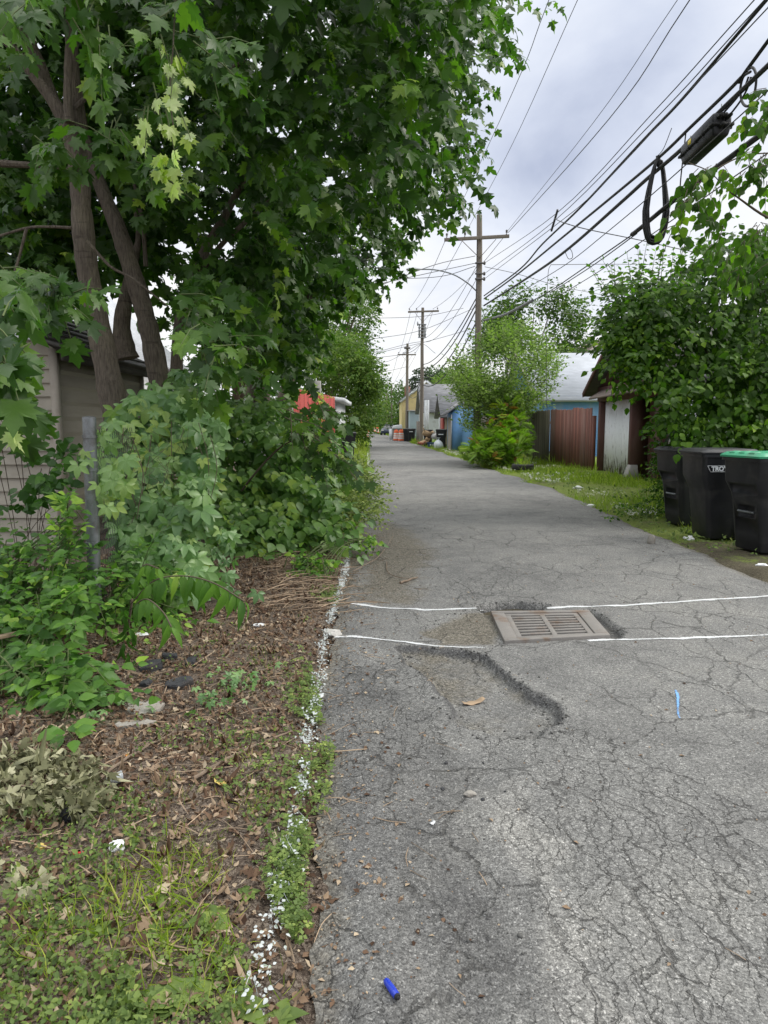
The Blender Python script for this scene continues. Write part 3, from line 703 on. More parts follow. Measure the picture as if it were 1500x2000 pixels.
def wordmark(parent, w, H=1.08, side=-1):
    """white TROY badge printed on the side wall (local -Y), inside a slanted outline"""
    W = .30 * w; y = -W * 1.012 - .0025; zc = .905; tilt = R(90)
    w_ = text('wordmark', 'TROY', .078, m_logo, None, (0, 0, 0), (0, 0, 0), .0035)
    me = bpy.data.meshes.new_from_object(w_.evaluated_get(bpy.context.evaluated_depsgraph_get())); bpy.data.objects.remove(w_)
    me.materials.clear(); me.materials.append(m_logo); o = link('wordmark', me, parent); o.location = (-.15, y, zc); o.rotation_euler = (tilt, 0, 0)
    m = MB()
    for a, b in (((-.155, zc + .040), (.155, zc + .040)), ((-.155, zc + .040), (-.115, zc - .036)), ((.155, zc + .040), (.115, zc - .036)), ((-.115, zc - .036), (.115, zc - .036))):
        m.bar((a[0] - .15, y, a[1]), (b[0] - .15, y, b[1]), .005, .003, (0, 1, 0))
    m.build('badge_outline', m_logo, parent, local=True)
gB = 'black wheelie bins in a row before the leafy bush'
def place(t, loc, rz): t.location = loc; t.rotation_euler = (0, 0, rz)
b3 = make_bin('black bin with a green lid, nearest in the row by the bush', gB, m_lid, w=1.05, H=1.09); place(b3, (4.47, 8.27, .035), R(12))
b2 = make_bin('black bin with white TROY badge, middle of the row by the bush', gB, lift=False, w=1.05, H=1.10, bump=False); place(b2, (4.38, 9.30, .03), R(2)); wordmark(b2, 1.05)
b1 = make_bin('all black bin at the far end of the row, half under the bush leaves', gB, w=1.0, H=1.08); place(b1, (4.50, 10.5, .03), R(10))

# ================================================================== brown garage, fence, houses on the grassy side
t = thing('garage', 'dark brown gabled garage with a peeling white plank door, beside the brown fence', 'garage', (8.4, 19.4, 0))
gx0 = 6.55; gyA, gyB, ge, gk = 16.9, 22.0, 2.62, 4.05; gc = (gyA + gyB) / 2; gx1 = 11.5
mb = MB()
mb.hexa([(gx0 + .45, gyA + .1, -.05), (gx1, gyA + .1, -.05), (gx1, gyB - .1, -.05), (gx0 + .45, gyB - .1, -.05)], [(gx0 + .45, gyA + .1, ge - .02), (gx1, gyA + .1, ge - .02), (gx1, gyB - .1, ge - .02), (gx0 + .45, gyB - .1, ge - .02)])
mb.add([(gx0 + .02, gyA + .1, ge - .02), (gx0 + .02, gyB - .1, ge - .02), (gx0 + .02, gc, gk - .1), (gx1, gyA + .1, ge - .02), (gx1, gyB - .1, ge - .02), (gx1, gc, gk - .1)], [(0, 2, 1), (3, 4, 5), (0, 1, 4, 3)])
for ya, yb in ((gyB - .32, gyB - .1), (18.9, 19.12), (gyA + .1, gyA + .4)): mb.box((gx0, ya, -.02), (gx0 + .449, yb, ge - .022))     # posts carry the front
mb.box((gx0 - .03, gyA + .05, ge - .45), (gx0 + .44, gyB - .05, ge - .023))
mb.build('wall', m_brown, t)
rf = MB()
for ya, yb, za, zb in ((gyB + .35, gc, ge - .22, gk), (gc, gyA - .35, gk, ge - .22)):
    rf.slab([(gx0 - .35, ya, za), (gx0 - .35, yb, zb), (gx1 + .3, yb, zb), (gx1 + .3, ya, za)] if ya > gc else [(gx0 - .35, ya, za), (gx0 - .35, yb, zb), (gx1 + .3, yb, zb), (gx1 + .3, ya, za)], .07)
rf.build('roof', m_shdark, t)
fa = MB()
for a, b in (((gx0 - .37, gyB + .36, ge - .24), (gx0 - .37, gc, gk - .02)), ((gx0 - .37, gyA - .36, ge - .24), (gx0 - .37, gc, gk - .02))): fa.bar(a, b, .03, .14)
fa.build('bargeboard', m_brown, t)
aw = MB(); aw.slab([(gx0 - .42, gyB - .45, ge - .36), (gx0 - .42, gyA + .3, ge - .30), (gx0 + .02, gyA + .3, ge - .04), (gx0 + .02, gyB - .45, ge - .08)], .05); aw.build('canopy', m_shbrown, t)
dr = MB(); boards(dr, (gx0 + .17, gyB - .34), (gx0 + .17, 19.13), .06, ge - .46, .10, .006, .03, .015); d_ = dr.build('door', m_whitedoor, t)
# worn foot of the door: bare boards show through where the paint has gone
def peel():
    m, nt, out = newmat('peeling_door_paint'); n = N(nt); v = pos(n, (1, 1, .14)); s = n('SeparateXYZ', {0: pos(n)})
    k = n.math('ADD', n.noise(v, 22, 6, .65), n.smooth(s.outputs[2], .75, .05, 0, .17))
    base = n.mix(n.smooth(k, .60, .66), n.mix(n.noise(v, 6, 4), (.76, .79, .83), (.88, .90, .92)), (.10, .075, .06))
    bs = n('BsdfPrincipled', {'Base Color': base, 'Roughness': .65}); nt.links.new(bs.outputs[0], out.inputs[0]); return m
d_.data.materials.clear(); d_.data.materials.append(peel())
ft = MB(); ft.loft([rr(.2, .2, .03, -.05, gx0 + .0, 18.9), rr(.1, .12, .03, .42, gx0 + .08, 18.95)]); ft.build('footing', m_concrete, t)

t = thing('board_fence', 'brown painted board fence running from the dark garage to the grey boards', 'fence', (6.35, 24.5, 0))
m1 = MB(); boards(m1, (6.16, 26.4), (6.46, 22.2), -.04, lambda s: 2.02 - .10 * s + (.06 if s > .55 else 0), .15, .007, .022, .02); m1.build('board_panel', m_brownfence, t)
rl = MB()
for z in (.45, 1.55): rl.bar((6.20, 26.4, z), (6.50, 22.2, z), .04, .09)
rl.build('rail', m_brownfence, t)
p_ = MB(); p_.box((6.44, 22.04, 0), (6.54, 22.14, 1.75)); p_.build('post', m_brownfence, t)
t = thing('board_fence', 'weathered grey board fence behind the bushes, joined to the brown one', 'fence', (6.0, 31, 0))
m1 = MB(); boards(m1, (5.0, 42), (6.14, 26.45), -.04, lambda s: 1.95 + .06 * s, .14, .012, .022, .03); m1.build('board_panel', m_greyfence, t)
rl = MB()
for z in (.45, 1.55): rl.bar((5.06, 42, z), (6.2, 26.45, z), .04, .09)
rl.build('rail', m_greyfence, t)

t = thing('garage', 'white walled garage mostly buried behind the leafy bush', 'garage', (9, 15, 0))
mb = MB(); mb.box((6.75, 13.4, -.05), (11.5, 16.4, 2.5)); mb.build('wall', m_whitewall, t)
mb = MB(); mb.slab([(6.5, 13.2, 2.5), (11.8, 13.2, 2.62), (11.8, 16.6, 2.62), (6.5, 16.6, 2.5)][::1], .1); mb.build('roof', m_shgrey, t)
mb = MB(); mb.box((6.60, 16.35, -.05), (6.745, 16.55, 2.3)); mb.build('corner_post', m_concrete, t)

def gable_house(name, label, x0, x1, y0, y1, eave, ridge, axis, wmat, rmat, cat='house', over=.35, pitch=.13, chimney=None, wins=(), trim=None):
    """clapboard house; axis: direction of ridge ('x' or 'y')"""
    t = thing(name, label, cat, ((x0 + x1) / 2, (y0 + y1) / 2, 0)); mb = MB()
    gx = (lambda a, b: (lambda z, L: (max(0, (z - eave) / (ridge - eave)) * L / 2, L - max(0, (z - eave) / (ridge - eave)) * L / 2)))(0, 0)
    top_x = ridge if axis == 'y' else eave; top_y = ridge if axis == 'x' else eave
    clap(mb, (x0, y0), (x1, y0), 0, top_x, pitch, .016, gx if axis == 'y' else None)      # faces -Y
    clap(mb, (x0, y1), (x0, y0), 0, top_y, pitch, .016, gx if axis == 'x' else None)      # faces -X
    clap(mb, (x1, y0), (x1, y1), 0, top_y, pitch, .016, gx if axis == 'x' else None)      # faces +X
    mb.box((x0 + .01, y0 + .01, -.05), (x1 - .01, y1 - .01, eave - .03))
    mb.build('wall', wmat, t)
    rf = MB(); o = over; k = (ridge - eave) * o / ((y1 - y0) / 2 if axis == 'x' else (x1 - x0) / 2)
    if axis == 'x':
        yc = (y0 + y1) / 2
        rf.slab([(x0 - o, y0 - o, eave - k), (x1 + o, y0 - o, eave - k), (x1 + o, yc, ridge), (x0 - o, yc, ridge)], .12)
        rf.slab([(x0 - o, yc, ridge), (x1 + o, yc, ridge), (x1 + o, y1 + o, eave - k), (x0 - o, y1 + o, eave - k)], .12)
    else:
        xc = (x0 + x1) / 2
        rf.slab([(x0 - o, y0 - o, eave - k), (xc, y0 - o, ridge), (xc, y1 + o, ridge), (x0 - o, y1 + o, eave - k)][::-1], .12)
        rf.slab([(xc, y0 - o, ridge), (x1 + o, y0 - o, eave - k), (x1 + o, y1 + o, eave - k), (xc, y1 + o, ridge)][::-1], .12)
    r = rf.build('roof', rmat, t)
    if trim is not None:
        tr = MB()
        if axis == 'x':
            yc = (y0 + y1) / 2
            for s in (y0 - o, y1 + o): tr.bar((x0 - o - .02, s, eave - k - .07), (x0 - o - .02, yc, ridge - .07), .04, .2)
        else:
            xc = (x0 + x1) / 2
            for s in (x0 - o, x1 + o): tr.bar((s, y0 - o - .02, eave - k - .07), (xc, y0 - o - .02, ridge - .07), .04, .2)
        tr.build('bargeboard', trim, t)
    if chimney:
        c = MB(); cx, cy, cz = chimney; c.box((cx - .3, cy - .3, eave), (cx + .3, cy + .3, cz)); c.build('chimney', m_chim, r)
    for face, s, z, ww, hh in wins:
        wn_ = MB(); p = MB()
        if face == '-x':
            wn_.box((x0 - .05, s - ww / 2 - .08, z - .08), (x0 - .017, s + ww / 2 + .08, z + hh + .08)); p.box((x0 - .056, s - ww / 2, z), (x0 - .0505, s + ww / 2, z + hh))
        else:
            wn_.box((s - ww / 2 - .08, y0 - .05, z - .08), (s + ww / 2 + .08, y0 - .017, z + hh + .08)); p.box((s - ww / 2, y0 - .056, z), (s + ww / 2, y0 - .0505, z + hh))
        f = wn_.build('window', m_whitewall, t); p.build('pane', m_glass, f)
    return t
m_chim = basic('chimney_brick', (.22, .10, .07), .9, .25, 14, .3)
m_glass = basic('window_glass', (.03, .035, .04), .15, .2, 3, 0)
# blue house behind the willow
gable_house('house', 'blue clapboard house with a pale grey roof behind the brown fence', 7.0, 19, 32, 41, 2.75, 5.05, 'x', m_blue, m_shlight, trim=m_beige)
gable_house('house', 'beige gabled house peeping over the pale grey roof, half hidden by leaves', 11.3, 17.0, 46, 54, 5.0, 6.9, 'y', m_whitewall, m_shbrown, trim=m_beige, wins=(('-y', 14.6, 3.4, .9, 1.2),))
# small blue shed
sh = thing('shed', 'small bright blue clapboard shed with a beige board door at the grass edge', 'shed', (4.6, 41, 0))
mb = MB(); sx0, sy0 = 3.72, 39.4
clap(mb, (sx0 + .58, sy0), (sx0 + 1.15, sy0), .18, 2.25, .11, .014); clap(mb, (sx0 + 1.15, sy0), (sx0 + 1.15, sy0 + 2.6), .18, 2.3)
mb.box((sx0 + .585, sy0 + .01, .15), (sx0 + 1.14, sy0 + 2.6, 2.3)); mb.build('wall', m_lblue, sh)
mb = MB(); mb.hexa([(sx0, sy0 - .2, .05), (sx0 + .575, sy0 - .2, .05), (sx0 + .575, sy0 + 2.6, .05), (sx0, sy0 + 2.6, .05)], [(sx0, sy0 - .2, 2.1), (sx0 + .575, sy0 - .2, 2.62), (sx0 + .575, sy0 + 2.6, 2.62), (sx0, sy0 + 2.6, 2.1)]); mb.build('porch', m_blue, sh)
mb = MB(); clap(mb, (sx0 - .03, sy0 + 1.9), (sx0 - .03, sy0 - .18), .06, 1.86, .16, .012); mb.box((sx0 - .025, sy0 - .17, .05), (sx0 - .003, sy0 + 1.9, 1.87)); mb.build('door', m_beige, sh)
mb = MB(); mb.slab([(sx0 - .42, sy0 - .35, 2.02), (sx0 + .62, sy0 - .35, 2.78), (sx0 + .62, sy0 + 2.8, 2.78), (sx0 - .42, sy0 + 2.8, 2.02)], .07); mb.build('roof', m_shgrey, sh)
mb = MB(); mb.box((sx0 - .06, sy0 - .25, .0), (sx0 + .0, sy0 - .19, 2.0)); mb.build('corner_post', m_metalbox, sh)
mb = MB(); mb.box((sx0 + .57, sy0 - .05, -.05), (sx0 + 1.2, sy0 + 2.6, .17)); mb.build('footing', m_concrete, sh)
mb = MB(); mb.box((3.6, 37.6, -.04), (5.2, 39.0, .012)); tag(mb.build('concrete_pad', m_concrete), kind='structure')
# upper dark lean roof behind the shed
gable_house('garage', 'grey roofed garage rising just behind the small blue shed', 4.75, 9.5, 40.2, 44.6, 2.35, 3.7, 'y', m_bluegrey, m_shgrey, 'garage')
# tan stucco garage with red door
t = gable_house('garage', 'low tan stucco garage with a white door and a red door', 3.92, 9.0, 45.6, 50.8, 2.15, 3.5, 'x', m_stucco, m_shgrey, 'garage', pitch=3)
mb = MB(); mb.box((3.84, 49.2, 0), (3.90, 50.3, 1.95)); mb.build('door', m_whitewall, t)['label'] = 'white plank door'
mb = MB(); mb.box((3.82, 46.2, 0), (3.90, 48.6, 1.95)); mb.build('door', m_red, t)['label'] = 'red garage door'
# yellow house
gable_house('garage', 'long garage with a big grey shingle roof beside the second utility pole', 3.25, 11.5, 57.5, 66.5, 2.65, 4.9, 'x', m_whitewall, m_shgrey, 'garage', pitch=.16)
t = gable_house('house', 'yellow clapboard house with a gable end facing down the alley', 1.85, 6.8, 74, 86, 3.95, 5.9, 'y', m_yellow, m_shgrey, trim=m_whitewall, chimney=(2.6, 80, 5.6), pitch=.16, over=.2)
mb = MB(); clap(mb, (2.45, 68.0), (3.6, 68.0), 0, 2.7, .16); clap(mb, (2.45, 73.9), (2.45, 68.0), 0, 2.7, .16); mb.box((2.46, 68.01, -.02), (3.6, 73.9, 2.65)); e = mb.build('extension', m_bluegrey, t)
mb = MB(); mb.slab([(2.3, 67.8, 2.75), (3.75, 67.8, 2.75), (3.75, 73.9, 2.9), (2.3, 73.9, 2.9)], .06); mb.build('extension_roof', m_shgrey, e)
mb = MB(); boards(mb, (2.98, 53.0), (3.34, 52.9), 0, 3.25, .22, .012, .03, .005); tag(mb.build('white_cladding', m_whitewall), 'tall white plastic panel leaning by the second pole', 'panel')
t = thing('board_fence', 'rough grey board fence beside the bins under the second pole', 'fence', (3.1, 54, 0))
mb = MB(); boards(mb, (2.62, 57.4), (2.92, 53.2), 0, 1.7, .15, .012, .025, .03); mb.build('board_panel', m_greyfence, t)
mb = MB(); mb.bar((2.67, 57.4, 1.4), (2.97, 53.2, 1.4), .04, .09); mb.build('rail', m_greyfence, t)
# left side: shed, far garage, houses
t = thing('shed', 'tan lap sided shed with dark shingles behind the maple trunk', 'shed', (-5, 9.3, 0))
mb = MB(); clap(mb, (-3.62, 10.75), (-3.62, 7.95), 0, 2.34, .175, .034); mb.cur = .5
clap(mb, (-7.0, 7.95), (-3.62, 7.95), 0, 2.42, .15, .03); clap(mb, (-3.62, 10.75), (-7, 10.75), 0, 2.3, .175)
mb.box((-7, 7.96, -.05), (-3.63, 10.74, 2.34)); mb.build('wall', m_tan, t)
mb = MB(); mb.box((-3.67, 7.915, 0), (-3.582, 7.99, 2.32)); mb.build('corner_trim', m_tantrim, t); mb = MB(); mb.box((-3.645, 10.70, 0), (-3.59, 10.78, 2.3)); mb.build('corner_trim', m_tantrim, t)
mb = MB(); 
for k in range(11):
    s0, s1 = k / 11, (k + 1) / 11 + .02; A = np.array((-3.36, 0, 2.26)); B = np.array((-5.6, 0, 3.55))
    a = A + (B - A) * s0; b = A + (B - A) * s1; h = .035
    mb.slab([(a[0], 7.65, a[2] + h), (a[0], 10.98, a[2] + h), (b[0], 10.98, b[2]), (b[0], 7.65, b[2])][::1], .03)
mb.slab([(-3.38, 7.68, 2.285), (-3.38, 10.95, 2.285), (-5.6, 10.95, 3.54), (-5.6, 7.68, 3.54)], .05); mb.slab([(-5.6, 7.68, 3.54), (-5.6, 10.95, 3.54), (-7.8, 10.95, 2.28), (-7.8, 7.68, 2.28)], .05)
mb.build('roof', m_shdark, t)
mb = MB(); mb.box((-3.44, 7.7, 2.17), (-3.40, 10.93, 2.27)); mb.build('fascia', m_shdark, t)
gable_house('house', 'pale house with a big light grey shingle roof behind the tan shed', -15.5, -7.6, 17, 27, 3.6, 7.2, 'y', m_whitewall, m_shlight)
t = thing('garage', 'white block garage with a sloping flat roof beyond the red fence', 'garage', (-4, 34, 0))
mb = MB(); mb.box((-6.5, 31.5, -.05), (-2.05, 38, 2.62)); mb.build('wall', m_whitewall, t)
mb = MB(); mb.slab([(-6.8, 31.2, 3.25), (-1.72, 31.2, 2.62), (-1.72, 38.3, 2.62), (-6.8, 38.3, 3.25)], .18); mb.build('roof', m_whitewall, t)
mb = MB(); mb.box((-3.1, 31.1, 2.2), (-2.75, 31.48, 3.35)); mb.build('chimney', m_concrete, t)
t = thing('picket_fence', 'bright red picket fence half covered in yellow-green vine', 'fence', (-2.1, 23, 0))
mb = MB(); boards(mb, (-2.35, 18.6), (-1.87, 27.0), -.02, lambda s: 2.4 + .1 * s, .11, .035, .025, .02); mb.build('picket_panel', m_redfence, t)
mb = MB()
for z in (.5, 1.7): mb.bar((-2.40, 18.6, z), (-1.92, 27.0, z), .04, .09)
mb.build('rail', m_redfence, t)

# ================================================================== chain link fence
t = thing('chain_link_fence', 'galvanised chain link fence with a thick end post, smothered in creeper', 'fence', (-2.25, 5.3, 0))
pb = gr(186, 1212, .08); pt_ = at(174, 815, pb[1] + .02)
mb = MB(); mb.tube([(pb[0], pb[1], -.1), tuple(pt_)], .046, 16); po = mb.build('post', m_galv, t, smooth=True)
mb = MB(); mb.lathe((pt_[0], pt_[1], pt_[2] - .06), [(.0465, 0), (.0475, .05), (.045, .062), (.0, .07)], 16); mb.build('cap', m_galv, po, smooth=True)
for f_ in (.10, .26, .62): 
    mb = MB(); c = pb * f_ + pt_ * (1 - f_) if f_ < .5 else pb * f_ + np.array(pt_) * (1 - f_); mb.lathe((c[0], c[1], c[2]), [(.047, 0), (.052, .002), (.052, .022), (.047, .024)], 16); mb.build('band', m_galv, po, smooth=True)
FE = [(pb[0] + .05, pb[1] + .05), (-2.42, 9.0), (-2.45, 13), (-2.5, 18.5)]
for x, y in FE[1:]:
    mb = MB(); mb.tube([(x, y, -.1), (x, y, 1.5)], .026, 10); mb.build('post', m_galv, t, smooth=True)
mb = MB(); mb.tube([(x, y, 1.30) for x, y in [(FE[0][0] - .07, 7.0)] + FE[1:]], .02, 8); mb.build('top_rail', m_galv, t, smooth=True)
mb = MB(); pitch = .06; x0, y0 = FE[0]; x1, y1 = FE[1]; L = math.hypot(x1 - x0, y1 - y0); nW = int(L / pitch)
for i in range(nW):
    for sg in (-1, 1):
        pts = []
        for j in range(25):
            s = (i + .5 + (.5 if (j % 2) else -.5) * sg) * pitch / L; pts.append((x0 + (x1 - x0) * s + .004 * sg, y0 + (y1 - y0) * s, .03 + j * .06))
        mb.tube(pts, .0014, 3, False)
mb.build('wire_mesh', m_wire, t)
# ================================================================== poles, wires, cables
m_insul = basic('insulator', (.10, .09, .09), .35, .2, 10, 0)
m_lampglass = basic('lamp_housing', (.45, .46, .47), .5, .1, 8, 0)
def pole(label, x, Y, zt, r, arm=None, lean=0.0, name='utility_pole'):
    t = thing(name, label, 'utility pole', (x, Y, 0), 0, None)
    mb = MB(); zs = np.linspace(-.2, zt, 9); mb.tube([(x + lean * z + .012 * math.sin(z * 1.3 + Y), Y, z) for z in zs], list(np.linspace(r * 1.15, r * .78, 9)), 12); mb.build('shaft', m_pole, t, smooth=True)
    if arm:
        zc, xl_, xr_, dz, dy = arm; xx = x + lean * zc
        ca = MB(); ca.bar((xx + xl_, Y - r - .03 + dy, zc + dz), (xx + xr_, Y - r - .03 - dy, zc - dz), .10, .12); c = ca.build('crossarm', m_pole, t, bevel=.006)
        br = MB()
        for s in (xl_ * .55, xr_ * .55): br.bar((xx + s, Y - r - .085, zc - .06), (xx, Y - r - .02, zc - .75), .03, .02)
        br.build('brace', m_pole, t)
        for s in (xl_ + .10, xl_ * .42, xr_ - .10):
            i = MB(); k = (s - xl_) / (xr_ - xl_); i.lathe((xx + s, Y - r - .03 + dy * (1 - 2 * k), zc + .06 + dz * (1 - 2 * k)), [(.012, 0), (.012, .07), (.045, .075), (.03, .11), (.05, .13), (.035, .18), (.0, .19)], 10); i.build('insulator', m_insul, c, smooth=True)
    return t
p1x, p1y = at(936, 640, 29)[0], 29.0
tp = at(931, 420, 29)[2]; cz = at(931, 467, 29)[2]
P1 = pole('tall weathered utility pole with a street lamp arm, nearest pole, behind the sumac', p1x, p1y, tp, .135, (cz, at(870, 467, 29)[0] - p1x, at(994, 462, 29)[0] - p1x + .02, -.045, 0.1), -.006)
for z in (cz - .95, cz - 1.35, cz - 1.55):
    hw = MB(); hw.box((p1x - .22, p1y - .22, z - .03), (p1x + .16, p1y - .14, z + .03)); hw.lathe((p1x + .14, p1y - .18, z - .07), [(.03, 0), (.05, .04), (.05, .1), (.03, .14)], 8); hw.build('bracket', m_insul, P1)
gd = MB(); gd.tube([(p1x - .15, p1y - .06, z) for z in np.linspace(.1, cz, 6)], .014, 5); gd.build('conduit', m_wire, P1)
# street lamp on the first pole
sl_ = thing('street_lamp', 'street lamp on a long curved arm reaching out from the nearest utility pole', 'street lamp', (p1x, p1y, at(930, 562, p1y)[2]))
a = [at(930, 568, 29), at(912, 552, 28.9), at(885, 536, 28.8), at(850, 527, 28.7), at(818, 526, 28.6)]
mb = MB(); mb.tube(spl(a, 5), .026, 8); mb.build('arm', m_galv, sl_, smooth=True)
h = at(806, 526, 28.6); mb = MB(); mb.loft([[(h[0] + dx, h[1] + .13 * s * math.cos(q), h[2] + .075 * s * math.sin(q)) for q in np.linspace(0, 2 * math.pi, 12, endpoint=False)] for dx, s in ((.30, .45), (.22, .85), (.05, 1.1), (-.14, 1.0), (-.25, .45))])
mb.build('lamp_head', m_lampglass, sl_, smooth=True)

Y2 = 52.0; x2 = at(824, 700, Y2)[0]; z2 = at(823, 601, Y2)[2]; c2_ = at(823, 609, Y2)[2]
P2 = pole('slim grey utility pole behind the black bins and trash pile, second pole along', x2, Y2, z2, .13, (c2_, at(796, 609, Y2)[0] - x2, at(856, 607, Y2)[0] - x2, -.02, .1), .003)
hw = MB()
for k, (z0, z1) in enumerate(((at(823, 660, Y2)[2], at(823, 634, Y2)[2]),)):
    for dx in (-.2, .2): hw.box((x2 + dx - .06, Y2 - .2, z0), (x2 + dx + .06, Y2 - .05, z1))
    hw.lathe((x2 - .32, Y2 - .1, z1 - .1), [(.03, 0), (.06, .15), (.03, .3)], 8)
    for z in np.linspace(z0, z1, 5): hw.box((x2 - .3, Y2 - .24, z - .02), (x2 + .3, Y2 - .13, z + .02))
hw.build('cutout_rack', m_metalbox, P2)
Y3 = 71.5; x3 = at(795, 760, Y3)[0]; z3 = at(794, 671, Y3)[2]; c3_ = at(794, 693, Y3)[2]
P3 = pole('dark utility pole standing by the yellow house, third pole along', x3, Y3, z3, .15, (c3_, at(776, 693, Y3)[0] - x3, at(812, 692, Y3)[0] - x3, 0, 0), .002)
hw = MB(); z = at(794, 680, Y3)[2]; hw.box((x3 - .3, Y3 - .25, z - .1), (x3 + .3, Y3 - .15, z + .1)); hw.build('bracket', m_insul, P3)
pole('thin pole with no crossarm in front of the far trees', at(765, 800, 105)[0], 105, at(765, 752, 105)[2], .12, None, 0)
pole('farthest thin pole, a faint stick against the far trees', at(755, 800, 130)[0], 130, at(755, 762, 130)[2], .13, None, 0)
pole('thin pole beside the white block garage on the overgrown side', at(671, 800, 46)[0], 46, at(671, 742, 46)[2], .09, None, .0)

def plane_pts(px, off=0.0):
    """points on the vertical wire plane that runs along the poles, shifted sideways by off"""
    out = []
    for u, v in px:
        d = ray(u, v); a = p1x + off + .0193 * p1y      # x = a - .0193 Y
        t = a / (d[0] + .0193 * d[1]); out.append(np.array([d[0] * t, d[1] * t, EYE + d[2] * t]))
    return out
def run(pts, label, r, mat=m_wire, group=None, name='overhead_wire', cat='wire', k=6, ext=True, sides=6):
    pts = [np.array(p, float) for p in pts]
    if ext:
        d = pts[-1] - pts[-2]; pts.append(pts[-1] + unit(d) * 7)
    mb = MB(); mb.tube(spl(pts, k), r, sides); o = mb.build(name, mat, None, smooth=True); return tag(o, label, cat, group)
def wire_from(start, px, off, *a, **kw): return run([start] + plane_pts(px, off), *a, **kw)
xa = at(870, 467, 29)[0] - p1x; xb = at(994, 462, 29)[0] - p1x
wire_from((p1x + xa + .1, 28.85, cz + .26), [(1000, 183), (1072, 0)], xa + .1, 'thin wire from the end insulator of the crossarm nearest the maple', .007)
wire_from((p1x + xa * .42, 28.85, cz + .24), [(1000, 283), (1128, 0)], xa * .42, 'thin wire from the middle insulator of the nearest crossarm', .007)
wire_from((p1x + xb - .12, 28.85, cz + .22), [(1160, 238), (1323, 0)], xb - .15, 'thin upper wire of the close pair at the street side crossarm end', .007)
wire_from((p1x + xb - .06, 28.82, cz + .2), [(1189, 233), (1347, 0)], xb, 'thicker lower wire of the close pair at the street side crossarm end', .011)
z5 = cz - .95
sp = plane_pts([(1089, 415), (1082, 432), (1077, 446)], .15)
wire_from((p1x + .15, 28.8, z5), [(1089, 415), (1280, 215), (1473, 0)], .15, 'thin topmost wire through the hanging spacer', .008)
wire_from((p1x + .15, 28.8, z5 - .4), [(1082, 432), (1290, 222), (1493, 0)], .15, 'thin middle wire through the hanging spacer', .008)
wire_from((p1x + .15, 28.8, z5 - .6), [(1077, 446), (1150, 387), (1230, 305), (1330, 196), (1497, 18)], .15, 'thin lowest wire through the hanging spacer', .008)
mb = MB(); mb.bar(sp[0] + (0, 0, .06), sp[2] - (0, 0, .06), .05, .04, (1, 0, 0)); tag(mb.build('wire_spacer', m_wire), 'short dark bar spacer clamped across three thin wires', 'spacer')
zA = at(941, 579, 29)[2]
wire_from((p1x + .15, 28.85, zA), [(1015, 526), (1059, 477), (1136, 403), (1253, 277), (1333, 193), (1497, 0)], .2, 'thick black cable, highest of the heavy cables crossing the sky', .022, m_cable, name='overhead_cable', cat='cable')
wire_from((p1x + .15, 28.85, zA - .12), [(1009, 537), (1092, 469), (1174, 402), (1283, 311), (1347, 250), (1447, 152), (1500, 80)], .2, 'thick cable that the coil and the black closure hang from', .024, m_cable, name='overhead_cable', cat='cable')
wire_from((p1x + .15, 28.85, zA - .38), [(1042, 535), (1111, 485), (1210, 398), (1263, 350), (1333, 290), (1417, 207), (1500, 128)], .2, 'thickest black cable, passing just under the coil top', .031, m_cable, name='overhead_cable', cat='cable')
zM = at(943, 627, 29)[2]
run([(p1x + .15, 28.85, zM)] + plane_pts([(987, 614), (1040, 587)], .2), 'thick grey cable end running from the pole into the willow top', .045, m_lash, name='overhead_cable', cat='cable', ext=False)
run(plane_pts([(1040, 587), (1075, 568), (1150, 517), (1237, 457)], .2), 'slim messenger wire just above a parallel thin wire, ending in a dark sleeve', .012, m_wire, ext=False)
run(plane_pts([(1075, 572), (1160, 517), (1244, 456)], .2), 'slim dotted wire lashed below the messenger wire', .010, m_wire, ext=False)
run(plane_pts([(1234, 458), (1250, 446), (1340, 372), (1440, 297), (1500, 252)], .2), 'heavy black bundled cable sagging low behind the mulberry leaves', .036, m_cable, name='overhead_cable', cat='cable')
run(plane_pts([(985, 590), (1007, 576), (1100, 520), (1180, 458), (1293, 363), (1460, 213)], .0), 'thin single wire running between the heavy cables and the bundle', .008)
run(plane_pts([(1060, 600), (1095, 576), (1170, 530), (1250, 474)], .3), 'thin lowest wire rising into the mulberry leaves', .008)
# service drops to the houses on the grassy side
run([(p1x + .15, 28.8, at(960, 521, 28.8)[2]), at(1010, 535, 30), at(1097, 560, 33), at(1194, 580, 37), at(1260, 600, 41)], 'service wire dropping from the nearest pole over the willow top', .011, ext=False)
run(list(plane_pts([(1083, 427)], .15)) + [at(1104, 436, 13.6), at(1152, 449, 14.2), at(1250, 469, 15.0), at(1345, 490, 16), at(1500, 520, 18)], 'wavy service wire leaving the spacer for the mulberry', .009, ext=False)
run([at(1076, 517, 16), at(1200, 516, 19), at(1350, 517, 22), at(1500, 520, 25)], 'level thin wire crossing behind the mulberry top', .008, ext=False)
run([at(1076, 517, 16), at(1071, 530, 17), at(1069, 570, 18), at(1067, 640, 19), at(1068, 790, 20), at(1072, 800, 20.2)], 'thin wire hanging straight down in front of the willow', .006, ext=False)
run([at(1100, 611, 40), at(1160, 620, 42), at(1260, 634, 45)], 'thin wire low in the sky beside the bushy green tree', .014, ext=False)
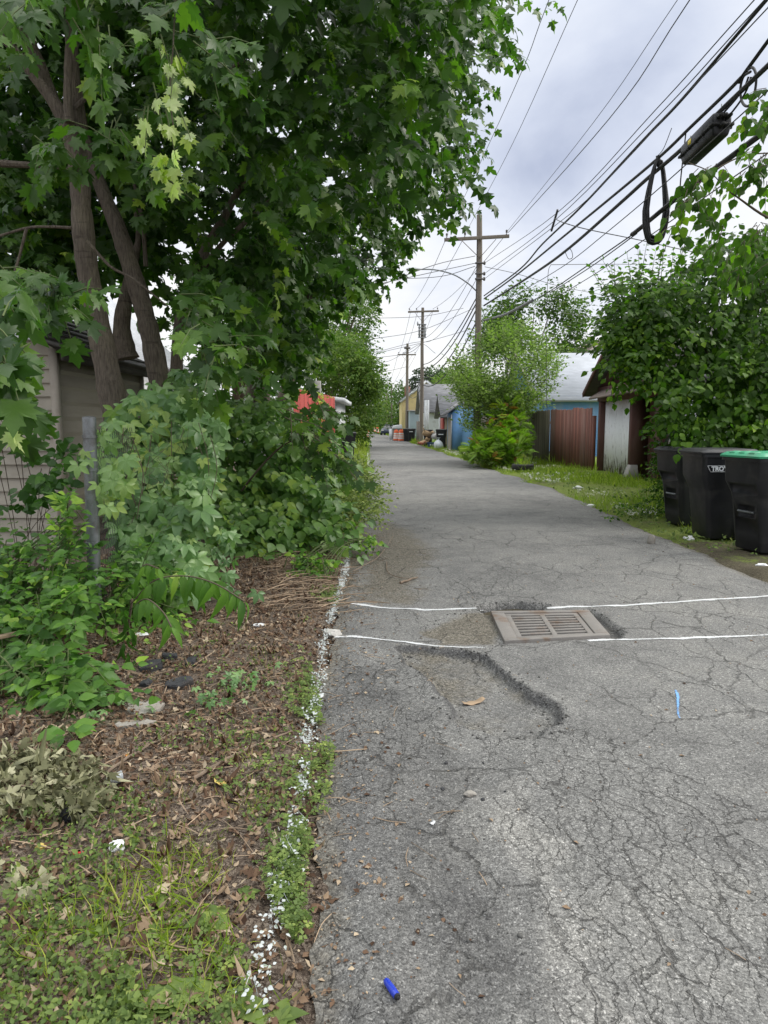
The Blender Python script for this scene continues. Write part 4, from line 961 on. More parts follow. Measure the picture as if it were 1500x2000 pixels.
# drops over the alley to the overgrown side
gL = 'thin service wires crossing the alley'
for i, (a_, m_, b_, ya, yb) in enumerate((((928, 500), (850, 517), (720, 566), 29, 20), ((928, 514), (830, 535), (715, 560), 29, 24), ((928, 520), (860, 540), (760, 545), 29, 30), ((905, 602), (823, 618), (700, 622), 50, 46), ((930, 600), (823, 645), (722, 663), 45, 44), ((930, 640), (830, 668), (735, 690), 50, 58),
                                                ((823, 672), (795, 690), (725, 700), 52, 56), ((795, 686), (760, 705), (730, 708), 76, 66), ((795, 716), (760, 724), (735, 726), 76, 66), ((823, 667), (795, 672), (730, 689), 52, 60), ((850, 690), (823, 672), (790, 690), 50, 60))):
    run([at(*a_, ya), at(*m_, (ya + yb) / 2), at(*b_, yb)], 'thin service wire strung across the alley between the poles and the trees', .009 + .00012 * ya, group=gL, ext=False)
# trunk wires between the poles
gT = 'wires between the successive poles'
def trunk(a, b, sag, r): 
    a = np.array(a, float); b = np.array(b, float); mid = [a + (b - a) * s - UP * sag * 4 * s * (1 - s) for s in np.linspace(0, 1, 7)]
    run(mid, 'wire slung from the nearest pole on to the next poles', r, group=gT, ext=False, k=3)
for dx, dz in ((xa + .1, .2), (xa * .42, .2), (xb - .1, .2)): trunk((p1x + dx, 29, cz + dz), (x2 + dx * .75, Y2, c2_ + .2), .35, .011)
for z0, z1, s_, r in ((z5, at(823, 662, Y2)[2], .5, .012), (z5 - .5, at(823, 668, Y2)[2], .7, .012), (zA, at(823, 712, Y2)[2], .6, .024), (zA - .2, at(823, 720, Y2)[2], .7, .028), (zA - .45, at(823, 737, Y2)[2], .8, .03), (zM, at(823, 752, Y2)[2], .9, .03)): trunk((p1x - .1, 29, z0), (x2 + .1, Y2, z1), s_, r)
for dx, dz in ((-.8, .15), (-.3, .15), (.8, .15)): trunk((x2 + dx, Y2, c2_ + dz), (x3 + dx, Y3, c3_ + dz), .3, .012)
for z0, z1 in ((at(823, 735, Y2)[2], at(794, 752, Y3)[2]), (at(823, 742, Y2)[2], at(794, 756, Y3)[2]), (at(823, 755, Y2)[2], at(794, 762, Y3)[2])): trunk((x2, Y2, z0), (x3, Y3, z1), .8, .022)
for dx in (-.9, .0, .9): trunk((x3 + dx, Y3, c3_ + .1), (at(765, 755, 105)[0] + dx * .6, 105, at(765, 755, 105)[2]), .3, .014)
# closure, coil and loop on the near cables
a = plane_pts([(1347, 287)], .2)[0]; b = plane_pts([(1412, 222)], .2)[0]
ax = unit(b - a); dn = unit(np.cross(ax, (1, 0, 0))); dn = dn if dn[2] < 0 else -dn; sdv = np.cross(ax, dn)
cl = thing('splice_closure', 'black ribbed cable splice closure with a small yellow label slung under the cables', 'cable closure', tuple(a))
def obox(mb, s0, s1, w0, w1, h0, h1, sh=.0):
    p = lambda s, w_, h_: tuple(a + ax * s + sdv * w_ + dn * h_); mb.hexa([p(s0, w0, h0), p(s1, w0, h0), p(s1, w1, h0), p(s0, w1, h0)], [p(s0 + sh, w0 + sh, h1), p(s1 - sh, w0 + sh, h1), p(s1 - sh, w1 - sh, h1), p(s0 + sh, w1 - sh, h1)])
Lc = np.linalg.norm(b - a)
mb = MB(); obox(mb, -.03, Lc, -.125, .125, -.02, .13, .0); mb.build('upper_shell', m_bin, cl, bevel=.03)
mb = MB(); obox(mb, -.03, Lc, -.13, .13, .132, .26, .03); mb.build('lower_shell', m_bin, cl, bevel=.03)
mb = MB(); obox(mb, -.05, Lc + .02, -.145, .145, .115, .145); 
for k in np.linspace(.06, Lc - .06, 5): obox(mb, k - .015, k + .015, -.15, .15, .10, .16)
mb.build('flange', m_rubber, cl)
for w_, h_ in ((-.06, .05), (.0, .05), (.06, .05), (-.03, .16), (.04, .17)): mb = MB(); mb.tube([a + ax * Lc + sdv * w_ + dn * h_, a + ax * (Lc + .10) + sdv * w_ + dn * h_], .024, 8); mb.build('end_port', m_rubber, cl)
m_ylabel = basic('yellow_label', (.55, .44, .03), .6, .15, 30, 0)
mb = MB(); p = lambda s, w_, h_: tuple(a + ax * s + sdv * w_ + dn * h_)
sgn = -1 if (p(.1, -.115, .1)[1] < p(.1, .115, .1)[1]) else 1
obox(mb, .22, .32, sgn * .1255 - .001, sgn * .1255 + .001, .02, .11); mb.build('label_plate', m_ylabel, cl)
mb = MB()
for s in (.03, Lc - .04): mb.tube([a + ax * s - dn * .14, a + ax * s - dn * .02], .009, 6)
mb.build('hanger', m_galv, cl)
tl = plane_pts([(1412, 222), (1440, 190), (1455, 168), (1462, 150)], .2)
for k, lab in enumerate(('upper black tail cable rising from the closure to the loop', 'lower black tail cable rising from the closure to the loop')):
    run([q + np.array((.03 * k, 0, -.09 * k * (1 - i / 3))) for i, q in enumerate(tl)], lab, .013, m_cable, name='tail_cable', cat='cable', ext=False)
lp = plane_pts([(1458, 138), (1470, 132), (1477, 150), (1473, 185), (1462, 207), (1450, 200), (1446, 175), (1452, 150), (1466, 140)], .2)
run(lp, 'small open cable loop above the black closure', .016, m_cable, name='cable_loop', cat='cable', ext=False)
# coil of spare cable
ct = plane_pts([(1287, 312)], .2)[0]; cb = plane_pts([(1277, 478)], .2)[0]
co = thing('cable_coil', 'long hanging coil of black spare cable tied under the cables', 'cable coil', tuple(ct)); dv_ = cb - ct; Lh = np.linalg.norm(dv_); dv_ /= Lh
mb = MB(); q1 = np.array((1.0, .0, 0)); q1 = unit(q1 - dv_ * (q1 @ dv_)); yy = np.cross(dv_, q1)
for k in range(30):
    ph = random.random() * 6; wd = .115 + .095 * random.random(); ln = Lh * (.90 + .10 * random.random()); pts = []
    oy = random.uniform(-.05, .05)
    for q in np.linspace(0, 2 * math.pi, 25):
        s = .5 - .5 * math.cos(q); prof = math.sin(q) * (1 if abs(math.sin(q)) < 0 else 1); ww = wd * np.sign(prof) * abs(prof) ** .55 * (.45 + .55 * min(1, s * 1.6))
        pts.append(ct + dv_ * ln * s + q1 * ww + yy * (oy * math.sin(q * .5) + .012 * math.sin(3 * q + ph)))
    mb.tube(pts, .0135, 6, False)
mb.build('windings', m_cable, co, smooth=True)
mb = MB(); mb.tube([ct - dv_ * .06 - q1 * .02, ct + dv_ * .10 + q1 * .01], .035, 8); mb.build('tie', m_rubber, co)
run(plane_pts([(1283, 306), (1296, 290), (1312, 250)], .2), 'loose straight wire tail sticking up from the coil tie', .006, ext=False)
run(plane_pts([(1340, 256), (1335, 300), (1330, 345), (1328, 372)], .2), 'dark strap hanging from the cable beside the coil', .010, m_cable, ext=False)
run(plane_pts([(1103, 490), (1110, 505), (1118, 503), (1117, 492), (1112, 484)], .2), 'tiny cable loop dangling under the thickest cable', .008, m_cable, name='cable_loop', cat='cable', ext=False)
# ================================================================== leaves
L_MAPLE = leafmat('maple_leaf', [(0, (.022, .050, .020)), (.25, (.036, .080, .024)), (.5, (.058, .115, .030)), (.75, (.11, .19, .034)), (.93, (.24, .30, .07)), (1, (.46, .48, .52))], .38, .30, 2.1, .5)
L_CREEP = leafmat('creeper_leaf', [(0, (.07, .14, .06)), (.5, (.17, .27, .13)), (.8, (.24, .34, .16)), (1, (.33, .40, .12))], .38, .3, 1.5, .8, warm=(.98, 1.06, .86))
L_KNOT = leafmat('broad_leaf', [(0, (.045, .09, .03)), (.5, (.125, .22, .08)), (.85, (.19, .30, .09)), (1, (.26, .35, .09))], .40, .32, 1.6, .7, warm=(1.02, 1.08, .8))
L_SHRUB = leafmat('shrub_leaf', [(0, (.03, .075, .026)), (.5, (.068, .15, .045)), (.85, (.125, .235, .06)), (1, (.22, .33, .08))], .42, .3, 1.6, .5)
L_BUSH = leafmat('mulberry_leaf', [(0, (.018, .042, .010)), (.5, (.046, .098, .018)), (.85, (.10, .18, .026)), (1, (.18, .27, .036))], .5, .38, 1.9, .3)
L_WILLOW = leafmat('willow_leaf', [(0, (.05, .078, .036)), (.5, (.12, .165, .082)), (1, (.24, .30, .16))], .5, .35, 1.6, .4)
L_SUMAC = leafmat('sumac_leaf', [(0, (.05, .08, .016)), (.5, (.11, .19, .03)), (.9, (.21, .30, .04)), (1, (.24, .10, .05))], .5, .35, 1.6, .4)
L_FAR = leafmat('far_leaf', [(0, (.030, .060, .020)), (.5, (.068, .118, .034)), (1, (.14, .19, .06))], .55, .3, 1.5, .3)
L_YELL = leafmat('vine_leaf', [(0, (.07, .12, .02)), (.5, (.16, .25, .03)), (1, (.32, .38, .05))], .45, .35, 1.6, .4)
L_CONIF = leafmat('conifer_leaf', [(0, (.012, .026, .018)), (1, (.04, .065, .04))], .6, .1, 1, .3)
L_WEED = leafmat('weed_leaf', [(0, (.06, .095, .035)), (.5, (.125, .185, .06)), (.85, (.21, .28, .085)), (1, (.32, .38, .12))], .5, .3, 1.4, .35, (1, 1.15, .5), (.95, .95, .85))
L_GRASS = leafmat('grass_blade', [(0, (.09, .125, .03)), (.5, (.19, .255, .055)), (.85, (.31, .35, .10)), (1, (.46, .43, .22))], .55, .35, 1.5, .3)
L_DEAD = leafmat('dead_leaf', [(0, (.055, .032, .022)), (.4, (.15, .092, .062)), (.7, (.27, .19, .13)), (1, (.46, .37, .27))], .8, .1, 1, .2, (1, .9, .7), (1, 1, 1))
L_PILE = leafmat('wilted_leaf', [(0, (.10, .10, .055)), (.5, (.22, .22, .125)), (1, (.46, .44, .30))], .75, .15, 1, .2, (1, 1, .7), (1, 1, 1))
m_flower = basic('white_petal', (.72, .72, .66), .7, .1, 20, 0)

def clumpy(P, sc, thr, seed=0):
    ph = np.random.default_rng(seed).random(9) * 7
    f = sum(np.sin(P[:, i] * sc * (1 + .37 * k) + P[:, (i + 1) % 3] * sc * .6 + ph[3 * k + i]) for i in range(3) for k in range(3)) / 9
    return f > thr
def cloud(poly, n, Yr, thr=None, sc=1.6, seed=0, bias=None):
    P = poly_sample(poly, n); Y = Yr[0] + (Yr[1] - Yr[0]) * (rnd(n) if bias is None else rnd(n) ** bias)
    C = atv(P[:, 0], P[:, 1], Y); 
    if thr is not None: C = C[clumpy(C, sc, thr, seed)]
    return C
def dirs(n, mean, spread=.6): return unit(np.array(mean, float)[None] + rn(n, 3) * spread)

# ------------------------------------------------------------------ maples
def trunk_px(mb, px, Y, wpx, n=14, k=5):
    Ys = Y if hasattr(Y, '__len__') else [Y] * len(px)
    pts = [at(u, v, y) for (u, v), y in zip(px, Ys)]; rad = [w_ / F * y / 2 * .88 for w_, y in zip(wpx, Ys)]
    P = spl(pts, k); Rr = np.interp(np.linspace(0, len(pts) - 1, len(P)), range(len(pts)), rad)
    mb.tube(P, list(Rr * (1 + .05 * rn(len(P)))), n)
mA = thing('maple_tree', 'multi-stemmed maple with bare grey trunks rising behind the galvanised fence post', 'tree', (-2.55, 7.0, 0))
tb = MB()
trunk_px(tb, [(250, 905), (225, 800), (203, 690), (185, 600), (170, 520), (160, 420), (155, 330), (148, 240), (143, 150), (138, 40), (132, -120), (120, -300)], 6.9, [66, 58, 52, 48, 48, 44, 40, 30, 26, 24, 20, 12])
trunk_px(tb, [(345, 900), (322, 800), (303, 700), (285, 620), (258, 530), (232, 450), (205, 385), (185, 330), (165, 260), (150, 150)], [7.5, 7.5, 7.5, 7.5, 7.5, 7.5, 7.5, 7.5, 7.5, 7.5], [62, 50, 45, 42, 38, 36, 30, 24, 20, 14])
trunk_px(tb, [(150, 330), (128, 240), (98, 190), (60, 140), (30, 100), (-20, 50), (-80, 0)], 6.75, [30, 30, 24, 22, 19, 18, 14], 12)
trunk_px(tb, [(140, 260), (112, 215), (75, 130), (45, 60), (20, -20), (0, -120)], 6.9, [26, 24, 34, 30, 26, 20], 12)
trunk_px(tb, [(136, 240), (132, 190), (134, 100), (136, 60)], 6.6, [20, 18, 15, 12], 10)
trunk_px(tb, [(148, 210), (175, 185), (210, 165), (240, 150)], 6.8, [12, 10, 8, 5], 8)
trunk_px(tb, [(160, 340), (110, 325), (50, 322), (-20, 318)], 6.9, [9, 10, 13, 15], 8)
trunk_px(tb, [(140, 445), (95, 443), (50, 446), (-30, 470)], 6.6, [7, 6, 6, 6], 8)
trunk_px(tb, [(52, 446), (38, 500), (22, 555)], 6.5, [7, 6, 6], 8)
trunk_px(tb, [(250, 700), (238, 640), (250, 560), (270, 470), (262, 380)], 8.2, [46, 40, 26, 14, 10], 10)
trunk_px(tb, [(345, 760), (346, 690), (356, 600), (385, 530), (405, 480), (440, 420), (485, 330), (510, 250)], 7.9, [32, 26, 24, 24, 22, 18, 14, 9], 10)
trunk_px(tb, [(385, 540), (440, 470), (530, 390), (600, 320)], 7.7, [14, 11, 9, 6], 8)
trunk_px(tb, [(285, 520), (278, 430), (262, 360)], 7.9, [10, 9, 7], 7)
trunk_px(tb, [(170, 470), (215, 520), (260, 545), (330, 600)], 6.7, [7, 6, 5, 3], 7)
trunk_px(tb, [(400, 160), (440, 140), (478, 118)], 6.0, [6, 8, 9], 7)
tw = MB(); lb = LB(); lb2 = LB()
def proj(C):
    d = C - np.array((0, 0, EYE)); dep = d[:, 1] * CP - d[:, 2] * SP; yy = d[:, 1] * SP + d[:, 2] * CP
    return np.stack([750 + F * d[:, 0] / dep, 1000 - F * yy / dep], -1)
def maple(poly, n, Yr, tint, lbx, tm=MAPLE, size=.135, pairs=4, Lt=.45, mean=(.5, -.45, -.35), thr=None, seed=0, droop=.75, tws=None, sc=1.6, bias=None, face=(.1, -.45, 0), up=.75, near=False):
    C = cloud(poly, n, Yr, thr, sc, seed, bias)
    if not near:
        uv = proj(C); C = C[~((uv[:, 0] > 40) & (uv[:, 0] < 345) & (uv[:, 1] > 530))]
    M = len(C)
    sprays(lbx, tm, C, dirs(M, mean, .55), pairs, Lt, size, np.clip(tint + .13 * rn(M), 0, .9), droop=droop, out=.75, up=up, tw=tws, jitter=.45, face=face, hang=.25)
# deep shade behind the trunks
maple([(-250, -450), (760, -450), (800, 0), (770, 250), (640, 430), (560, 540), (520, 620), (430, 660), (330, 610), (290, 585), (230, 580), (120, 610), (-250, 650)], 1350, (8.6, 12), .33, lb, MAPLE2, .15, 4, .6, (.3, -.5, -.3))
maple([(-250, -650), (700, -650), (900, -60), (-250, -60)], 620, (5.5, 11), .33, lb, MAPLE2, .19, 4, .6, (.3, -.3, -.2))
maple([(240, -60), (430, -60), (560, 300), (560, 560), (440, 640), (330, 600), (300, 520), (250, 330)], 240, (7.3, 8.8), .33, lb, MAPLE, .14)
maple([(-60, 180), (120, 200), (130, 560), (40, 600), (-60, 600)], 90, (7.4, 8.8), .33, lb, MAPLE, .14)
maple([(-120, -150), (330, -150), (330, 480), (120, 540), (-120, 560)], 560, (8.4, 10.5), .33, lb, MAPLE2, .18, 4, .6, (.3, -.5, -.3))
# outer leaves toward the alley
maple([(380, -150), (870, -150), (905, 0), (890, 110), (860, 200), (800, 260), (780, 330), (730, 350), (600, 420), (520, 420), (420, 330), (350, 250), (320, 100)], 480, (5.8, 8.6), .33, lb, MAPLE, .135, thr=-.12, seed=1)
maple([(330, 540), (480, 440), (640, 400), (690, 450), (600, 540), (500, 640), (470, 720), (400, 720), (350, 650)], 120, (6.3, 8.6), .33, lb, MAPLE, .135, thr=-.1, seed=2)
maple([(-50, -60), (240, -60), (420, 40), (380, 230), (330, 200), (250, 60), (60, 40), (-50, 60)], 34, (4.2, 5.6), .33, lb, MAPLE, .135, 3, .4, tws=tw)
maple([(60, 260), (170, 270), (190, 330), (90, 330)], 7, (4.9, 5.4), .33, lb, MAPLE, .14, 3, .3, tws=tw)
maple([(200, 200), (330, 220), (330, 330), (240, 340)], 14, (4.9, 5.6), .33, lb, MAPLE, .14, 3, .35, tws=tw)
maple([(-90, 520), (30, 540), (70, 620), (80, 680), (50, 710), (0, 740), (-90, 740)], 24, (2.7, 3.5), .33, lb, MAPLE, .125, 3, .25, (.25, -.3, -.2), tws=tw, face=(.3, -.9, 0), near=True)
maple([(-60, 500), (60, 520), (150, 560), (150, 600), (60, 590)], 16, (4.2, 5.0), .33, lb, MAPLE, .13, 3, .25, tws=tw, near=True)
maple([(345, 555), (400, 620), (440, 690), (430, 720), (380, 680), (340, 620)], 20, (4.9, 5.8), .33, lb, MAPLE, .125, 3, .4, (.6, -.3, -.3), tws=tw, face=(.1, -.7, 0))
# a broken hanging twig with pale wilted leaves
C = cloud([(290, 40), (345, 40), (350, 230), (275, 240), (300, 120)], 9, (4.3, 4.5)); sprays(lb, MAPLE, C, dirs(len(C), (0, -.1, -1), .2), 2, .2, .075, .98, droop=1.3, out=.4, up=.1, tw=tw, tjit=.03, jitter=.6)
C = cloud([(300, 270), (355, 270), (350, 330), (310, 335)], 4, (4.4, 4.5)); sprays(lb, MAPLE, C, dirs(len(C), (0, -.1, -1), .2), 2, .15, .08, .95, droop=1.3, out=.4, up=.1, tjit=.02, jitter=.8)
C = np.array([at(10, 800, 2.9), at(25, 810, 2.95)]); sprays(lb, MAPLE, C, dirs(2, (0, -.1, -1), .2), 2, .06, .09, .98, droop=1.4, out=.3, up=.1, tjit=.02, jitter=.8)
tb.tube(spl([at(345, -40, 4.4), at(338, 90, 4.4), at(332, 180, 4.4), at(340, 260, 4.45)], 5), .004, 5)
tb.build('trunk', m_bark, mA, smooth=True); lb.build('crown', L_MAPLE, mA)
tw.build('stems', m_greenstem, mA)

mB = thing('maple_tree', 'maple with one dark thick trunk behind the arching shrub, leaning its crown over the alley', 'tree', (-2.3, 13.2, 0))
tb = MB(); trunk_px(tb, [(500, 850), (505, 760), (505, 690), (503, 620), (512, 560), (522, 500), (540, 420), (560, 300)], 13.2, [56, 50, 46, 48, 46, 40, 30, 20])
trunk_px(tb, [(512, 660), (560, 620), (610, 570), (660, 540), (720, 500)], 12.8, [26, 24, 20, 14, 8], 10); trunk_px(tb, [(540, 430), (610, 350), (690, 280), (760, 200)], 12.5, [22, 18, 14, 8], 10)
lb = LB(); tw = MB()
maple([(600, -120), (975, -80), (975, 30), (955, 140), (920, 205), (912, 280), (915, 325), (905, 345), (875, 385), (830, 405), (785, 435), (700, 430), (640, 300)], 620, (8.6, 12.5), .36, lb, MAPLE2, .135, thr=-.22, seed=3, mean=(.6, -.3, -.25))
maple([(480, 280), (700, 380), (800, 430), (770, 480), (740, 530), (680, 575), (620, 570), (560, 640), (480, 650), (460, 500)], 520, (11, 14.5), .36, lb, MAPLE2, .14, thr=-.3, seed=4)
maple([(540, 590), (600, 600), (600, 680), (585, 720), (540, 710), (490, 750), (450, 680)], 120, (9.5, 12.5), .36, lb, MAPLE2, .14, thr=-.2, seed=5)
C = atv(np.array([1040., 1060, 1075]), np.array([-2., 2, -5]), np.array([8.5, 8.6, 8.5])); sprays(lb, MAPLE2, C, dirs(3, (.3, -.2, -.7), .3), 2, .2, .11, .6)
C = atv(np.array([735., 720, 745]), np.array([540., 550, 520]), np.array([10.5, 10.6, 10.4])); sprays(lb, MAPLE2, C, dirs(3, (.3, -.2, -.7), .3), 2, .2, .13, .3)
tb.build('trunk', m_bark, mB, smooth=True); lb.build('crown', L_MAPLE, mB)
mC = thing('maple_tree', 'smaller maple with a short pale leaning trunk near the white block garage', 'tree', (-2.3, 16.8, 0))
tb = MB(); trunk_px(tb, [(548, 860), (556, 790), (566, 740), (575, 690), (590, 620), (600, 560)], 16.8, [40, 34, 32, 30, 24, 14]); tb.build('trunk', m_bark, mC, smooth=True)
lb = LB(); maple([(520, 470), (660, 500), (715, 540), (680, 580), (610, 620), (590, 690), (560, 640), (520, 680)], 190, (14.5, 19), .36, lb, MAPLE2, .14, thr=-.2, seed=6, mean=(.5, -.4, -.4)); lb.build('crown', L_MAPLE, mC)

# ------------------------------------------------------------------ plants along the fence
t = thing('creeper_vine', 'Virginia creeper with five-part leaves draped over the chain link fence end', 'vine', (-2.2, 5.6, 0))
lb = LB(); st = MB()
def drape(poly, n, lo, hi): 
    P = poly_sample(poly, n); k = np.clip((P[:, 1] - 750) / 430, 0, 1); Y = hi + (lo - hi) * k + .5 * (rnd(n) - .5); return atv(P[:, 0], P[:, 1], Y)
C = drape([(215, 800), (300, 745), (350, 770), (430, 800), (430, 900), (405, 1000), (350, 1020), (420, 1130), (350, 1180), (250, 1150), (215, 1010), (205, 880)], 720, 5.3, 6.6); M = len(C)
lb.put(PALM5, C, dirs(M, (.25, -.45, -.85), .35), dirs(M, (.3, -.8, .7), .32), .125 * (.55 + .7 * rnd(M)), np.clip(.6 + .22 * rn(M), 0, 1), .6 + rnd(M))
C = drape([(190, 830), (240, 800), (270, 960), (210, 1000), (150, 930), (155, 880)], 34, 4.9, 5.3); M = len(C)
lb.put(PALM5, C, dirs(M, (.1, -.45, -.85), .3), dirs(M, (.0, -.8, .7), .25), .105 * (.7 + .4 * rnd(M)), np.clip(.85 + .1 * rn(M), 0, 1), .6 + rnd(M))
C = drape([(330, 1000), (470, 1040), (450, 1130), (520, 1150), (480, 1170), (350, 1140)], 50, 5.6, 6.4); M = len(C)
lb.put(PALM5, C, dirs(M, (.3, -.45, -.8), .35), dirs(M, (.2, -.6, .9), .3), .09 * (.6 + .6 * rnd(M)), np.clip(.45 + .2 * rn(M), 0, 1), .6 + rnd(M))
C = drape([(330, 725), (380, 720), (400, 790), (340, 800)], 30, 6.4, 7.2); M = len(C); lb.put(PALM5, C, dirs(M, (.2, -.4, -.85), .35), dirs(M, (.2, -.75, .75), .3), .10, np.clip(.4 + .2 * rn(M), 0, 1), .6 + rnd(M))
for i in range(22):
    u = random.uniform(225, 420); v0 = random.uniform(800, 1000); y = random.uniform(5.5, 6.4); st.tube(spl([at(u, v0, y), at(u + random.uniform(-15, 25), v0 + 70, y), at(u + random.uniform(-20, 30), v0 + 160, y - .05)], 3), .003, 4, False)
for i in range(160):      # tangled dry tendrils under the drape
    u = random.uniform(200, 360); v0 = random.uniform(830, 1080); y = random.uniform(5.6, 6.3); q = at(u, v0, y); st.tube(spl([q, q + rn(3) * .06 - UP * .06, q + rn(3) * .10 - UP * .14], 3), .0016, 3, False)
lb.build('foliage', L_CREEP, t); st.build('stems', m_twig, t)

def ground_y(v): return 1.5 / max(1e-3, -(((1000 - v) / F) * CP - SP)) 
t = thing('arching_shrub', 'big arching shrub with rows of broad oval leaves spilling towards the road edge', 'shrub', (-1.9, 8.5, 0))
lb = LB(); st = MB()
def face_cloud(poly, n, vb, Yb, slope, th):
    P = poly_sample(poly, n); Y = Yb + (vb - P[:, 1]) / 100 * slope + th * rnd(n); C = atv(P[:, 0], P[:, 1], Y); C[:, 2] = np.maximum(C[:, 2], .06); return C
POL = [(400, 780), (480, 775), (570, 800), (610, 850), (625, 940), (630, 1010), (600, 1055), (540, 1090), (430, 1105), (380, 1040), (395, 900)]
C = face_cloud(POL, 330, 1100, 7.3, .75, 1.2); M = len(C); sprays(lb, HEART, C, dirs(M, (.75, -.45, -.22), .28), 6, .62, .125, np.clip(.6 + .2 * rn(M), 0, 1), droop=.35, out=.75, up=1.1, jitter=.35, face=(.15, -.6, 0), opp=True, hang=.28)
C = face_cloud(POL, 260, 1100, 8.3, .75, 1.2); M = len(C); sprays(lb, HEART, C, dirs(M, (.6, -.45, -.22), .4), 5, .6, .12, .5, droop=.4, jitter=.4)
C = face_cloud([(380, 760), (520, 775), (520, 850), (400, 830)], 60, 850, 9.0, 1., 1.); M = len(C); sprays(lb, HEART, C, dirs(M, (.6, -.5, -.1), .3), 5, .55, .115, np.clip(.5 + .15 * rn(M), 0, 1), droop=.35, up=1.1, jitter=.35, face=(.1, -.6, 0))
for i in range(60):
    P = poly_sample(POL, 1)[0]; y = 8.4 + (1100 - P[1]) / 100 * .7; c = at(P[0], P[1], y); c[2] = max(c[2], .3); b = np.array((random.uniform(-2.6, -1.6), y + .5, .0)); st.tube(spl([b, (b + c) / 2 + UP * .25, c], 4), .008, 5, False)
lb.build('foliage', L_KNOT, t); st.build('stems', m_greenstem, t)

t = thing('maple_sapling', 'young maple branch with drooping leaves hanging over the road edge before the dark bin', 'sapling', (-1.9, 8.8, 0))
lb = LB(); st = MB()
C = cloud([(540, 790), (600, 815), (640, 850), (672, 890), (660, 905), (620, 880), (560, 850)], 34, (7.0, 8.0)); M = len(C); sprays(lb, MAPLE, C, dirs(M, (.75, -.2, -.5), .3), 3, .35, .115, np.clip(.38 + .1 * rn(M), 0, 1), droop=.8, tw=st, face=(.1, -.6, 0))
C = cloud([(580, 780), (630, 760), (640, 800), (600, 830)], 8, (8.0, 9.0)); M = len(C); sprays(lb, MAPLE, C, dirs(M, (.6, -.2, -.5), .3), 3, .35, .12, .42, droop=.8, tw=st, face=(.1, -.6, 0))
st.tube(spl([(-2.0, 9.0, 0), (-1.9, 8.9, .5), at(540, 880, 8.2), at(600, 860, 7.6), at(665, 898, 7.0)], 5), spr([.018, .015, .011, .008, .004], 5, 5), 6)
lb.build('foliage', L_MAPLE, t); st.build('stem', m_twig, t)

def shrub(name, label, cat, loc, parts, mat, stems=20, sm=None, smr=.005):
    t = thing(name, label, cat, loc); lb = LB(); st = MB()
    for kw in parts:
        C = face_cloud(kw['poly'], kw['n'], kw['vb'], kw['Yb'], kw['slope'], kw['th']); M = len(C)
        sprays(lb, kw.get('tm', OVATE), C, dirs(M, kw.get('mean', (.2, -.6, .3)), kw.get('spread', .4)), kw.get('pairs', 6), kw.get('L', .35), kw['size'], np.clip(kw['tint'] + .15 * rn(M), 0, 1), droop=kw.get('droop', .25), out=kw.get('out', .8), up=kw.get('up', 1.), jitter=.35, face=kw.get('face', (0, -.6, 0)), hang=kw.get('hang', .3), tw=st if kw.get('twigs') else None, wmat_r=.0022)
        for c in C[:stems]:
            b = np.array((loc[0] + random.uniform(-.3, .3), loc[1] + random.uniform(-.3, .4), -.02)); c2 = c + (0, .08, 0); st.tube(spl([b, (b + c2) / 2 + UP * .12, c2], 4), smr, 5, False)
    lb.build('foliage', mat, t); st.build('stems', sm or m_greenstem, t); return t
A1 = [(-80, 1060), (60, 1055), (140, 1080), (195, 1110), (190, 1200), (110, 1235), (-80, 1240)]
shrub('leafy_shrub', 'upright shrub of paired oval leaves in front of the tan shed, beside the fence post', 'shrub', (-2.75, 5.0, 0), [
    dict(poly=A1, n=95, vb=1235, Yb=4.1, slope=.45, th=.35, size=.075, tint=.5, pairs=7, L=.38, mean=(.35, -.5, .1), twigs=True),
    dict(poly=A1, n=110, vb=1235, Yb=4.6, slope=.4, th=.5, size=.08, tint=.45, pairs=6, L=.4),
    dict(poly=[(110, 980), (165, 990), (170, 1080), (110, 1070)], n=10, vb=1200, Yb=4.3, slope=.2, th=.3, size=.075, tint=.8, pairs=5, L=.25, mean=(.1, -.3, .9), twigs=True)], L_SHRUB)
A2 = [(-80, 1255), (100, 1235), (180, 1290), (215, 1350), (165, 1400), (105, 1440), (20, 1410), (-80, 1400)]
shrub('leafy_shrub', 'low shrub of paired oval leaves spreading over the leaf litter, lowest of the greenery', 'shrub', (-1.9, 3.6, .1), [
    dict(poly=A2, n=85, vb=1430, Yb=3.15, slope=.45, th=.2, size=.088, tint=.55, pairs=8, L=.42, mean=(.4, -.6, -.3), twigs=True),
    dict(poly=A2, n=60, vb=1430, Yb=3.4, slope=.4, th=.3, size=.08, tint=.5, pairs=6, L=.3)], L_SHRUB)
A3 = [(195, 1090), (330, 1100), (350, 1180), (300, 1240), (230, 1260), (190, 1200)]
shrub('leafy_shrub', 'mixed light green undergrowth at the foot of the fence post', 'shrub', (-2.05, 5.0, .03), [
    dict(poly=A3, n=60, vb=1250, Yb=4.75, slope=.3, th=.3, size=.07, tint=.55, pairs=5, L=.3, mean=(.3, -.5, .2), twigs=True)], L_SHRUB)
shrub('dark_vine', 'dark leaved vine climbing the shaded tan shed wall', 'vine', (-3.2, 6.5, 0), [
    dict(poly=[(-60, 950), (60, 920), (120, 880), (160, 880), (150, 940), (120, 990), (60, 1020), (-60, 1030)], n=32, vb=1030, Yb=5.2, slope=.3, th=.5, size=.085, tint=.05, pairs=4, L=.25, tm=HEART, face=(0, -.9, 0), up=.4),
    dict(poly=[(-60, 820), (40, 800), (30, 870), (-60, 880)], n=7, vb=900, Yb=5.0, slope=.2, th=.3, size=.09, tint=.1, pairs=3, L=.2, tm=HEART, face=(0, -.9, 0), up=.4)], L_SHRUB, stems=5, sm=m_twig, smr=.003)
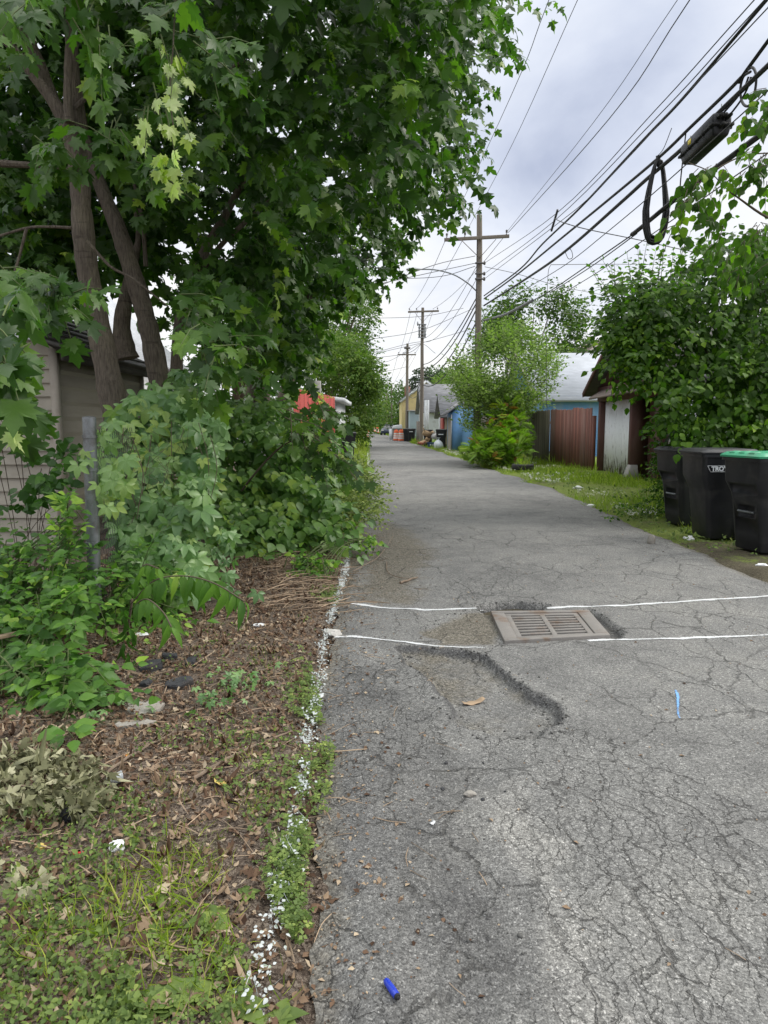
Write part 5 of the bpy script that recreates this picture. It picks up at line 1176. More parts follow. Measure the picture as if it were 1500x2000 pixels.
t = thing('drooping_sapling', 'sapling with long narrow glossy leaves hanging over the leaf litter', 'sapling', (-1.75, 4.9, .05))
lb = LB(); st = MB()
BR = [[at(255, 1180, 4.6), at(300, 1135, 4.55), at(360, 1125, 4.45), at(420, 1140, 4.35), at(478, 1175, 4.25)], [at(255, 1190, 4.6), at(285, 1170, 4.4), at(318, 1195, 4.25), at(335, 1225, 4.15)], [at(262, 1150, 4.6), at(280, 1105, 4.5), at(310, 1110, 4.35)]]
for B, ln, cnt in zip(BR, (.165, .14, .11), (26, 14, 10)):
    P = np.array(spl(B, 8)); st.tube(P, .0045, 5); q = np.linspace(.15, 1, cnt) * (len(P) - 1); c = P[np.round(q).astype(int)]
    sg = np.where(np.arange(cnt) % 2, 1., -1.)[:, None]; lb.put(LANCE, c, np.array((.25, -.35, -.85)) + sg * np.array((.25, .25, .1)) + rn(cnt, 3) * .15, np.array((.5, -.8, .3)) + rn(cnt, 3) * .3, ln * (.8 + .4 * rnd(cnt)), np.clip(.62 + .14 * rn(cnt), 0, 1), .6 + rnd(cnt))
st.tube(spl([(-1.78, 4.95, 0), at(250, 1240, 4.7), at(258, 1170, 4.6)], 4), .008, 6)
C = cloud([(235, 1190), (265, 1190), (262, 1320), (235, 1330)], 26, (4.1, 4.3)); lb.put(LANCE, C, dirs(26, (0, -.1, -1), .2), dirs(26, (.1, -1, .2), .6), .10, np.clip(.25 + .1 * rn(26), 0, 1), 2 + rnd(26))
lb.build('foliage', L_SHRUB, t); st.build('stems', m_twig, t)
W1 = [(650, 925), (700, 905), (735, 945), (742, 985), (728, 1012), (695, 1036), (650, 1045), (630, 1000)]
shrub('weed_clump', 'bright green clump of small leaved weeds leaning on the road edge', 'weeds', (-.9, 11.0, 0), [
    dict(poly=W1, n=420, vb=1040, Yb=8.3, slope=1.25, th=.6, size=.05, tint=.85, pairs=5, L=.3, mean=(.4, -.4, .5), tm=SIMPLE),
    dict(poly=[(655, 890), (720, 900), (722, 950), (650, 950)], n=120, vb=950, Yb=13.5, slope=3, th=2., size=.06, tint=.8, pairs=5, L=.3, mean=(.3, -.4, .6), tm=SIMPLE)], L_WEED)
shrub('weed_clump', 'small weed with light green leaves by the white line near the cut twigs', 'weeds', (-.75, 6.9, 0), [
    dict(poly=[(565, 1090), (640, 1085), (650, 1130), (590, 1145)], n=30, vb=1140, Yb=6.7, slope=.4, th=.3, size=.06, tint=.75, pairs=4, L=.22, mean=(.4, -.5, .2), tm=HEART),
    dict(poly=[(670, 1050), (725, 1050), (700, 1070), (668, 1085)], n=16, vb=1085, Yb=7.8, slope=.6, th=.2, size=.055, tint=.75, pairs=4, L=.2, mean=(.5, -.4, .1), tm=HEART)], L_SHRUB)
shrub('fence_vine', 'yellow-green vine heaped over the red picket fence', 'vine', (-2.2, 21.5, 0), [
    dict(poly=[(585, 775), (615, 762), (635, 770), (632, 800), (620, 815), (605, 850), (585, 850)], n=90, vb=850, Yb=20.0, slope=2.5, th=1.5, size=.10, tint=.55, pairs=5, L=.4, mean=(.3, -.5, -.2), tm=HEART),
    dict(poly=[(590, 850), (620, 850), (625, 900), (600, 910)], n=50, vb=910, Yb=20, slope=2, th=1.5, size=.1, tint=.45, pairs=4, L=.4, mean=(.3, -.5, -.4), tm=HEART)], L_YELL, stems=8)

# ------------------------------------------------------------------ the bush and mulberry on the grassy side
t = thing('leafy_bush', 'huge dense dark green bush overhanging the three black bins', 'bush', (6.2, 12.2, 0))
lb = LB(); st = MB()
def outbins(C): return C[~((C[:, 0] > 3.7) & (C[:, 0] < 5.4) & (C[:, 2] < 1.22) & (C[:, 1] < 11.2))]
BP = [(1225, 670), (1220, 610), (1245, 575), (1320, 535), (1400, 475), (1620, 430), (1620, 900), (1500, 890), (1400, 865), (1335, 875), (1310, 850), (1300, 800), (1300, 750), (1255, 720)]
C = outbins(face_cloud(BP, 760, 900, 10.0, .45, 1.2)); M = len(C)
tt = .40 + .18 * rn(M)
sprays(lb, HEART, C, dirs(M, (-.45, -.5, -.25), .4), 6, .55, .115, np.clip(tt + .06, 0, 1), droop=.45, out=.75, up=1., jitter=.4, face=(-.1, -.6, 0), hang=.3)
C = outbins(face_cloud(BP, 1150, 900, 11.2, .45, 1.6)); M = len(C); sprays(lb, HEART, C, dirs(M, (-.4, -.4, -.2), .5), 5, .6, .11, .36, droop=.5, jitter=.4)
C = face_cloud([(1190, 700), (1190, 575), (1260, 545), (1320, 560), (1330, 640), (1290, 730), (1225, 735)], 300, 800, 10.6, .5, 1.5); M = len(C)
sprays(lb, HEART, C, dirs(M, (-.6, -.35, .1), .4), 6, .55, .10, np.clip(.55 + .18 * rn(M), 0, 1), droop=.35, out=.75, face=(-.1, -.5, 0), hang=.2)
for uv, d_ in (((1215, 600), (-.3, -.1, 1)), ((1205, 590), (-.5, -.1, .9)), ((1255, 560), (-.1, -.1, 1)), ((1270, 550), (.1, -.1, 1)), ((1300, 550), (0, -.1, 1)), ((1330, 545), (.2, -.1, 1))):
    c = np.repeat(at(*uv, 12.2)[None], 3, 0) + rn(3, 3) * .08; sprays(lb, HEART, c, np.repeat(unit(np.array(d_))[None], 3, 0) + rn(3, 3) * .1, 8, .62, .085, .7, droop=.1, out=.9, tw=st, hang=.0, wmat_r=.004)
C = outbins(face_cloud([(1285, 850), (1320, 880), (1320, 990), (1300, 1010), (1280, 970), (1285, 900)], 110, 1000, 10.7, .8, 1.2)); M = len(C); sprays(lb, OVATE, C, dirs(M, (-.5, -.5, 0), .4), 5, .35, .06, np.clip(.4 + .2 * rn(M), 0, 1), droop=.3)
C = outbins(face_cloud([(1190, 1000), (1270, 970), (1320, 1000), (1300, 1025), (1250, 1020), (1190, 1015)], 90, 1020, 10.4, 2.0, .8)); C[:, 2] = np.minimum(C[:, 2], .22); M = len(C); sprays(lb, OVATE, C, dirs(M, (-.5, -.5, .2), .4), 4, .25, .055, np.clip(.4 + .2 * rn(M), 0, 1), droop=.2)
for i in range(26):
    b = np.array((random.uniform(5.5, 7.2), random.uniform(11.3, 13.2), -.05)); P = poly_sample(BP, 1)[0]; c = at(P[0], P[1], 12.); st.tube(spl([b, (b * .5 + c * .5) + (0.2, .2, .2), c], 4), spr([.03, .018, .006], 3, 4), 6, False)
lb.build('foliage', L_BUSH, t); st.build('stems', m_twig, t)

t = thing('mulberry_tree', 'mulberry tree whose thin leafy branch hangs across the cables and coil', 'tree', (8.2, 9.6, 0))
lb = LB(); st = MB()
st.tube(spl([(8.2, 9.6, -.1), (8.0, 9.5, 2.0), (7.4, 9.3, 3.6), at(1560, 440, 8.9), at(1500, 425, 8.6), at(1440, 385, 8.4), at(1425, 375, 8.3)], 5), spr([.13, .10, .07, .03, .016, .010, .006], 7, 5), 8)
st.tube(spl([at(1430, 378, 8.4), at(1415, 365, 8.4), at(1385, 335, 8.3), at(1345, 318, 8.2)], 5), .006, 5); st.tube(spl([(7.6, 9.3, 3.4), at(1580, 330, 8.8), at(1480, 300, 8.5), at(1400, 330, 8.3), at(1345, 380, 8.1)], 5), .008, 5)
for poly, n_, yr in (([(1335, 350), (1365, 330), (1365, 380), (1345, 420), (1318, 450), (1310, 430)], 11, (7.6, 8.2)), ([(1360, 325), (1420, 300), (1425, 350), (1380, 390), (1355, 370)], 11, (7.8, 8.5)), ([(1360, 400), (1425, 390), (1430, 440), (1380, 470)], 11, (7.9, 8.5)), ([(1430, 290), (1510, 280), (1520, 350), (1450, 370)], 20, (8.0, 8.7)), ([(1460, 190), (1520, 160), (1520, 240), (1455, 245)], 12, (8.0, 8.6)), ([(1325, 460), (1345, 450), (1340, 480)], 2, (7.8, 8.2)), ([(1350, 490), (1440, 450), (1560, 400), (1600, 560), (1420, 540)], 46, (8.6, 10.)), ([(1440, 450), (1500, 410), (1520, 440), (1460, 480)], 8, (8.3, 8.6))):
    C = cloud(poly, n_, yr); M = len(C); sprays(lb, HEART, C, dirs(M, (-.4, -.3, -.6), .4), 3, .24, .105, np.clip(.5 + .18 * rn(M), 0, 1), droop=.8, out=.6, up=.7, tw=st, jitter=.4, hang=.3, face=(0, -.5, 0))
st.build('trunk', m_twig, t, smooth=True); lb.build('crown', L_BUSH, t)

# ------------------------------------------------------------------ mid and far trees
def tree(name, label, cat, loc, polys, leaf, mat, tm=SIMPLE, trunk=None, pairs=4, L=.6, mean=(0, -.3, .2), spread=.7, thr=-.1, sc=1.2, droop=.35, limbs=18, bark=m_twig, up=.9, tr=.12):
    t = thing(name, label, cat, loc); lb = LB(); st = MB(); allC = []
    for k, (poly, n_, yr, tint) in enumerate(polys):
        C = cloud(poly, n_, yr, thr, sc, 11 + k); M = len(C); allC.append(C)
        sprays(lb, tm, C, dirs(M, mean, spread), pairs, L, leaf, np.clip(tint + .16 * rn(M), 0, 1), droop=droop, out=.8, up=up, jitter=.5, hang=.2)
    A = np.concatenate(allC); top = A.mean(0)
    b = np.array(loc, float); mid = b * .35 + top * .65; mid[2] = max(mid[2], A[:, 2].min() * .5)
    st.tube(spl([b - (0, 0, .3), b * .6 + mid * .4 + (.1, 0, 0), mid, top * .5 + A[A[:, 2].argmax()] * .5], 5), spr([tr, tr * .8, tr * .55, tr * .15], 4, 5), 8)
    for c in A[rng.integers(0, len(A), limbs)]:
        s0 = b * (1 - (q := random.uniform(.45, 1))) + mid * q; st.tube(spl([s0, s0 * .45 + c * .55 + UP * .15, c], 4), spr([tr * .35, tr * .2, tr * .05], 3, 4), 5, False)
    st.build('trunk', bark, t, smooth=True); lb.build('crown', mat, t); return t
tree('willow_bush', 'wide feathery light green willow bush in front of the nearest utility pole', 'bush', (4.9, 28.6, 0), [
    ([(880, 740), (895, 700), (930, 672), (985, 655), (1030, 650), (1065, 680), (1090, 725), (1085, 770), (1065, 800), (1040, 810), (1000, 830), (930, 840), (905, 845), (895, 800)], 2300, (26.2, 29.5), .5),
    ([(890, 780), (1000, 740), (1060, 780), (1020, 850), (960, 870), (915, 850)], 1100, (27., 30), .5),
    ([(890, 745), (960, 690), (1070, 690), (1085, 750), (1040, 790), (960, 800), (920, 820), (900, 860), (925, 865)], 300, (25.6, 26.6), .75)], .12, L_WILLOW, SIMPLE, pairs=6, L=.85, mean=(0, -.2, .8), spread=.4, droop=.1, thr=-.02, sc=2.2, limbs=40, tr=.09)
tree('bushy_tree', 'tall bushy green tree with bare forked limbs showing, behind the willow bush', 'tree', (9.6, 47, 0), [
    ([(950, 620), (985, 590), (1020, 570), (1060, 565), (1110, 575), (1140, 610), (1140, 640), (1110, 640), (1060, 620), (1030, 640), (990, 660), (955, 660)], 900, (44, 50), .35),
    ([(1085, 650), (1120, 640), (1150, 670), (1145, 710), (1100, 720), (1080, 690)], 420, (44, 50), .35), ([(945, 640), (1000, 630), (1010, 680), (950, 690)], 400, (44, 49), .3)], .25, L_FAR, pairs=6, L=1.1, thr=-.05, sc=.9, limbs=20, tr=.14)
tree('sumac_bush', 'fern-like yellow-green sumac clump in front of the weathered grey fence', 'bush', (4.6, 26.6, 0), [
    ([(975, 810), (995, 790), (1012, 800), (1025, 850), (1035, 890), (1010, 900), (985, 880), (965, 850)], 70, (25, 27.5), .62), ([(920, 890), (945, 850), (985, 830), (1000, 880), (960, 900), (925, 905)], 70, (24.5, 27.5), .6), ([(935, 880), (985, 850), (1025, 880), (1015, 905), (940, 905)], 50, (23.8, 25), .5)], .34, L_SUMAC, PINN, pairs=4, L=.35, mean=(-.2, -.4, .7), droop=.15, thr=None, limbs=26, tr=.035, up=1.)
shrub('weed_clump', 'dense green weeds at the foot of the sumac clump by the tyre', 'weeds', (4.6, 25.5, 0), [
    dict(poly=[(900, 890), (940, 870), (1000, 870), (1030, 880), (1045, 905), (1000, 910), (930, 905)], n=260, vb=910, Yb=23.6, slope=5, th=1.2, size=.07, tint=.6, pairs=5, L=.35, mean=(-.2, -.4, .6), tm=SIMPLE)], L_WEED)
tree('leafy_tree', 'yellow-green leafy tree rising behind the white block garage', 'tree', (-3.2, 44, 0), [
    ([(595, 690), (640, 655), (700, 660), (738, 720), (742, 780), (722, 842), (690, 850), (640, 835), (600, 790)], 2400, (39.5, 48), .62), ([(690, 690), (740, 730), (742, 800), (720, 846), (705, 800)], 500, (39, 41), .5)], .19, L_FAR, pairs=6, L=.8, thr=-.15, limbs=20, tr=.2)
tree('leafy_tree', 'taller darker green tree behind the yellow-green one, against the sky', 'tree', (-4.8, 58, 0), [
    ([(600, 640), (640, 590), (700, 570), (730, 600), (726, 650), (722, 690), (640, 700), (600, 690)], 1300, (54, 63), .4)], .24, L_FAR, pairs=6, L=1.0, thr=-.05, sc=.8, limbs=26, tr=.25)
tree('leafy_tree', 'shadowy green tree behind the trunks on the overgrown side', 'tree', (-7, 30, 0), [
    ([(330, 560), (480, 560), (620, 590), (620, 760), (560, 790), (480, 740), (330, 700)], 420, (26, 33), .2)], .2, L_FAR, pairs=5, L=.9, thr=-.3, limbs=16, tr=.2)
FT = [('round green tree at the far end of the alley, centre of the far row', (-3, 150, 0), [(725, 790), (745, 755), (765, 765), (770, 800), (765, 842), (728, 842)], (140, 160), .3, .5),
      ('bright green vine covered tree by the thin far poles', (1.2, 112, 0), [(742, 790), (755, 775), (775, 785), (780, 830), (745, 842)], (106, 116), .7, .35),
      ('dark tree beside the yellow house wall', (2.2, 98, 0), [(765, 775), (785, 750), (800, 770), (800, 838), (768, 842)], (94, 104), .25, .35),
      ('far tree just beyond the orange barrel on the overgrown verge', (-5.5, 110, 0), [(690, 780), (715, 745), (738, 750), (740, 800), (730, 842), (700, 845)], (102, 118), .25, .4),
      ('pale green tree over the grey roof beside the dark conifer', (9, 95, 0), [(840, 755), (860, 738), (890, 735), (905, 755), (890, 770), (845, 768)], (90, 100), .8, .35),
      ('reddish brown dark tree next to the conifer', (8.2, 112, 0), [(835, 745), (850, 722), (875, 725), (878, 750), (850, 758)], (106, 116), .05, .4),
      ('green tree between the grey roof and the willow bush', (10.5, 78, 0), [(865, 750), (880, 715), (905, 700), (935, 690), (960, 720), (955, 770), (880, 770)], (72, 84), .5, .32),
      ('very distant tree closing the end of the alley', (-9, 205, 0), [(695, 800), (712, 775), (735, 780), (752, 800), (758, 838), (700, 840)], (190, 215), .35, .7),
      ('distant tree with a rounded top above the thin far pole', (4, 165, 0), [(735, 760), (755, 742), (790, 760), (800, 800), (796, 842), (740, 842)], (155, 175), .15, .6)]
for lab, loc, poly, yr, tint, lf in FT: tree('leafy_tree', lab, 'tree', loc, [(poly, 260, yr, tint)], lf, L_FAR, pairs=5, L=lf * 4, thr=-.25, sc=.5, limbs=6, tr=.25)
t = thing('conifer_tree', 'dark blue-green conifer rising over the grey shingle roof', 'tree', (6.6, 98, 0)); lb = LB(); st = MB()
bx, bz = at(824, 714, 98)[0], at(824, 714, 98)[2]
st.tube([(bx, 98, -.2), (bx, 98, bz)], [.3, .03], 8)
M = 900; q = rnd(M) ** .6; an = rnd(M) * 6.28; rad = .25 + 2.9 * q * (.55 + .45 * rnd(M)); C = np.stack([bx + rad * np.cos(an), 98 + rad * np.sin(an), bz - q * (bz - 1) * .95 + .0 * q], -1)
sprays(lb, SIMPLE, C, np.stack([np.cos(an), np.sin(an), -.25 + 0 * an], -1), 4, .9, .36, .4, droop=.4, up=.9); lb.build('crown', L_CONIF, t); st.build('trunk', m_twig, t)
# ================================================================== ground cover
def lground(x, Y): return np.where(x < xle(Y), lz(x, Y), np.where(x > xre(Y), rz_(x, Y), road_z(x, Y)))
def on_ground(u, v, lift=0.):
    p = gr(u, v, .03); p[2] = float(lground(np.array([p[0]]), np.array([p[1]]))[0]) + lift; return p
def stuff(name, lb, mat, label, cat='ground cover', smooth=True): return tag(lb.build(name, mat, None, smooth), label, cat, None, 'stuff')
# leaf litter: curled brown leaves, chips and bits over the soil
lb = LB(); M = 30000
Y = 1.5 + 6.5 * rnd(M) ** 1.25; d = 2.6 * rnd(M) ** .9; X = xle(Y) - d + .05; keep = clumpy(np.stack([X, Y, 0 * X], -1), 2.2, -.33, 5) & ~((Y < 2.5) & (rnd(M) < .3)); X, Y = X[keep], Y[keep]; M = len(X)
P = np.stack([X, Y, lz(X, Y) + .006 + .012 * rnd(M)], -1)
for tm, a, b in ((OVATE, 0, .4), (MAPLE2, .4, .5), (TINY, .5, 1.)):
    s = slice(int(M * a), int(M * b)); k = s.stop - s.start
    lb.put(tm, P[s], dirs(k, (0, 0, .0), 1.) * (1, 1, .25), dirs(k, (0, 0, 1), .3), (.026 if tm is not MAPLE2 else .036) * (.4 + rnd(k)), np.clip(.52 + .26 * rn(k), 0, 1), 1 + 4 * rn(k))
M = 2600; Y = 1.7 + 8 * rnd(M); X = np.where(rnd(M) < .75, xle(Y) + np.abs(rn(M)) * .22, xle(Y) + rnd(M) * 3.8); P = np.stack([X, Y, np.maximum(road_z(X, Y), lz(X, Y)) + .004], -1)
lb.put(TINY, P, dirs(M, (0, 0, 0), 1.) * (1, 1, .1), dirs(M, (0, 0, 1), .25), .008 + .022 * rnd(M) ** 3, np.clip(.6 + .3 * rn(M), 0, 1), 1 + rnd(M))
stuff('leaf_litter', lb, L_DEAD, 'brown dead leaves and wood chips scattered over the soil strip', 'leaf litter')
# dry twigs and stalks
mb = MB(); 
def twig(x, y, L, an, r, z=.012):
    p0 = np.array((x, y, float(lground(np.array([x]), np.array([y]))[0]) + z)); e = np.array((math.cos(an), math.sin(an), 0)) * L
    m_ = p0 + e * .5 + rn(3) * L * .04; m_[2] = float(lground(m_[:1], m_[1:2])[0]) + z * 1.3; q = p0 + e; q[2] = float(lground(q[:1], q[1:2])[0]) + z; mb.cur = random.random(); mb.tube(spl([p0, m_, q], 3), [r, r, r, r, r, r, r * .6], 4)
for i in range(420):
    y = random.uniform(1.7, 8); x = float(xl(y)) - abs(random.gauss(.8, .6)) + .1; twig(x, y, random.uniform(.05, .28), random.uniform(0, 6.3), random.uniform(.001, .003))
for i in range(150):
    p = gr(random.uniform(500, 640), random.uniform(1085, 1190), .05); twig(p[0], p[1], random.uniform(.15, .55), random.gauss(.6, .5), random.uniform(.0018, .0045), random.uniform(.01, .06))
for i in range(70):
    y = random.uniform(1.7, 9); twig(float(xl(y)) + abs(random.gauss(0, .5)), y, random.uniform(.03, .14), random.uniform(0, 6.3), random.uniform(.0008, .002), .004)
m_straw = basic('dry_stalk', (.30, .22, .15), .85, .3, 20, .1, tintvar=.5)
tag(mb.build('dry_twigs', m_straw, None, True), 'dry twigs and pale stalks strewn over the soil and road edge', 'twigs', None, 'stuff')
# wilted pulled-up weeds in a heap
lb = LB(); M = 820; P = poly_sample([(-80, 1450), (60, 1470), (190, 1490), (230, 1540), (170, 1600), (60, 1590), (-80, 1620)], M)
C = np.array([gr(u, v, .08) for u, v in P]); C[:, 2] = lz(C[:, 0], C[:, 1]) + .09 * rnd(M)
lb.put(MAPLE2, C, dirs(M, (.2, -.2, -.2), .8), dirs(M, (0, -.3, 1), .7), .036 * (.4 + 1. * rnd(M)), np.clip(.5 + .28 * rn(M), 0, 1), 2 + 5 * rn(M))
P = poly_sample([(-60, 1690), (60, 1690), (110, 1720), (60, 1760), (-60, 1760)], 26); C = np.array([gr(u, v, .05) for u, v in P]); C[:, 2] = lz(C[:, 0], C[:, 1]) + .03 * rnd(26); lb.put(MAPLE2, C, dirs(26, (.2, -.2, 0), .8), dirs(26, (0, -.3, 1), .5), .05, .9, 2 + 2 * rn(26))
stuff('wilted_heap', lb, L_PILE, 'pale wilted leaves heaped on the soil below the low shrub', 'wilted leaves')
# grass blades
def grass(lb, X, Y, Z, h, tint, lean=.35, tm=None):
    k = len(X); lb.put(tm or BLADE, np.stack([X, Y, Z], -1), dirs(k, (0, 0, 1), lean), np.stack([rn(k), rn(k), .2 + 0 * X], -1), h, tint, .5 + 2 * rnd(k))
lb = LB()
for (u0, v0, ru, rv, k, h) in ((270, 1770, 130, 60, 260, .11), (330, 1700, 90, 50, 150, .10), (200, 1900, 180, 90, 130, .07), (430, 1930, 110, 60, 110, .08), (370, 1850, 90, 60, 150, .10), (60, 1830, 80, 60, 150, .09), (150, 1580, 40, 20, 60, .07), (480, 1470, 60, 50, 160, .05), (520, 1290, 40, 40, 120, .05), (330, 1540, 60, 30, 120, .05), (500, 1560, 50, 40, 160, .05), (360, 1640, 60, 30, 130, .06)):
    P = np.stack([u0 + ru * rn(k) * .6, v0 + rv * rn(k) * .6], -1); P[:, 0] = np.minimum(P[:, 0], 600 - (P[:, 1] - 1500) * .12); C = np.array([gr(u, v, .05) for u, v in P]); grass(lb, C[:, 0], C[:, 1], lz(C[:, 0], C[:, 1]) - .005, h * (.5 + .8 * rnd(k)), np.clip(.55 + .3 * rn(k), 0, 1), 1.1, THIN)
stuff('grass', lb, L_GRASS, 'tufts of long grass among the weeds in the near dirt strip', 'grass')
lb = LB(); M = 62000; Y = 7.5 * (60 / 7.5) ** (rnd(M) ** .85); dd = 4.2 * rnd(M) ** 1.25; X = xre(Y) + dd - .12
ok = clumpy(np.stack([X, Y, 0 * X], -1), 1.1, -.25, 8) & ~((Y < 12.5) & (rnd(M) < .35)) & ~((X > 6.5) & (Y > 16) & (Y < 23)) & ~((X > 3.6) & (Y > 38) & (dd > 1.2)); X, Y, dd = X[ok], Y[ok], dd[ok]; k = len(X)
hh = (.045 + .05 * sstep(dd, .3, 1.6) + .09 * (rnd(k) < .07)) * (.6 + .8 * rnd(k)) * (1 + Y / 70); grass(lb, X, Y, rz_(X, Y) - .004, hh * 1.15, np.clip(.52 + .22 * rn(k), 0, 1), .5)
M = 9000; Y = 12 * (75 / 12) ** rnd(M); X = xle(Y) - 1.6 * rnd(M) ** 1.2 + .05; grass(lb, X, Y, lz(X, Y) - .004, (.08 + .10 * rnd(M)) * (1 + Y / 60), np.clip(.6 + .2 * rn(M), 0, 1), .45)
M = 5000; Y = 50 * (130 / 50) ** rnd(M); X = xre(Y) + 2.4 * rnd(M); grass(lb, X, Y, 0 * X - .06, .35 * (.6 + rnd(M)), np.clip(.6 + .2 * rn(M), 0, 1), .45)
stuff('grass', lb, L_GRASS, 'ragged mown grass along the garage side of the alley', 'grass')
# low broadleaf weeds and clover
lb = LB()
M = 3600; Y = 1.5 + 5 * rnd(M) ** 1.3; X = xle(Y) + .04 - np.abs(rn(M)) * np.where(Y < 3.0, .22, .10); P = np.stack([X, Y, np.maximum(lz(X, Y), road_z(X, Y)) + .012 + .045 * rnd(M)], -1); P = P[clumpy(P * (1, 1, 0), 4.2, -.02, 2)]; M = len(P)
lb.put(CLOVER, P, dirs(M, (0, 0, 0), 1) * (1, 1, .2), dirs(M, (0, -.25, 1), .3), .016 * (.5 + .8 * rnd(M)), np.clip(.6 + .2 * rn(M), 0, 1))
lnp = np.array(LINE); vq = 1560 + 520 * rnd(2600) ** .8; uq = np.interp(vq, lnp[::-1, 1], lnp[::-1, 0]) + 12 + rn(2600) * (18 + (vq - 1560) * .085); kq = uq < 598 + 9 * rn(2600) + 10 * np.sin(vq / 23); uq, vq = uq[kq], vq[kq]; C = np.array([gr(u, v, .04) for u, v in zip(uq, vq)]); C[:, 2] = np.maximum(lz(C[:, 0], C[:, 1]), -.02) + .015 + .045 * rnd(len(C)); C = C[clumpy(C * (1, 1, 0), 6, .07, 12)]; k = len(C)
lb.put(CLOVER, C, dirs(k, (0, 0, 0), 1) * (1, 1, .2), dirs(k, (0, -.3, 1), .35), .014 * (.5 + .9 * rnd(k)), np.clip(.55 + .2 * rn(k), 0, 1))
for poly, k, sz in (([(-60, 1560), (600, 1560), (560, 2060), (-60, 2060)], 2100, .017), ([(260, 1230), (620, 1200), (600, 1560), (250, 1560)], 620, .018), ([(380, 1640), (560, 1640), (540, 2060), (150, 2060)], 1500, .02)):
    P = poly_sample(poly, k); C = np.array([gr(u, v, .04) for u, v in P]); C[:, 2] = lz(C[:, 0], C[:, 1]) + .01 + .04 * rnd(k); C = C[clumpy(C * (1, 1, 0), 4.5, 0.02, 3)]; k = len(C)
    for j in range(3): lb.put(OVATE, C + rn(k, 3) * .008, dirs(k, (0, -.1, .25), .9), dirs(k, (0, -.3, 1), .35), sz * (.5 + rnd(k)), np.clip(.55 + .22 * rn(k), 0, 1))
M = 1500; Y = 8 * (26 / 8) ** rnd(M); X = xre(Y) + 2.6 * rnd(M); P = np.stack([X, Y, rz_(X, Y) + .03 + .04 * rnd(M)], -1); P = P[clumpy(P * (1, 1, 0), 1.6, .05, 6)]; M = len(P)
for j in range(3): lb.put(OVATE, P + rn(M, 3) * .02, dirs(M, (0, -.1, .25), .9), dirs(M, (0, -.3, 1), .35), .045 * (.5 + rnd(M)), np.clip(.5 + .2 * rn(M), 0, 1))
stuff('low_weeds', lb, L_WEED, 'clover and small broadleaf weeds creeping over the dirt and road edge', 'weeds')
# clover heads
lb = LB(); M = 1100; Y = 11 * (40 / 11) ** rnd(M); X = xre(Y) + .1 + 1.9 * rnd(M) ** 1.4; P = np.stack([X, Y, rz_(X, Y) + .07 + .03 * rnd(M)], -1); P = P[clumpy(P * (1, 1, 0), 1.3, .0, 9)]; M = len(P)
for j in range(3): lb.put(TINY, P + rn(M, 3) * .008, dirs(M, (0, 0, .3), 1), dirs(M, (0, 0, 1), .8), .022 + .0007 * P[:, 1], .5)
stuff('clover_flowers', lb, m_flower, 'tiny white clover flowers dotting the grass', 'flowers')
# weeds whitened by the marking spray
lb = LB(); ln = np.array([gr(u, v, .02)[:2] for u, v in LINE]); q = np.concatenate([[0], np.cumsum(np.hypot(*np.diff(ln, axis=0).T))]); M = 2300; t_ = rnd(M) * q[-1]; X = np.interp(t_, q, ln[:, 0]) + .02 * rn(M); Y = np.interp(t_, q, ln[:, 1]) + .02 * rn(M)
P = np.stack([X, Y, np.maximum(lz(X, Y), road_z(X, Y)) + .02 + .05 * rnd(M)], -1); P = P[clumpy(P * (1, 1, 0), 9, -.28, 4)]; M = len(P); lb.put(HEART, P, dirs(M, (0, -.1, .1), 1) * (1, 1, .3), dirs(M, (0, -.3, 1), .4), .006 + .012 * rnd(M), .5)
lb.put(THIN, P[::4], dirs(len(P[::4]), (0, 0, .5), .8), rn(len(P[::4]), 3), .045 * (.4 + rnd(len(P[::4]))), .5)
m_sprayed = basic('sprayed_leaf', (.48, .51, .51), .7, .1, 30, .1, dirt=(.16, .22, .10), dirt_amt=.8, dscale=60)
stuff('sprayed_weeds', lb, m_sprayed, 'weeds coated in white marking paint along the road edge', 'weeds')
# individual broad-leaved weeds
gW = 'broad-leaved weeds in the near dirt'
for i, (u, v, k, sz, lab) in enumerate(((415, 1790, 9, .075, 'broad-leaved weed growing out of the long grass tuft'), (350, 1945, 9, .085, 'broad-leaved weed nearest the bottom edge with pointed leaves'), (470, 1960, 8, .08, 'broad-leaved weed beside the sprayed clover, at the lower edge'), (255, 1630, 7, .05, 'small round-leaved weed above the crumpled tissue'), (215, 1960, 9, .06, 'light green weed with yellow-green tips under the long grass'), (545, 1965, 6, .07, 'flat leaved weed touching the asphalt by the line'))):
    p = on_ground(u, v); lb = LB(); an = np.linspace(0, 6.28, k, endpoint=False) + rnd(k); lb.put(HEART, np.repeat(p[None], k, 0), np.stack([np.cos(an), np.sin(an), .35 + .3 * rnd(k)], -1), np.stack([-.3 * np.cos(an), -.3 * np.sin(an), 1 + 0 * an], -1), sz * (.7 + .5 * rnd(k)), np.clip(.65 + .18 * rn(k), 0, 1), 1.2 + rnd(k))
    tag(lb.build('broadleaf_weed', L_WEED), lab, 'weed', gW)
for i in range(16):
    u, v = random.uniform(60, 540), random.uniform(1640, 1990); k = random.randint(5, 9); p = on_ground(u, v); lb = LB(); an = np.linspace(0, 6.28, k, endpoint=False) + rnd(k); lb.put(HEART if i % 3 else OVATE, np.repeat(p[None], k, 0), np.stack([np.cos(an), np.sin(an), .3 + .4 * rnd(k)], -1), np.stack([-.3 * np.cos(an), -.3 * np.sin(an), 1 + 0 * an], -1), random.uniform(.03, .06) * (.6 + .6 * rnd(k)), np.clip(.6 + .2 * rn(k), 0, 1), 1.2 + rnd(k))
    tag(lb.build('broadleaf_weed', L_WEED), 'small broad-leaved weed rosette scattered in the near dirt strip', 'weed', 'small weed rosettes in the near dirt')
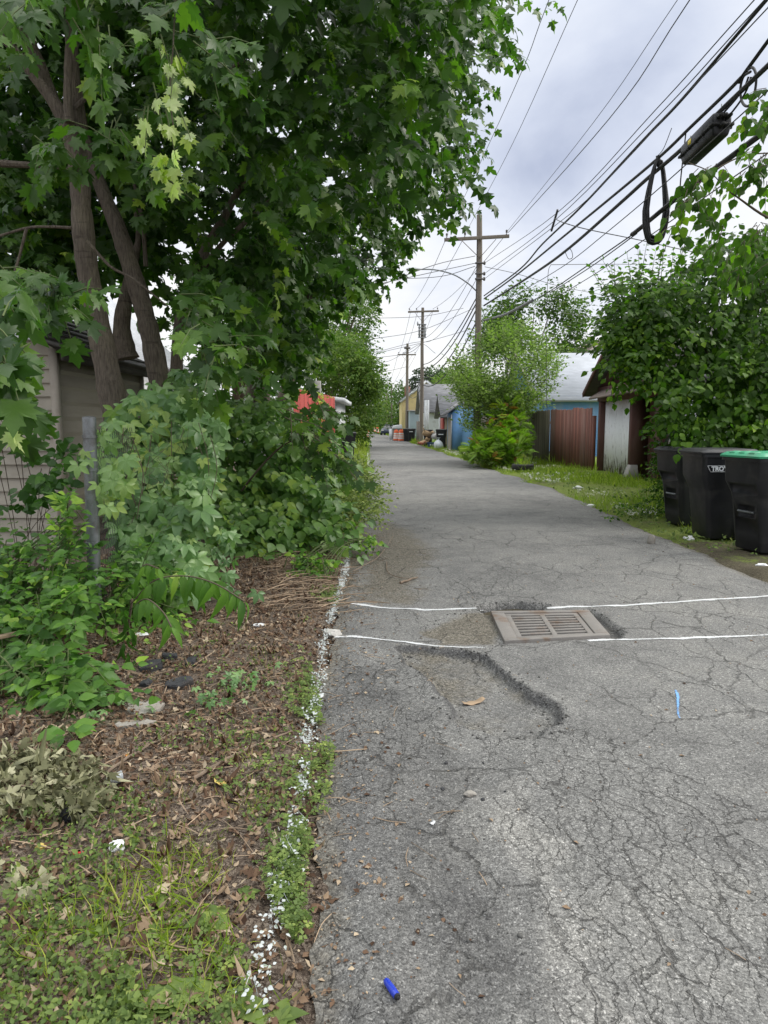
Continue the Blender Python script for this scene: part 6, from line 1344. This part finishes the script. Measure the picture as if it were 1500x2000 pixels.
for u, v, k, lab in ((470, 1335, 26, 'green seedling clump beside the broken asphalt lumps'), (405, 1365, 22, 'creeping five-leaf seedling in front of the asphalt lumps'), (225, 1400, 10, 'small seedling before the flat grey stone')):
    p = on_ground(u, v); C = p + rn(k, 3) * (.09, .09, .02) + (0, 0, .05); lb = LB(); lb.put(PALM5, C, dirs(k, (0, -.4, .1), .8), dirs(k, (0, -.4, 1), .3), .032 * (.6 + .7 * rnd(k)), np.clip(.5 + .15 * rn(k), 0, 1)); tag(lb.build('weed_clump', L_CREEP), lab, 'seedling', 'seedlings in the leaf litter')

# ================================================================== stones, rubbish and litter near the viewer
def lump(name, label, cat, u, v, size, mat, seed, flat=.5, group=None, rot=0., lift=0., sub=3, rough=.25):
    bm = bmesh.new(); bmesh.ops.create_icosphere(bm, subdivisions=sub, radius=1); rs = np.random.default_rng(seed); ph = rs.random(6) * 6
    for vt in bm.verts:
        x, y, z = vt.co; k = 1 + rough * (math.sin(3 * x + ph[0]) * math.sin(2.6 * y + ph[1]) + .6 * math.sin(5 * z + ph[2] + 3 * x)); vt.co *= k
        for ax_ in (Vector((math.cos(ph[3]), math.sin(ph[3]), .2)), Vector((math.cos(ph[4]), math.sin(ph[4]), .5)), Vector((0, .1, 1))):
            dd_ = vt.co.dot(ax_.normalized()); 
            if dd_ > .72: vt.co -= ax_.normalized() * (dd_ - .72) * .85
        vt.co = Vector((vt.co.x * size[0], vt.co.y * size[1], vt.co.z * size[2]))
    me = bpy.data.meshes.new(name); bm.to_mesh(me); bm.free(); me.materials.append(mat)
    for p_ in me.polygons: p_.use_smooth = True
    try: me.set_sharp_from_angle(angle=R(35))
    except Exception: pass
    o = link(name, me); p = on_ground(u, v); o.location = (p[0], p[1], p[2] + size[2] * flat + lift); o.rotation_euler = (0, 0, rot); return tag(o, label, cat, group)
m_stone = basic('grey_stone', (.30, .28, .25), .9, .25, 30, .6, 90, world=False, dirt=(.16, .12, .09), dirt_amt=.5, dscale=8)
m_asph = basic('asphalt_lump', (.045, .046, .05), .9, .45, 60, .9, 120, world=False, dirt=(.12, .09, .07), dirt_amt=.4, dscale=9)
m_whitestone = basic('painted_stone', (.50, .48, .45), .8, .25, 30, .4, 90, world=False)
lump('stone', 'whitened oval stone lying where the white lines meet at the road edge', 'stone', 649, 1228, (.075, .05, .035), m_whitestone, 1, .4, None, -.2)
def rock(name, label, cat, u, v, size, mat, seed, group=None, rot=0., lift=0.):
    rs = np.random.default_rng(seed); k = 6; an = np.linspace(0, 6.283, k, endpoint=False) + rs.uniform(-.3, .3, k); r = rs.uniform(.8, 1.1, k)
    mb = MB(); ring = lambda s_, z: [(size[0] * r[i] * s_ * math.cos(an[i]), size[1] * r[i] * s_ * math.sin(an[i]), z * size[2] + (size[2] * .25 * math.sin(an[i] + seed) if z > .5 else 0)) for i in range(k)]
    mb.loft([ring(.95, -.6), ring(1.0, .2), ring(.97, .75), ring(.86, 1.0), ring(.4, 1.08)]); o = mb.build(name, mat, None); sm = o.modifiers.new('sub', 'SUBSURF'); sm.levels = sm.render_levels = 3; sm.subdivision_type = 'SIMPLE'
    tx = bpy.data.textures.new(name + '_relief', 'CLOUDS'); tx.noise_scale = .03; d_ = o.modifiers.new('relief', 'DISPLACE'); d_.texture = tx; d_.strength = .012; d_.mid_level = .5
    p = on_ground(u, v); o.location = (p[0], p[1], p[2] + lift); o.rotation_euler = (rs.uniform(-.12, .12), rs.uniform(-.12, .12), rot); return tag(o, label, cat, group)
rock('stone', 'flat grey stone slab half sunk in the leaf litter by the low shrub', 'stone', 282, 1376, (.12, .13, .018), m_stone, 2, None, .5)
rock('stone', 'second flat grey slab, just below the larger one in the litter', 'stone', 262, 1414, (.12, .055, .016), m_stone, 3, None, .3)
for i, (u, v, s, lab) in enumerate(((295, 1310, (.085, .07, .04), 'black asphalt lump resting nearest the shrub leaves'), (350, 1335, (.09, .07, .04), 'squarish asphalt lump in front, above the seedlings'), (372, 1298, (.07, .05, .035), 'asphalt lump at the back touching the leaf litter'), (285, 1338, (.05, .04, .03), 'small dark asphalt lump between the big lump and the slab'), (330, 1290, (.06, .05, .03), 'low asphalt lump behind the squarish one'))):
    rock('asphalt_lump', lab, 'asphalt lump', u, v, (s[0], s[1], s[2] * .8), m_asph, 20 + i, 'broken asphalt lumps in the litter', i * .7)
for i in range(5):
    u, v = random.uniform(860, 1000), random.uniform(1470, 1580)
    lump('pebble', 'dark loose pebble on the rough patch below the pothole', 'pebble', u, v, (.005 + .007 * random.random(),) * 2 + (.005,), m_asph, 60 + i, .5, 'loose pebbles by the pothole', i, sub=2)
lump('pebble', 'grey pebble bigger than the dark crumbs around it', 'pebble', 918, 1532, (.022, .018, .014), m_stone, 91, .5, None, 0, sub=2)
# loose crumbs of asphalt along the broken edges
ico = bmesh.new(); bmesh.ops.create_icosphere(ico, subdivisions=1, radius=1); iv = np.array([vt.co[:] for vt in ico.verts]); iv *= .55 + .9 * np.random.default_rng(4).random((len(iv), 1)); iv[:, 2] *= .7; if_ = [tuple(vt.index for vt in f.verts) for f in ico.faces]; ico.free()
lb = LB(); A = np.array(POT); B = np.roll(A, -1, 0); E = []
for a_, b_, wt in zip(A, B, (60, 60, 50, 60, 70, 60, 60, 50, 40, 30, 30, 40)):
    q = rnd(wt)[:, None]; E.append(a_ + (b_ - a_) * q + rn(wt, 2) * .045)
for H_, wt in ((HOLE_T, 60), (HOLE_R, 40), (GDIRT, 26)):
    H_ = np.array(H_); H2 = np.roll(H_, -1, 0); i_ = rng.integers(0, len(H_), wt * 3); E.append(H_[i_] + (H2[i_] - H_[i_]) * rnd(len(i_))[:, None] + rn(len(i_), 2) * .02)
P = poly_sample(DARK, 330); E.append(P); P = poly_sample(POT, 240); E.append(P)
E = np.concatenate(E); k = len(E); S = (.0018 + .0075 * rnd(k) ** 4) * np.where(np.arange(k) >= k - 570, .62, 1.); C = np.stack([E[:, 0], E[:, 1], road_z(E[:, 0], E[:, 1]) + S * .35], -1); C = C[(sdist(E[:, 0], E[:, 1], [(c[0], c[1]) for c in CG]) < -.01)]; S = S[:len(C)]
lb.put((iv, if_), C, dirs(len(C), (0, 0, 0), 1) * (1, 1, .1), dirs(len(C), (0, 0, 1), .3), S, .5)
m_crumb = basic('asphalt_crumb', (.10, .098, .093), .9, .5, 40, .3)
stuff('asphalt_crumbs', lb, m_crumb, 'dark loose crumbs along the broken pothole edges', 'gravel', False)
# blue plastic tube
p = on_ground(765, 1912, .0); t = thing('plastic_tube', 'small shiny blue plastic tube with a dark cap lying on the asphalt', 'plastic tube', p, R(-62))
m_bplast = basic('blue_plastic', (.015, .04, .42), .3, .15, 12, 0, world=False, spec=.5, coat=.3)
def xl_lathe(prof, z): 
    return [[(x, r * math.cos(a), z + r * math.sin(a)) for a in np.linspace(0, 2 * math.pi, 14, endpoint=False)] for r, x in prof]
mb = MB(); mb.loft(xl_lathe([(.002, -.034), (.0075, -.033), (.0095, -.028), (.0105, 0), (.0105, .012), (.0098, .0125), (.0098, .015), (.0105, .0155), (.0095, .028)], .011)); mb.build('tube', m_bplast, t, smooth=True, local=True)
mb = MB(); mb.loft(xl_lathe([(.0085, .0281), (.0085, .033), (.0045, .034), (.0045, .038), (.001, .0385)], .011)); mb.build('cap', m_rubber, t, smooth=True, local=True)
def crumple(name, label, cat, u, v, size, mat, seed, n_=3, lift=0., h=.5, rot=0.):
    bm = bmesh.new(); bmesh.ops.create_icosphere(bm, subdivisions=n_, radius=1); rs = np.random.default_rng(seed)
    for vt in bm.verts:
        k = .72 + .5 * rs.random(); vt.co = Vector((vt.co.x * size[0] * k, vt.co.y * size[1] * k, max(vt.co.z, -.5) * size[2] * k))
    me = bpy.data.meshes.new(name); bm.to_mesh(me); bm.free(); me.materials.append(mat); o = link(name, me); p = on_ground(u, v); o.location = (p[0], p[1], p[2] + size[2] * h + lift); o.rotation_euler = (0, 0, rot); return tag(o, label, cat)
m_paper = basic('white_paper', (.72, .73, .74), .8, .08, 30, .2, world=False, dirt=(.45, .42, .38), dirt_amt=.4, dscale=20)
m_blackcloth = basic('black_cloth', (.012, .012, .014), .9, .3, 30, .5, 80, world=False)
m_orangebit = basic('orange_peel', (.62, .24, .05), .7, .2, 40, .3, world=False); m_yellowbit = basic('yellow_scrap', (.55, .42, .12), .8, .2, 40, .3, world=False)
m_redtube = basic('red_wrapper', (.5, .02, .03), .4, .15, 20, 0, world=False)
m_clear = basic('cloudy_plastic', (.42, .44, .46), .25, .15, 30, .1, world=False, spec=.6)
m_wood = basic('bare_wood', (.36, .26, .17), .85, .3, 14, .4, 70, (.15, 1, 1), world=False)
crumple('tissue', 'crumpled white tissue on the near dirt beside the red wrapper', 'tissue', 229, 1658, (.027, .026, .018), m_paper, 1)
crumple('black_cloth', 'crumpled black cloth by the heap of wilted leaves', 'cloth', 138, 1608, (.042, .036, .022), m_blackcloth, 2, 2)
crumple('peel_scrap', 'bright orange scrap lying by the fallen stick', 'scrap', 251, 1482, (.020, .016, .008), m_orangebit, 3, 2)
crumple('peel_scrap', 'yellow torn scrap above the pale wilted leaves', 'scrap', 80, 1664, (.020, .016, .009), m_yellowbit, 4, 2)
crumple('paper_scrap', 'torn white paper on the litter under the drooping sapling leaves', 'paper', 275, 1252, (.055, .03, .012), m_paper, 5, 2)
crumple('paper_scrap', 'white scrap on the soil beyond the drooping sapling tip', 'paper', 505, 1218, (.05, .03, .01), m_paper, 6, 2)
crumple('paper_scrap', 'white litter lying in front of the middle bin', 'paper', 1345, 1050, (.075, .05, .035), m_paper, 7, 2)
crumple('paper_scrap', 'white flat scrap on the verge before the green lidded bin', 'paper', 1488, 1100, (.07, .035, .015), m_paper, 8, 2)
crumple('paper_scrap', 'pale scrap in the grass straight before the garage door', 'paper', 1128, 954, (.10, .08, .05), m_paper, 9, 2)
crumple('paper_scrap', 'white paper bit near the seam of grass and asphalt by the far bin', 'paper', 1155, 984, (.09, .06, .03), m_paper, 10, 2)
def sheet(name, label, cat, u, v, w_, l, mat, rot, curl=.3, lift=.004, th=.0012):
    n_ = 9; mb = MB(); top = []; 
    for i in range(n_):
        for j in range(3):
            x = (i / (n_ - 1) - .5) * w_; y = (j / 2 - .5) * l * (1 - .5 * abs(i / (n_ - 1) - .45)); top.append((x, y, curl * (x * x / w_ + .4 * y * y / l) + .003 * math.sin(i * 1.7 + j)))
    q = lambda i, j: i * 3 + j
    fs = [(q(i, j), q(i + 1, j), q(i + 1, j + 1), q(i, j + 1)) for i in range(n_ - 1) for j in range(2)]
    mb.add(top, fs); p = on_ground(u, v, lift); o = mb.build(name, mat, None, smooth=True); m = o.modifiers.new('t', 'SOLIDIFY'); m.thickness = th
    o.location = tuple(p); o.rotation_euler = (.06, -.08, rot); return tag(o, label, cat)
sheet('paper_scrap', 'creased white card on the road edge weeds below the stone', 'paper', 618, 1352, .075, .05, m_paper, .3, .2, .02)
sheet('dry_leaf', 'pale dry leaf in the dirt of the pothole', 'leaf', 925, 1351, .13, .045, m_wood, .35, .5)
sheet('dry_leaf', 'curled yellowish leaf lying alone beside the long stick', 'leaf', 437, 1532, .07, .035, m_yellowbit, .3, 1.2, .008)
sheet('dry_leaf', 'small cream leaf on the cracked asphalt beyond the blue tube', 'leaf', 845, 1588, .022, .014, m_paper, .8, .5)
sheet('wood_chip', 'flat tan bark chip in the middle of the leaf litter', 'wood chip', 484, 1424, .13, .03, m_wood, .15, .1, .012, .008)
sheet('wood_chip', 'shorter tan bark chip behind the leaf curled beside the stick', 'wood chip', 372, 1432, .06, .02, m_wood, .5, .1, .012, .006)
p = on_ground(222, 1540); t = thing('plastic_cup', 'crushed clear plastic cup lying on its side in the litter', 'cup', p, .6)
mb = MB(); mb.loft(xl_lathe([(.016, -.028), (.017, -.027), (.0195, 0), (.024, .030), (.026, .031), (.026, .034)], .024), True, False); mb.build('cup', m_clear, t, smooth=True, local=True)
p = on_ground(157, 1673); t = thing('wrapper_tube', 'small red and white rolled wrapper on the near dirt', 'wrapper', p, .15)
mb = MB(); mb.loft(xl_lathe([(.005, -.024), (.007, -.022), (.0072, .012)], .009)); mb.build('wrapper', m_redtube, t, smooth=True, local=True)
mb = MB(); mb.loft(xl_lathe([(.0068, .0121), (.0066, .021), (.004, .023)], .009)); mb.build('end', m_paper, t, smooth=True, local=True)
def stick(label, px, r, lift=.015, name='stick', mat=None):
    pts = [on_ground(u, v, lift) for u, v in px]; mb = MB(); P = spl(pts, 5); P = [q + rn(3) * r * .25 for q in P]; mb.tube(P, list(np.linspace(r, r * .55, len(P))), 7); tag(mb.build(name, mat or m_twig2, None, smooth=True), label, 'stick')
m_twig2 = basic('dead_stick', (.20, .15, .11), .9, .3, 20, .4, 60)
stick('long dead stick slanting across the leaf litter towards the road line', [(380, 1530), (430, 1500), (500, 1460), (575, 1418)], .009)
stick('dead stick lying between the orange scrap and the seedlings', [(195, 1535), (250, 1490), (300, 1455), (340, 1430)], .007)
stick('broken twig on the asphalt in front of the woody dirt patch', [(782, 1136), (800, 1130), (815, 1125)], .012)
stick('thin bent twig curving on the dirt at the road edge', [(755, 1095), (757, 1115), (775, 1125), (800, 1128)], .005)
stick('thin twig reaching from the cut weeds onto the road', [(690, 1120), (740, 1090), (768, 1050)], .005, .05)
stick('stick lying across the narrow soil strip below the wilted heap', [(-20, 1590), (30, 1580), (85, 1570)], .006, .05)
p0, p1 = at(-30, 1250, 3.9), at(88, 1226, 4.3); mb = MB(); mb.bar(p0, p1, .045, .02); tag(mb.build('board', m_straw, None, bevel=.003), 'split pale board poking out between the two shrubs', 'board')

# ================================================================== along the alley
def tyre(p):
    t = thing('planter_tyre', 'old black tyre lying flat in the grass and filled with weeds', 'tyre', p)
    mb = MB(); prof = [(.24, .02), (.23, .10), (.25, .17), (.30, .19), (.345, .16), (.36, .10), (.345, .03), (.30, 0)]
    mb.loft([[(r * math.cos(a), r * math.sin(a), z) for a in np.linspace(0, 2 * math.pi, 28, endpoint=False)] for r, z in prof + prof[:1]], False, False); mb.build('tyre', m_rubber, t, smooth=True, local=True)
    lb = LB(); k = 90; an = rnd(k) * 6.28; r = .26 * np.sqrt(rnd(k)); lb.put(BLADE, np.stack([p[0] + r * np.cos(an), p[1] + r * np.sin(an), p[2] + .12 + 0 * r], -1), dirs(k, (0, 0, 1), .5), rn(k, 3), .22 * (.5 + rnd(k)), np.clip(.6 + .2 * rn(k), 0, 1), 1 + rnd(k)); lb.build('weeds', L_GRASS, t)
pt = gr(1021, 917, .06); pt[2] = .05; tyre(pt)
def barrel(label, u, v, group, D=None, s=1.):
    t = thing('traffic_barrel', label, 'traffic barrel', (0, 0, 0), 0, group); mb = MB(); H = 1.0 * s
    pr = [(.29, .06), (.285, .18), (.27, .185), (.268, .38), (.255, .385), (.252, .58), (.238, .585), (.235, .78), (.22, .785), (.21, .96), (.17, 1.0), (.0, 1.0)]
    mb.lathe((0, 0, 0), [(r * s, z * s) for r, z in pr], 18); mb.build('body', m_orange, t, smooth=True, local=True)
    wb = MB()
    for z0, r0 in ((.21, .272), (.41, .257), (.61, .2405)): wb.lathe((0, 0, 0), [(r0 * s, z0 * s), ((r0 + .003) * s, (z0 + .005) * s), ((r0 - .003) * s, (z0 + .145) * s), ((r0 - .012) * s, (z0 + .15) * s)], 18)
    wb.build('reflective_band', m_reflect, t, smooth=True, local=True)
    b = MB(); b.lathe((0, 0, 0), [(.36 * s, 0), (.37 * s, .04), (.31 * s, .06), (.0, .06)], 18); b.build('base', m_rubber, t, smooth=True, local=True)
    hd = MB(); hd.box((-.1 * s, -.02, 1.0 * s), (.1 * s, .02, 1.07 * s)); hd.build('handle', m_orange, t, local=True)
    D = D or 60; x = at(u, v, D)[0]; t.location = (x, D, -.02); return t
barrel('striped orange and white barrel standing alone on the overgrown verge', 716, 858, 'orange traffic barrels', 66, 1.0)
barrel('striped orange barrel, first of the pair on the garage side', 784, 857, 'orange traffic barrels', 63, .98)
barrel('striped orange barrel, second of the touching pair', 774, 857, 'orange traffic barrels', 64.2, .95)
barrel('small far orange barrel on the garage side, beyond the pair', 737, 845, 'orange traffic barrels', 118, 1.0)
barrel('tiny farthest orange barrel near the road vanishing', 731, 843, 'orange traffic barrels', 140, 1.0)
gF = 'dark bins farther up the alley'
def fbin(label, u, Y, rz, logo=True, H=1.08):
    b = make_bin(label, gF, lift=False, w=1., H=H, bump=False); b.location = (at(u, 850, Y)[0], Y, -.02); b.rotation_euler = (0, 0, rz)
    if logo:
        m = MB(); m.box((-D_ - .004, -.16, .84), (-D_ + .01, .16, .90)); m.build('logo', m_logo, b, local=True)
    return b
D_ = .352
fbin('dark bin behind the cardboard pile, under the second pole', 836, 49, R(80)); fbin('dark bin with its lid ajar against the small blue shed', 862, 44.7, R(80), H=1.15)
fbin('dark bin standing behind the pair of orange barrels', 804, 60.5, R(80)); fbin('dark bin half hidden between the barrels and the other bin', 795, 62, R(80), False)
fbin('dark bin farther off, above the top of the orange barrels', 768, 74, R(80), False)
fbin('dark bin hidden behind the drooping maple leaves by the red fence', 678, 28.5, R(100), False, 1.15)
# rubbish put out by the shed
def boxy(name, label, cat, u, v, Y, s, mat, rot=(0, 0, 0), open_=False):
    t = thing(name, label, cat, at(u, v, Y)); t.rotation_euler = rot; mb = MB(); w_, d, h = s
    mb.box((-w_ / 2, -d / 2, 0), (w_ / 2, d / 2, h)); mb.build('body', mat, t, local=True)
    fl = MB()
    for sg in (-1, 1): fl.hexa([(sg * w_ / 2, -d / 2, h), (sg * w_ / 2 + .01 * sg, -d / 2, h), (sg * w_ / 2 + .01 * sg, d / 2, h), (sg * w_ / 2, d / 2, h)], [(sg * w_ * .8, -d / 2, h + .14), (sg * w_ * .8 + .01 * sg, -d / 2, h + .14), (sg * w_ * .8 + .01 * sg, d / 2, h + .14), (sg * w_ * .8, d / 2, h + .14)])
    fl.build('flap', mat, t, local=True); return t
t = thing('recycling_box', 'dark blue recycling box overflowing by the white bag', 'recycling box', (at(843, 868, 46.2)[0], 46.2, -.02))
mb = MB(); mb.loft([rr(.24, .18, .03, 0), rr(.28, .22, .03, .30), rr(.30, .24, .03, .31), rr(.30, .24, .03, .34)]); mb.build('box', m_bluebin, t, smooth=True, local=True)
mb = MB(); mb.box((-.12, -.223, .12), (-.03, -.215, .22)); mb.box((.03, -.223, .12), (.1, -.215, .22)); mb.build('print', m_logo, t, local=True)
boxy('cardboard_box', 'open cardboard box tipped on top of the recycling heap', 'cardboard box', 832, 851, 46.6, (.5, .35, .3), m_cardboard, (.3, .3, .4))
boxy('cardboard_box', 'pale cardboard box leaning at the bag side of the heap', 'cardboard box', 846, 856, 46.6, (.34, .3, .36), m_reflect, (-.3, .5, -.2))
boxy('cardboard_box', 'flattened cardboard box lying on the grass before the heap', 'cardboard box', 826, 866, 46.6, (.6, .5, .1), m_cardboard, (.2, -.3, .5))
boxy('cardboard_box', 'small reddish cardboard box at the road side of the heap', 'cardboard box', 821, 868, 46.4, (.34, .3, .14), basic('red_card', (.42, .14, .08), .8), (.1, .2, .1))
crumple_p = at(859, 868, 44.2)
t = thing('rubbish_bag', 'knotted white plastic rubbish bag in the grass beside the blue shed', 'rubbish bag', (crumple_p[0] - .1, 43.9, -.03)); mb = MB(); mb.lathe((0, 0, 0), [(.20, 0), (.30, .06), (.33, .2), (.27, .38), (.15, .5), (.05, .58), (.04, .62), (.12, .70), (.0, .69)], 14); o = mb.build('bag', m_plasticbag, t, smooth=True, local=True)
for vt in o.data.vertices: 
    k = 1 + .10 * math.sin(9 * vt.co.x + 7 * vt.co.z) + .08 * math.sin(13 * vt.co.y); vt.co.x *= k; vt.co.y *= k
# parked car and metal container far along
def car(label, x, Y, rz, body):
    t = thing('parked_car', label, 'car', (x, Y, 0), rz); mb = MB(); L, W = 2.1, .85
    secs = [(-2.1, .45, .62, .72), (-2.0, .28, .80, .80), (-1.2, .22, .88, .85), (-.75, .22, .95, .85), (.0, .22, .97, .86), (1.1, .22, .97, .86), (1.9, .25, .92, .82), (2.1, .42, .8, .72)]
    mb.loft([[(x_, -w_, z0), (x_, -w_ * 1.02, (z0 + z1) / 2), (x_, -w_ * .94, z1), (x_, w_ * .94, z1), (x_, w_ * 1.02, (z0 + z1) / 2), (x_, w_, z0)] for x_, z0, z1, w_ in secs]); mb.build('body', body, t, smooth=True, local=True)
    cb = MB(); cb.loft([[(x_, -w_, .93), (x_, -w_ * .86, z1), (x_, w_ * .86, z1), (x_, w_, .93)] for x_, z1, w_ in ((-.85, .95, .78), (-.15, 1.40, .78), (.9, 1.42, .78), (1.7, .96, .78))]); cb.build('windows', m_glass, t, smooth=True, local=True)
    rf = MB(); rf.loft([[(x_, -w_, z), (x_, -w_ * .9, z + .03), (x_, w_ * .9, z + .03), (x_, w_, z)] for x_, z, w_ in ((-.2, 1.39, .64), (.3, 1.43, .67), (.95, 1.42, .66))]); rf.build('roof', body, t, smooth=True, local=True)
    for x_ in (-1.3, 1.3):
        for y_ in (-.84, .84): wl = MB(); wl.tube([(x_, y_ - .1, .31), (x_, y_ + .1, .31)], .31, 16); wl.build('wheel', m_rubber, t, smooth=True, local=True)
    for y_ in (-.55, .55): hl = MB(); hl.box((-2.13, y_ - .16, .6), (-2.0, y_ + .16, .72)); hl.build('headlight', m_reflect, t, local=True)
m_carpaint = basic('car_paint', (.03, .045, .08), .3, .1, 5, 0, world=False, coat=.6)
car('dark blue car parked beyond the barrels at the grass edge', at(760, 845, 98)[0], 98, R(80), m_carpaint)
t = thing('metal_container', 'grey metal container with a pale cover before the yellow house', 'container', (at(776, 840, 69)[0], 69, -.05)); mb = MB(); mb.box((-.45, -.4, 0), (.45, 1.6, 1.1)); mb.build('body', basic('brown_grey_steel', (.17, .15, .13), .7), t, local=True, bevel=.02)
mb = MB(); mb.hexa([(-.5, -.45, 1.102), (.5, -.45, 1.102), (.5, 1.65, 1.102), (-.5, 1.65, 1.102)], [(-.4, -.35, 1.4), (.42, -.35, 1.5), (.42, 1.6, 1.5), (-.4, 1.6, 1.4)]); mb.build('cover', m_lampglass, t, local=True, bevel=.04)
mb = MB(); mb.box((-.8, -.3, 0), (-.46, .1, 1.1)); mb.build('side_panel', m_whitewall, t, local=True)
lump('stone', 'square concrete block at the seam between asphalt and verge before the bins', 'stone', 1272, 1058, (.05, .05, .09), m_stone, 33, .5, None, .3, rough=.08)
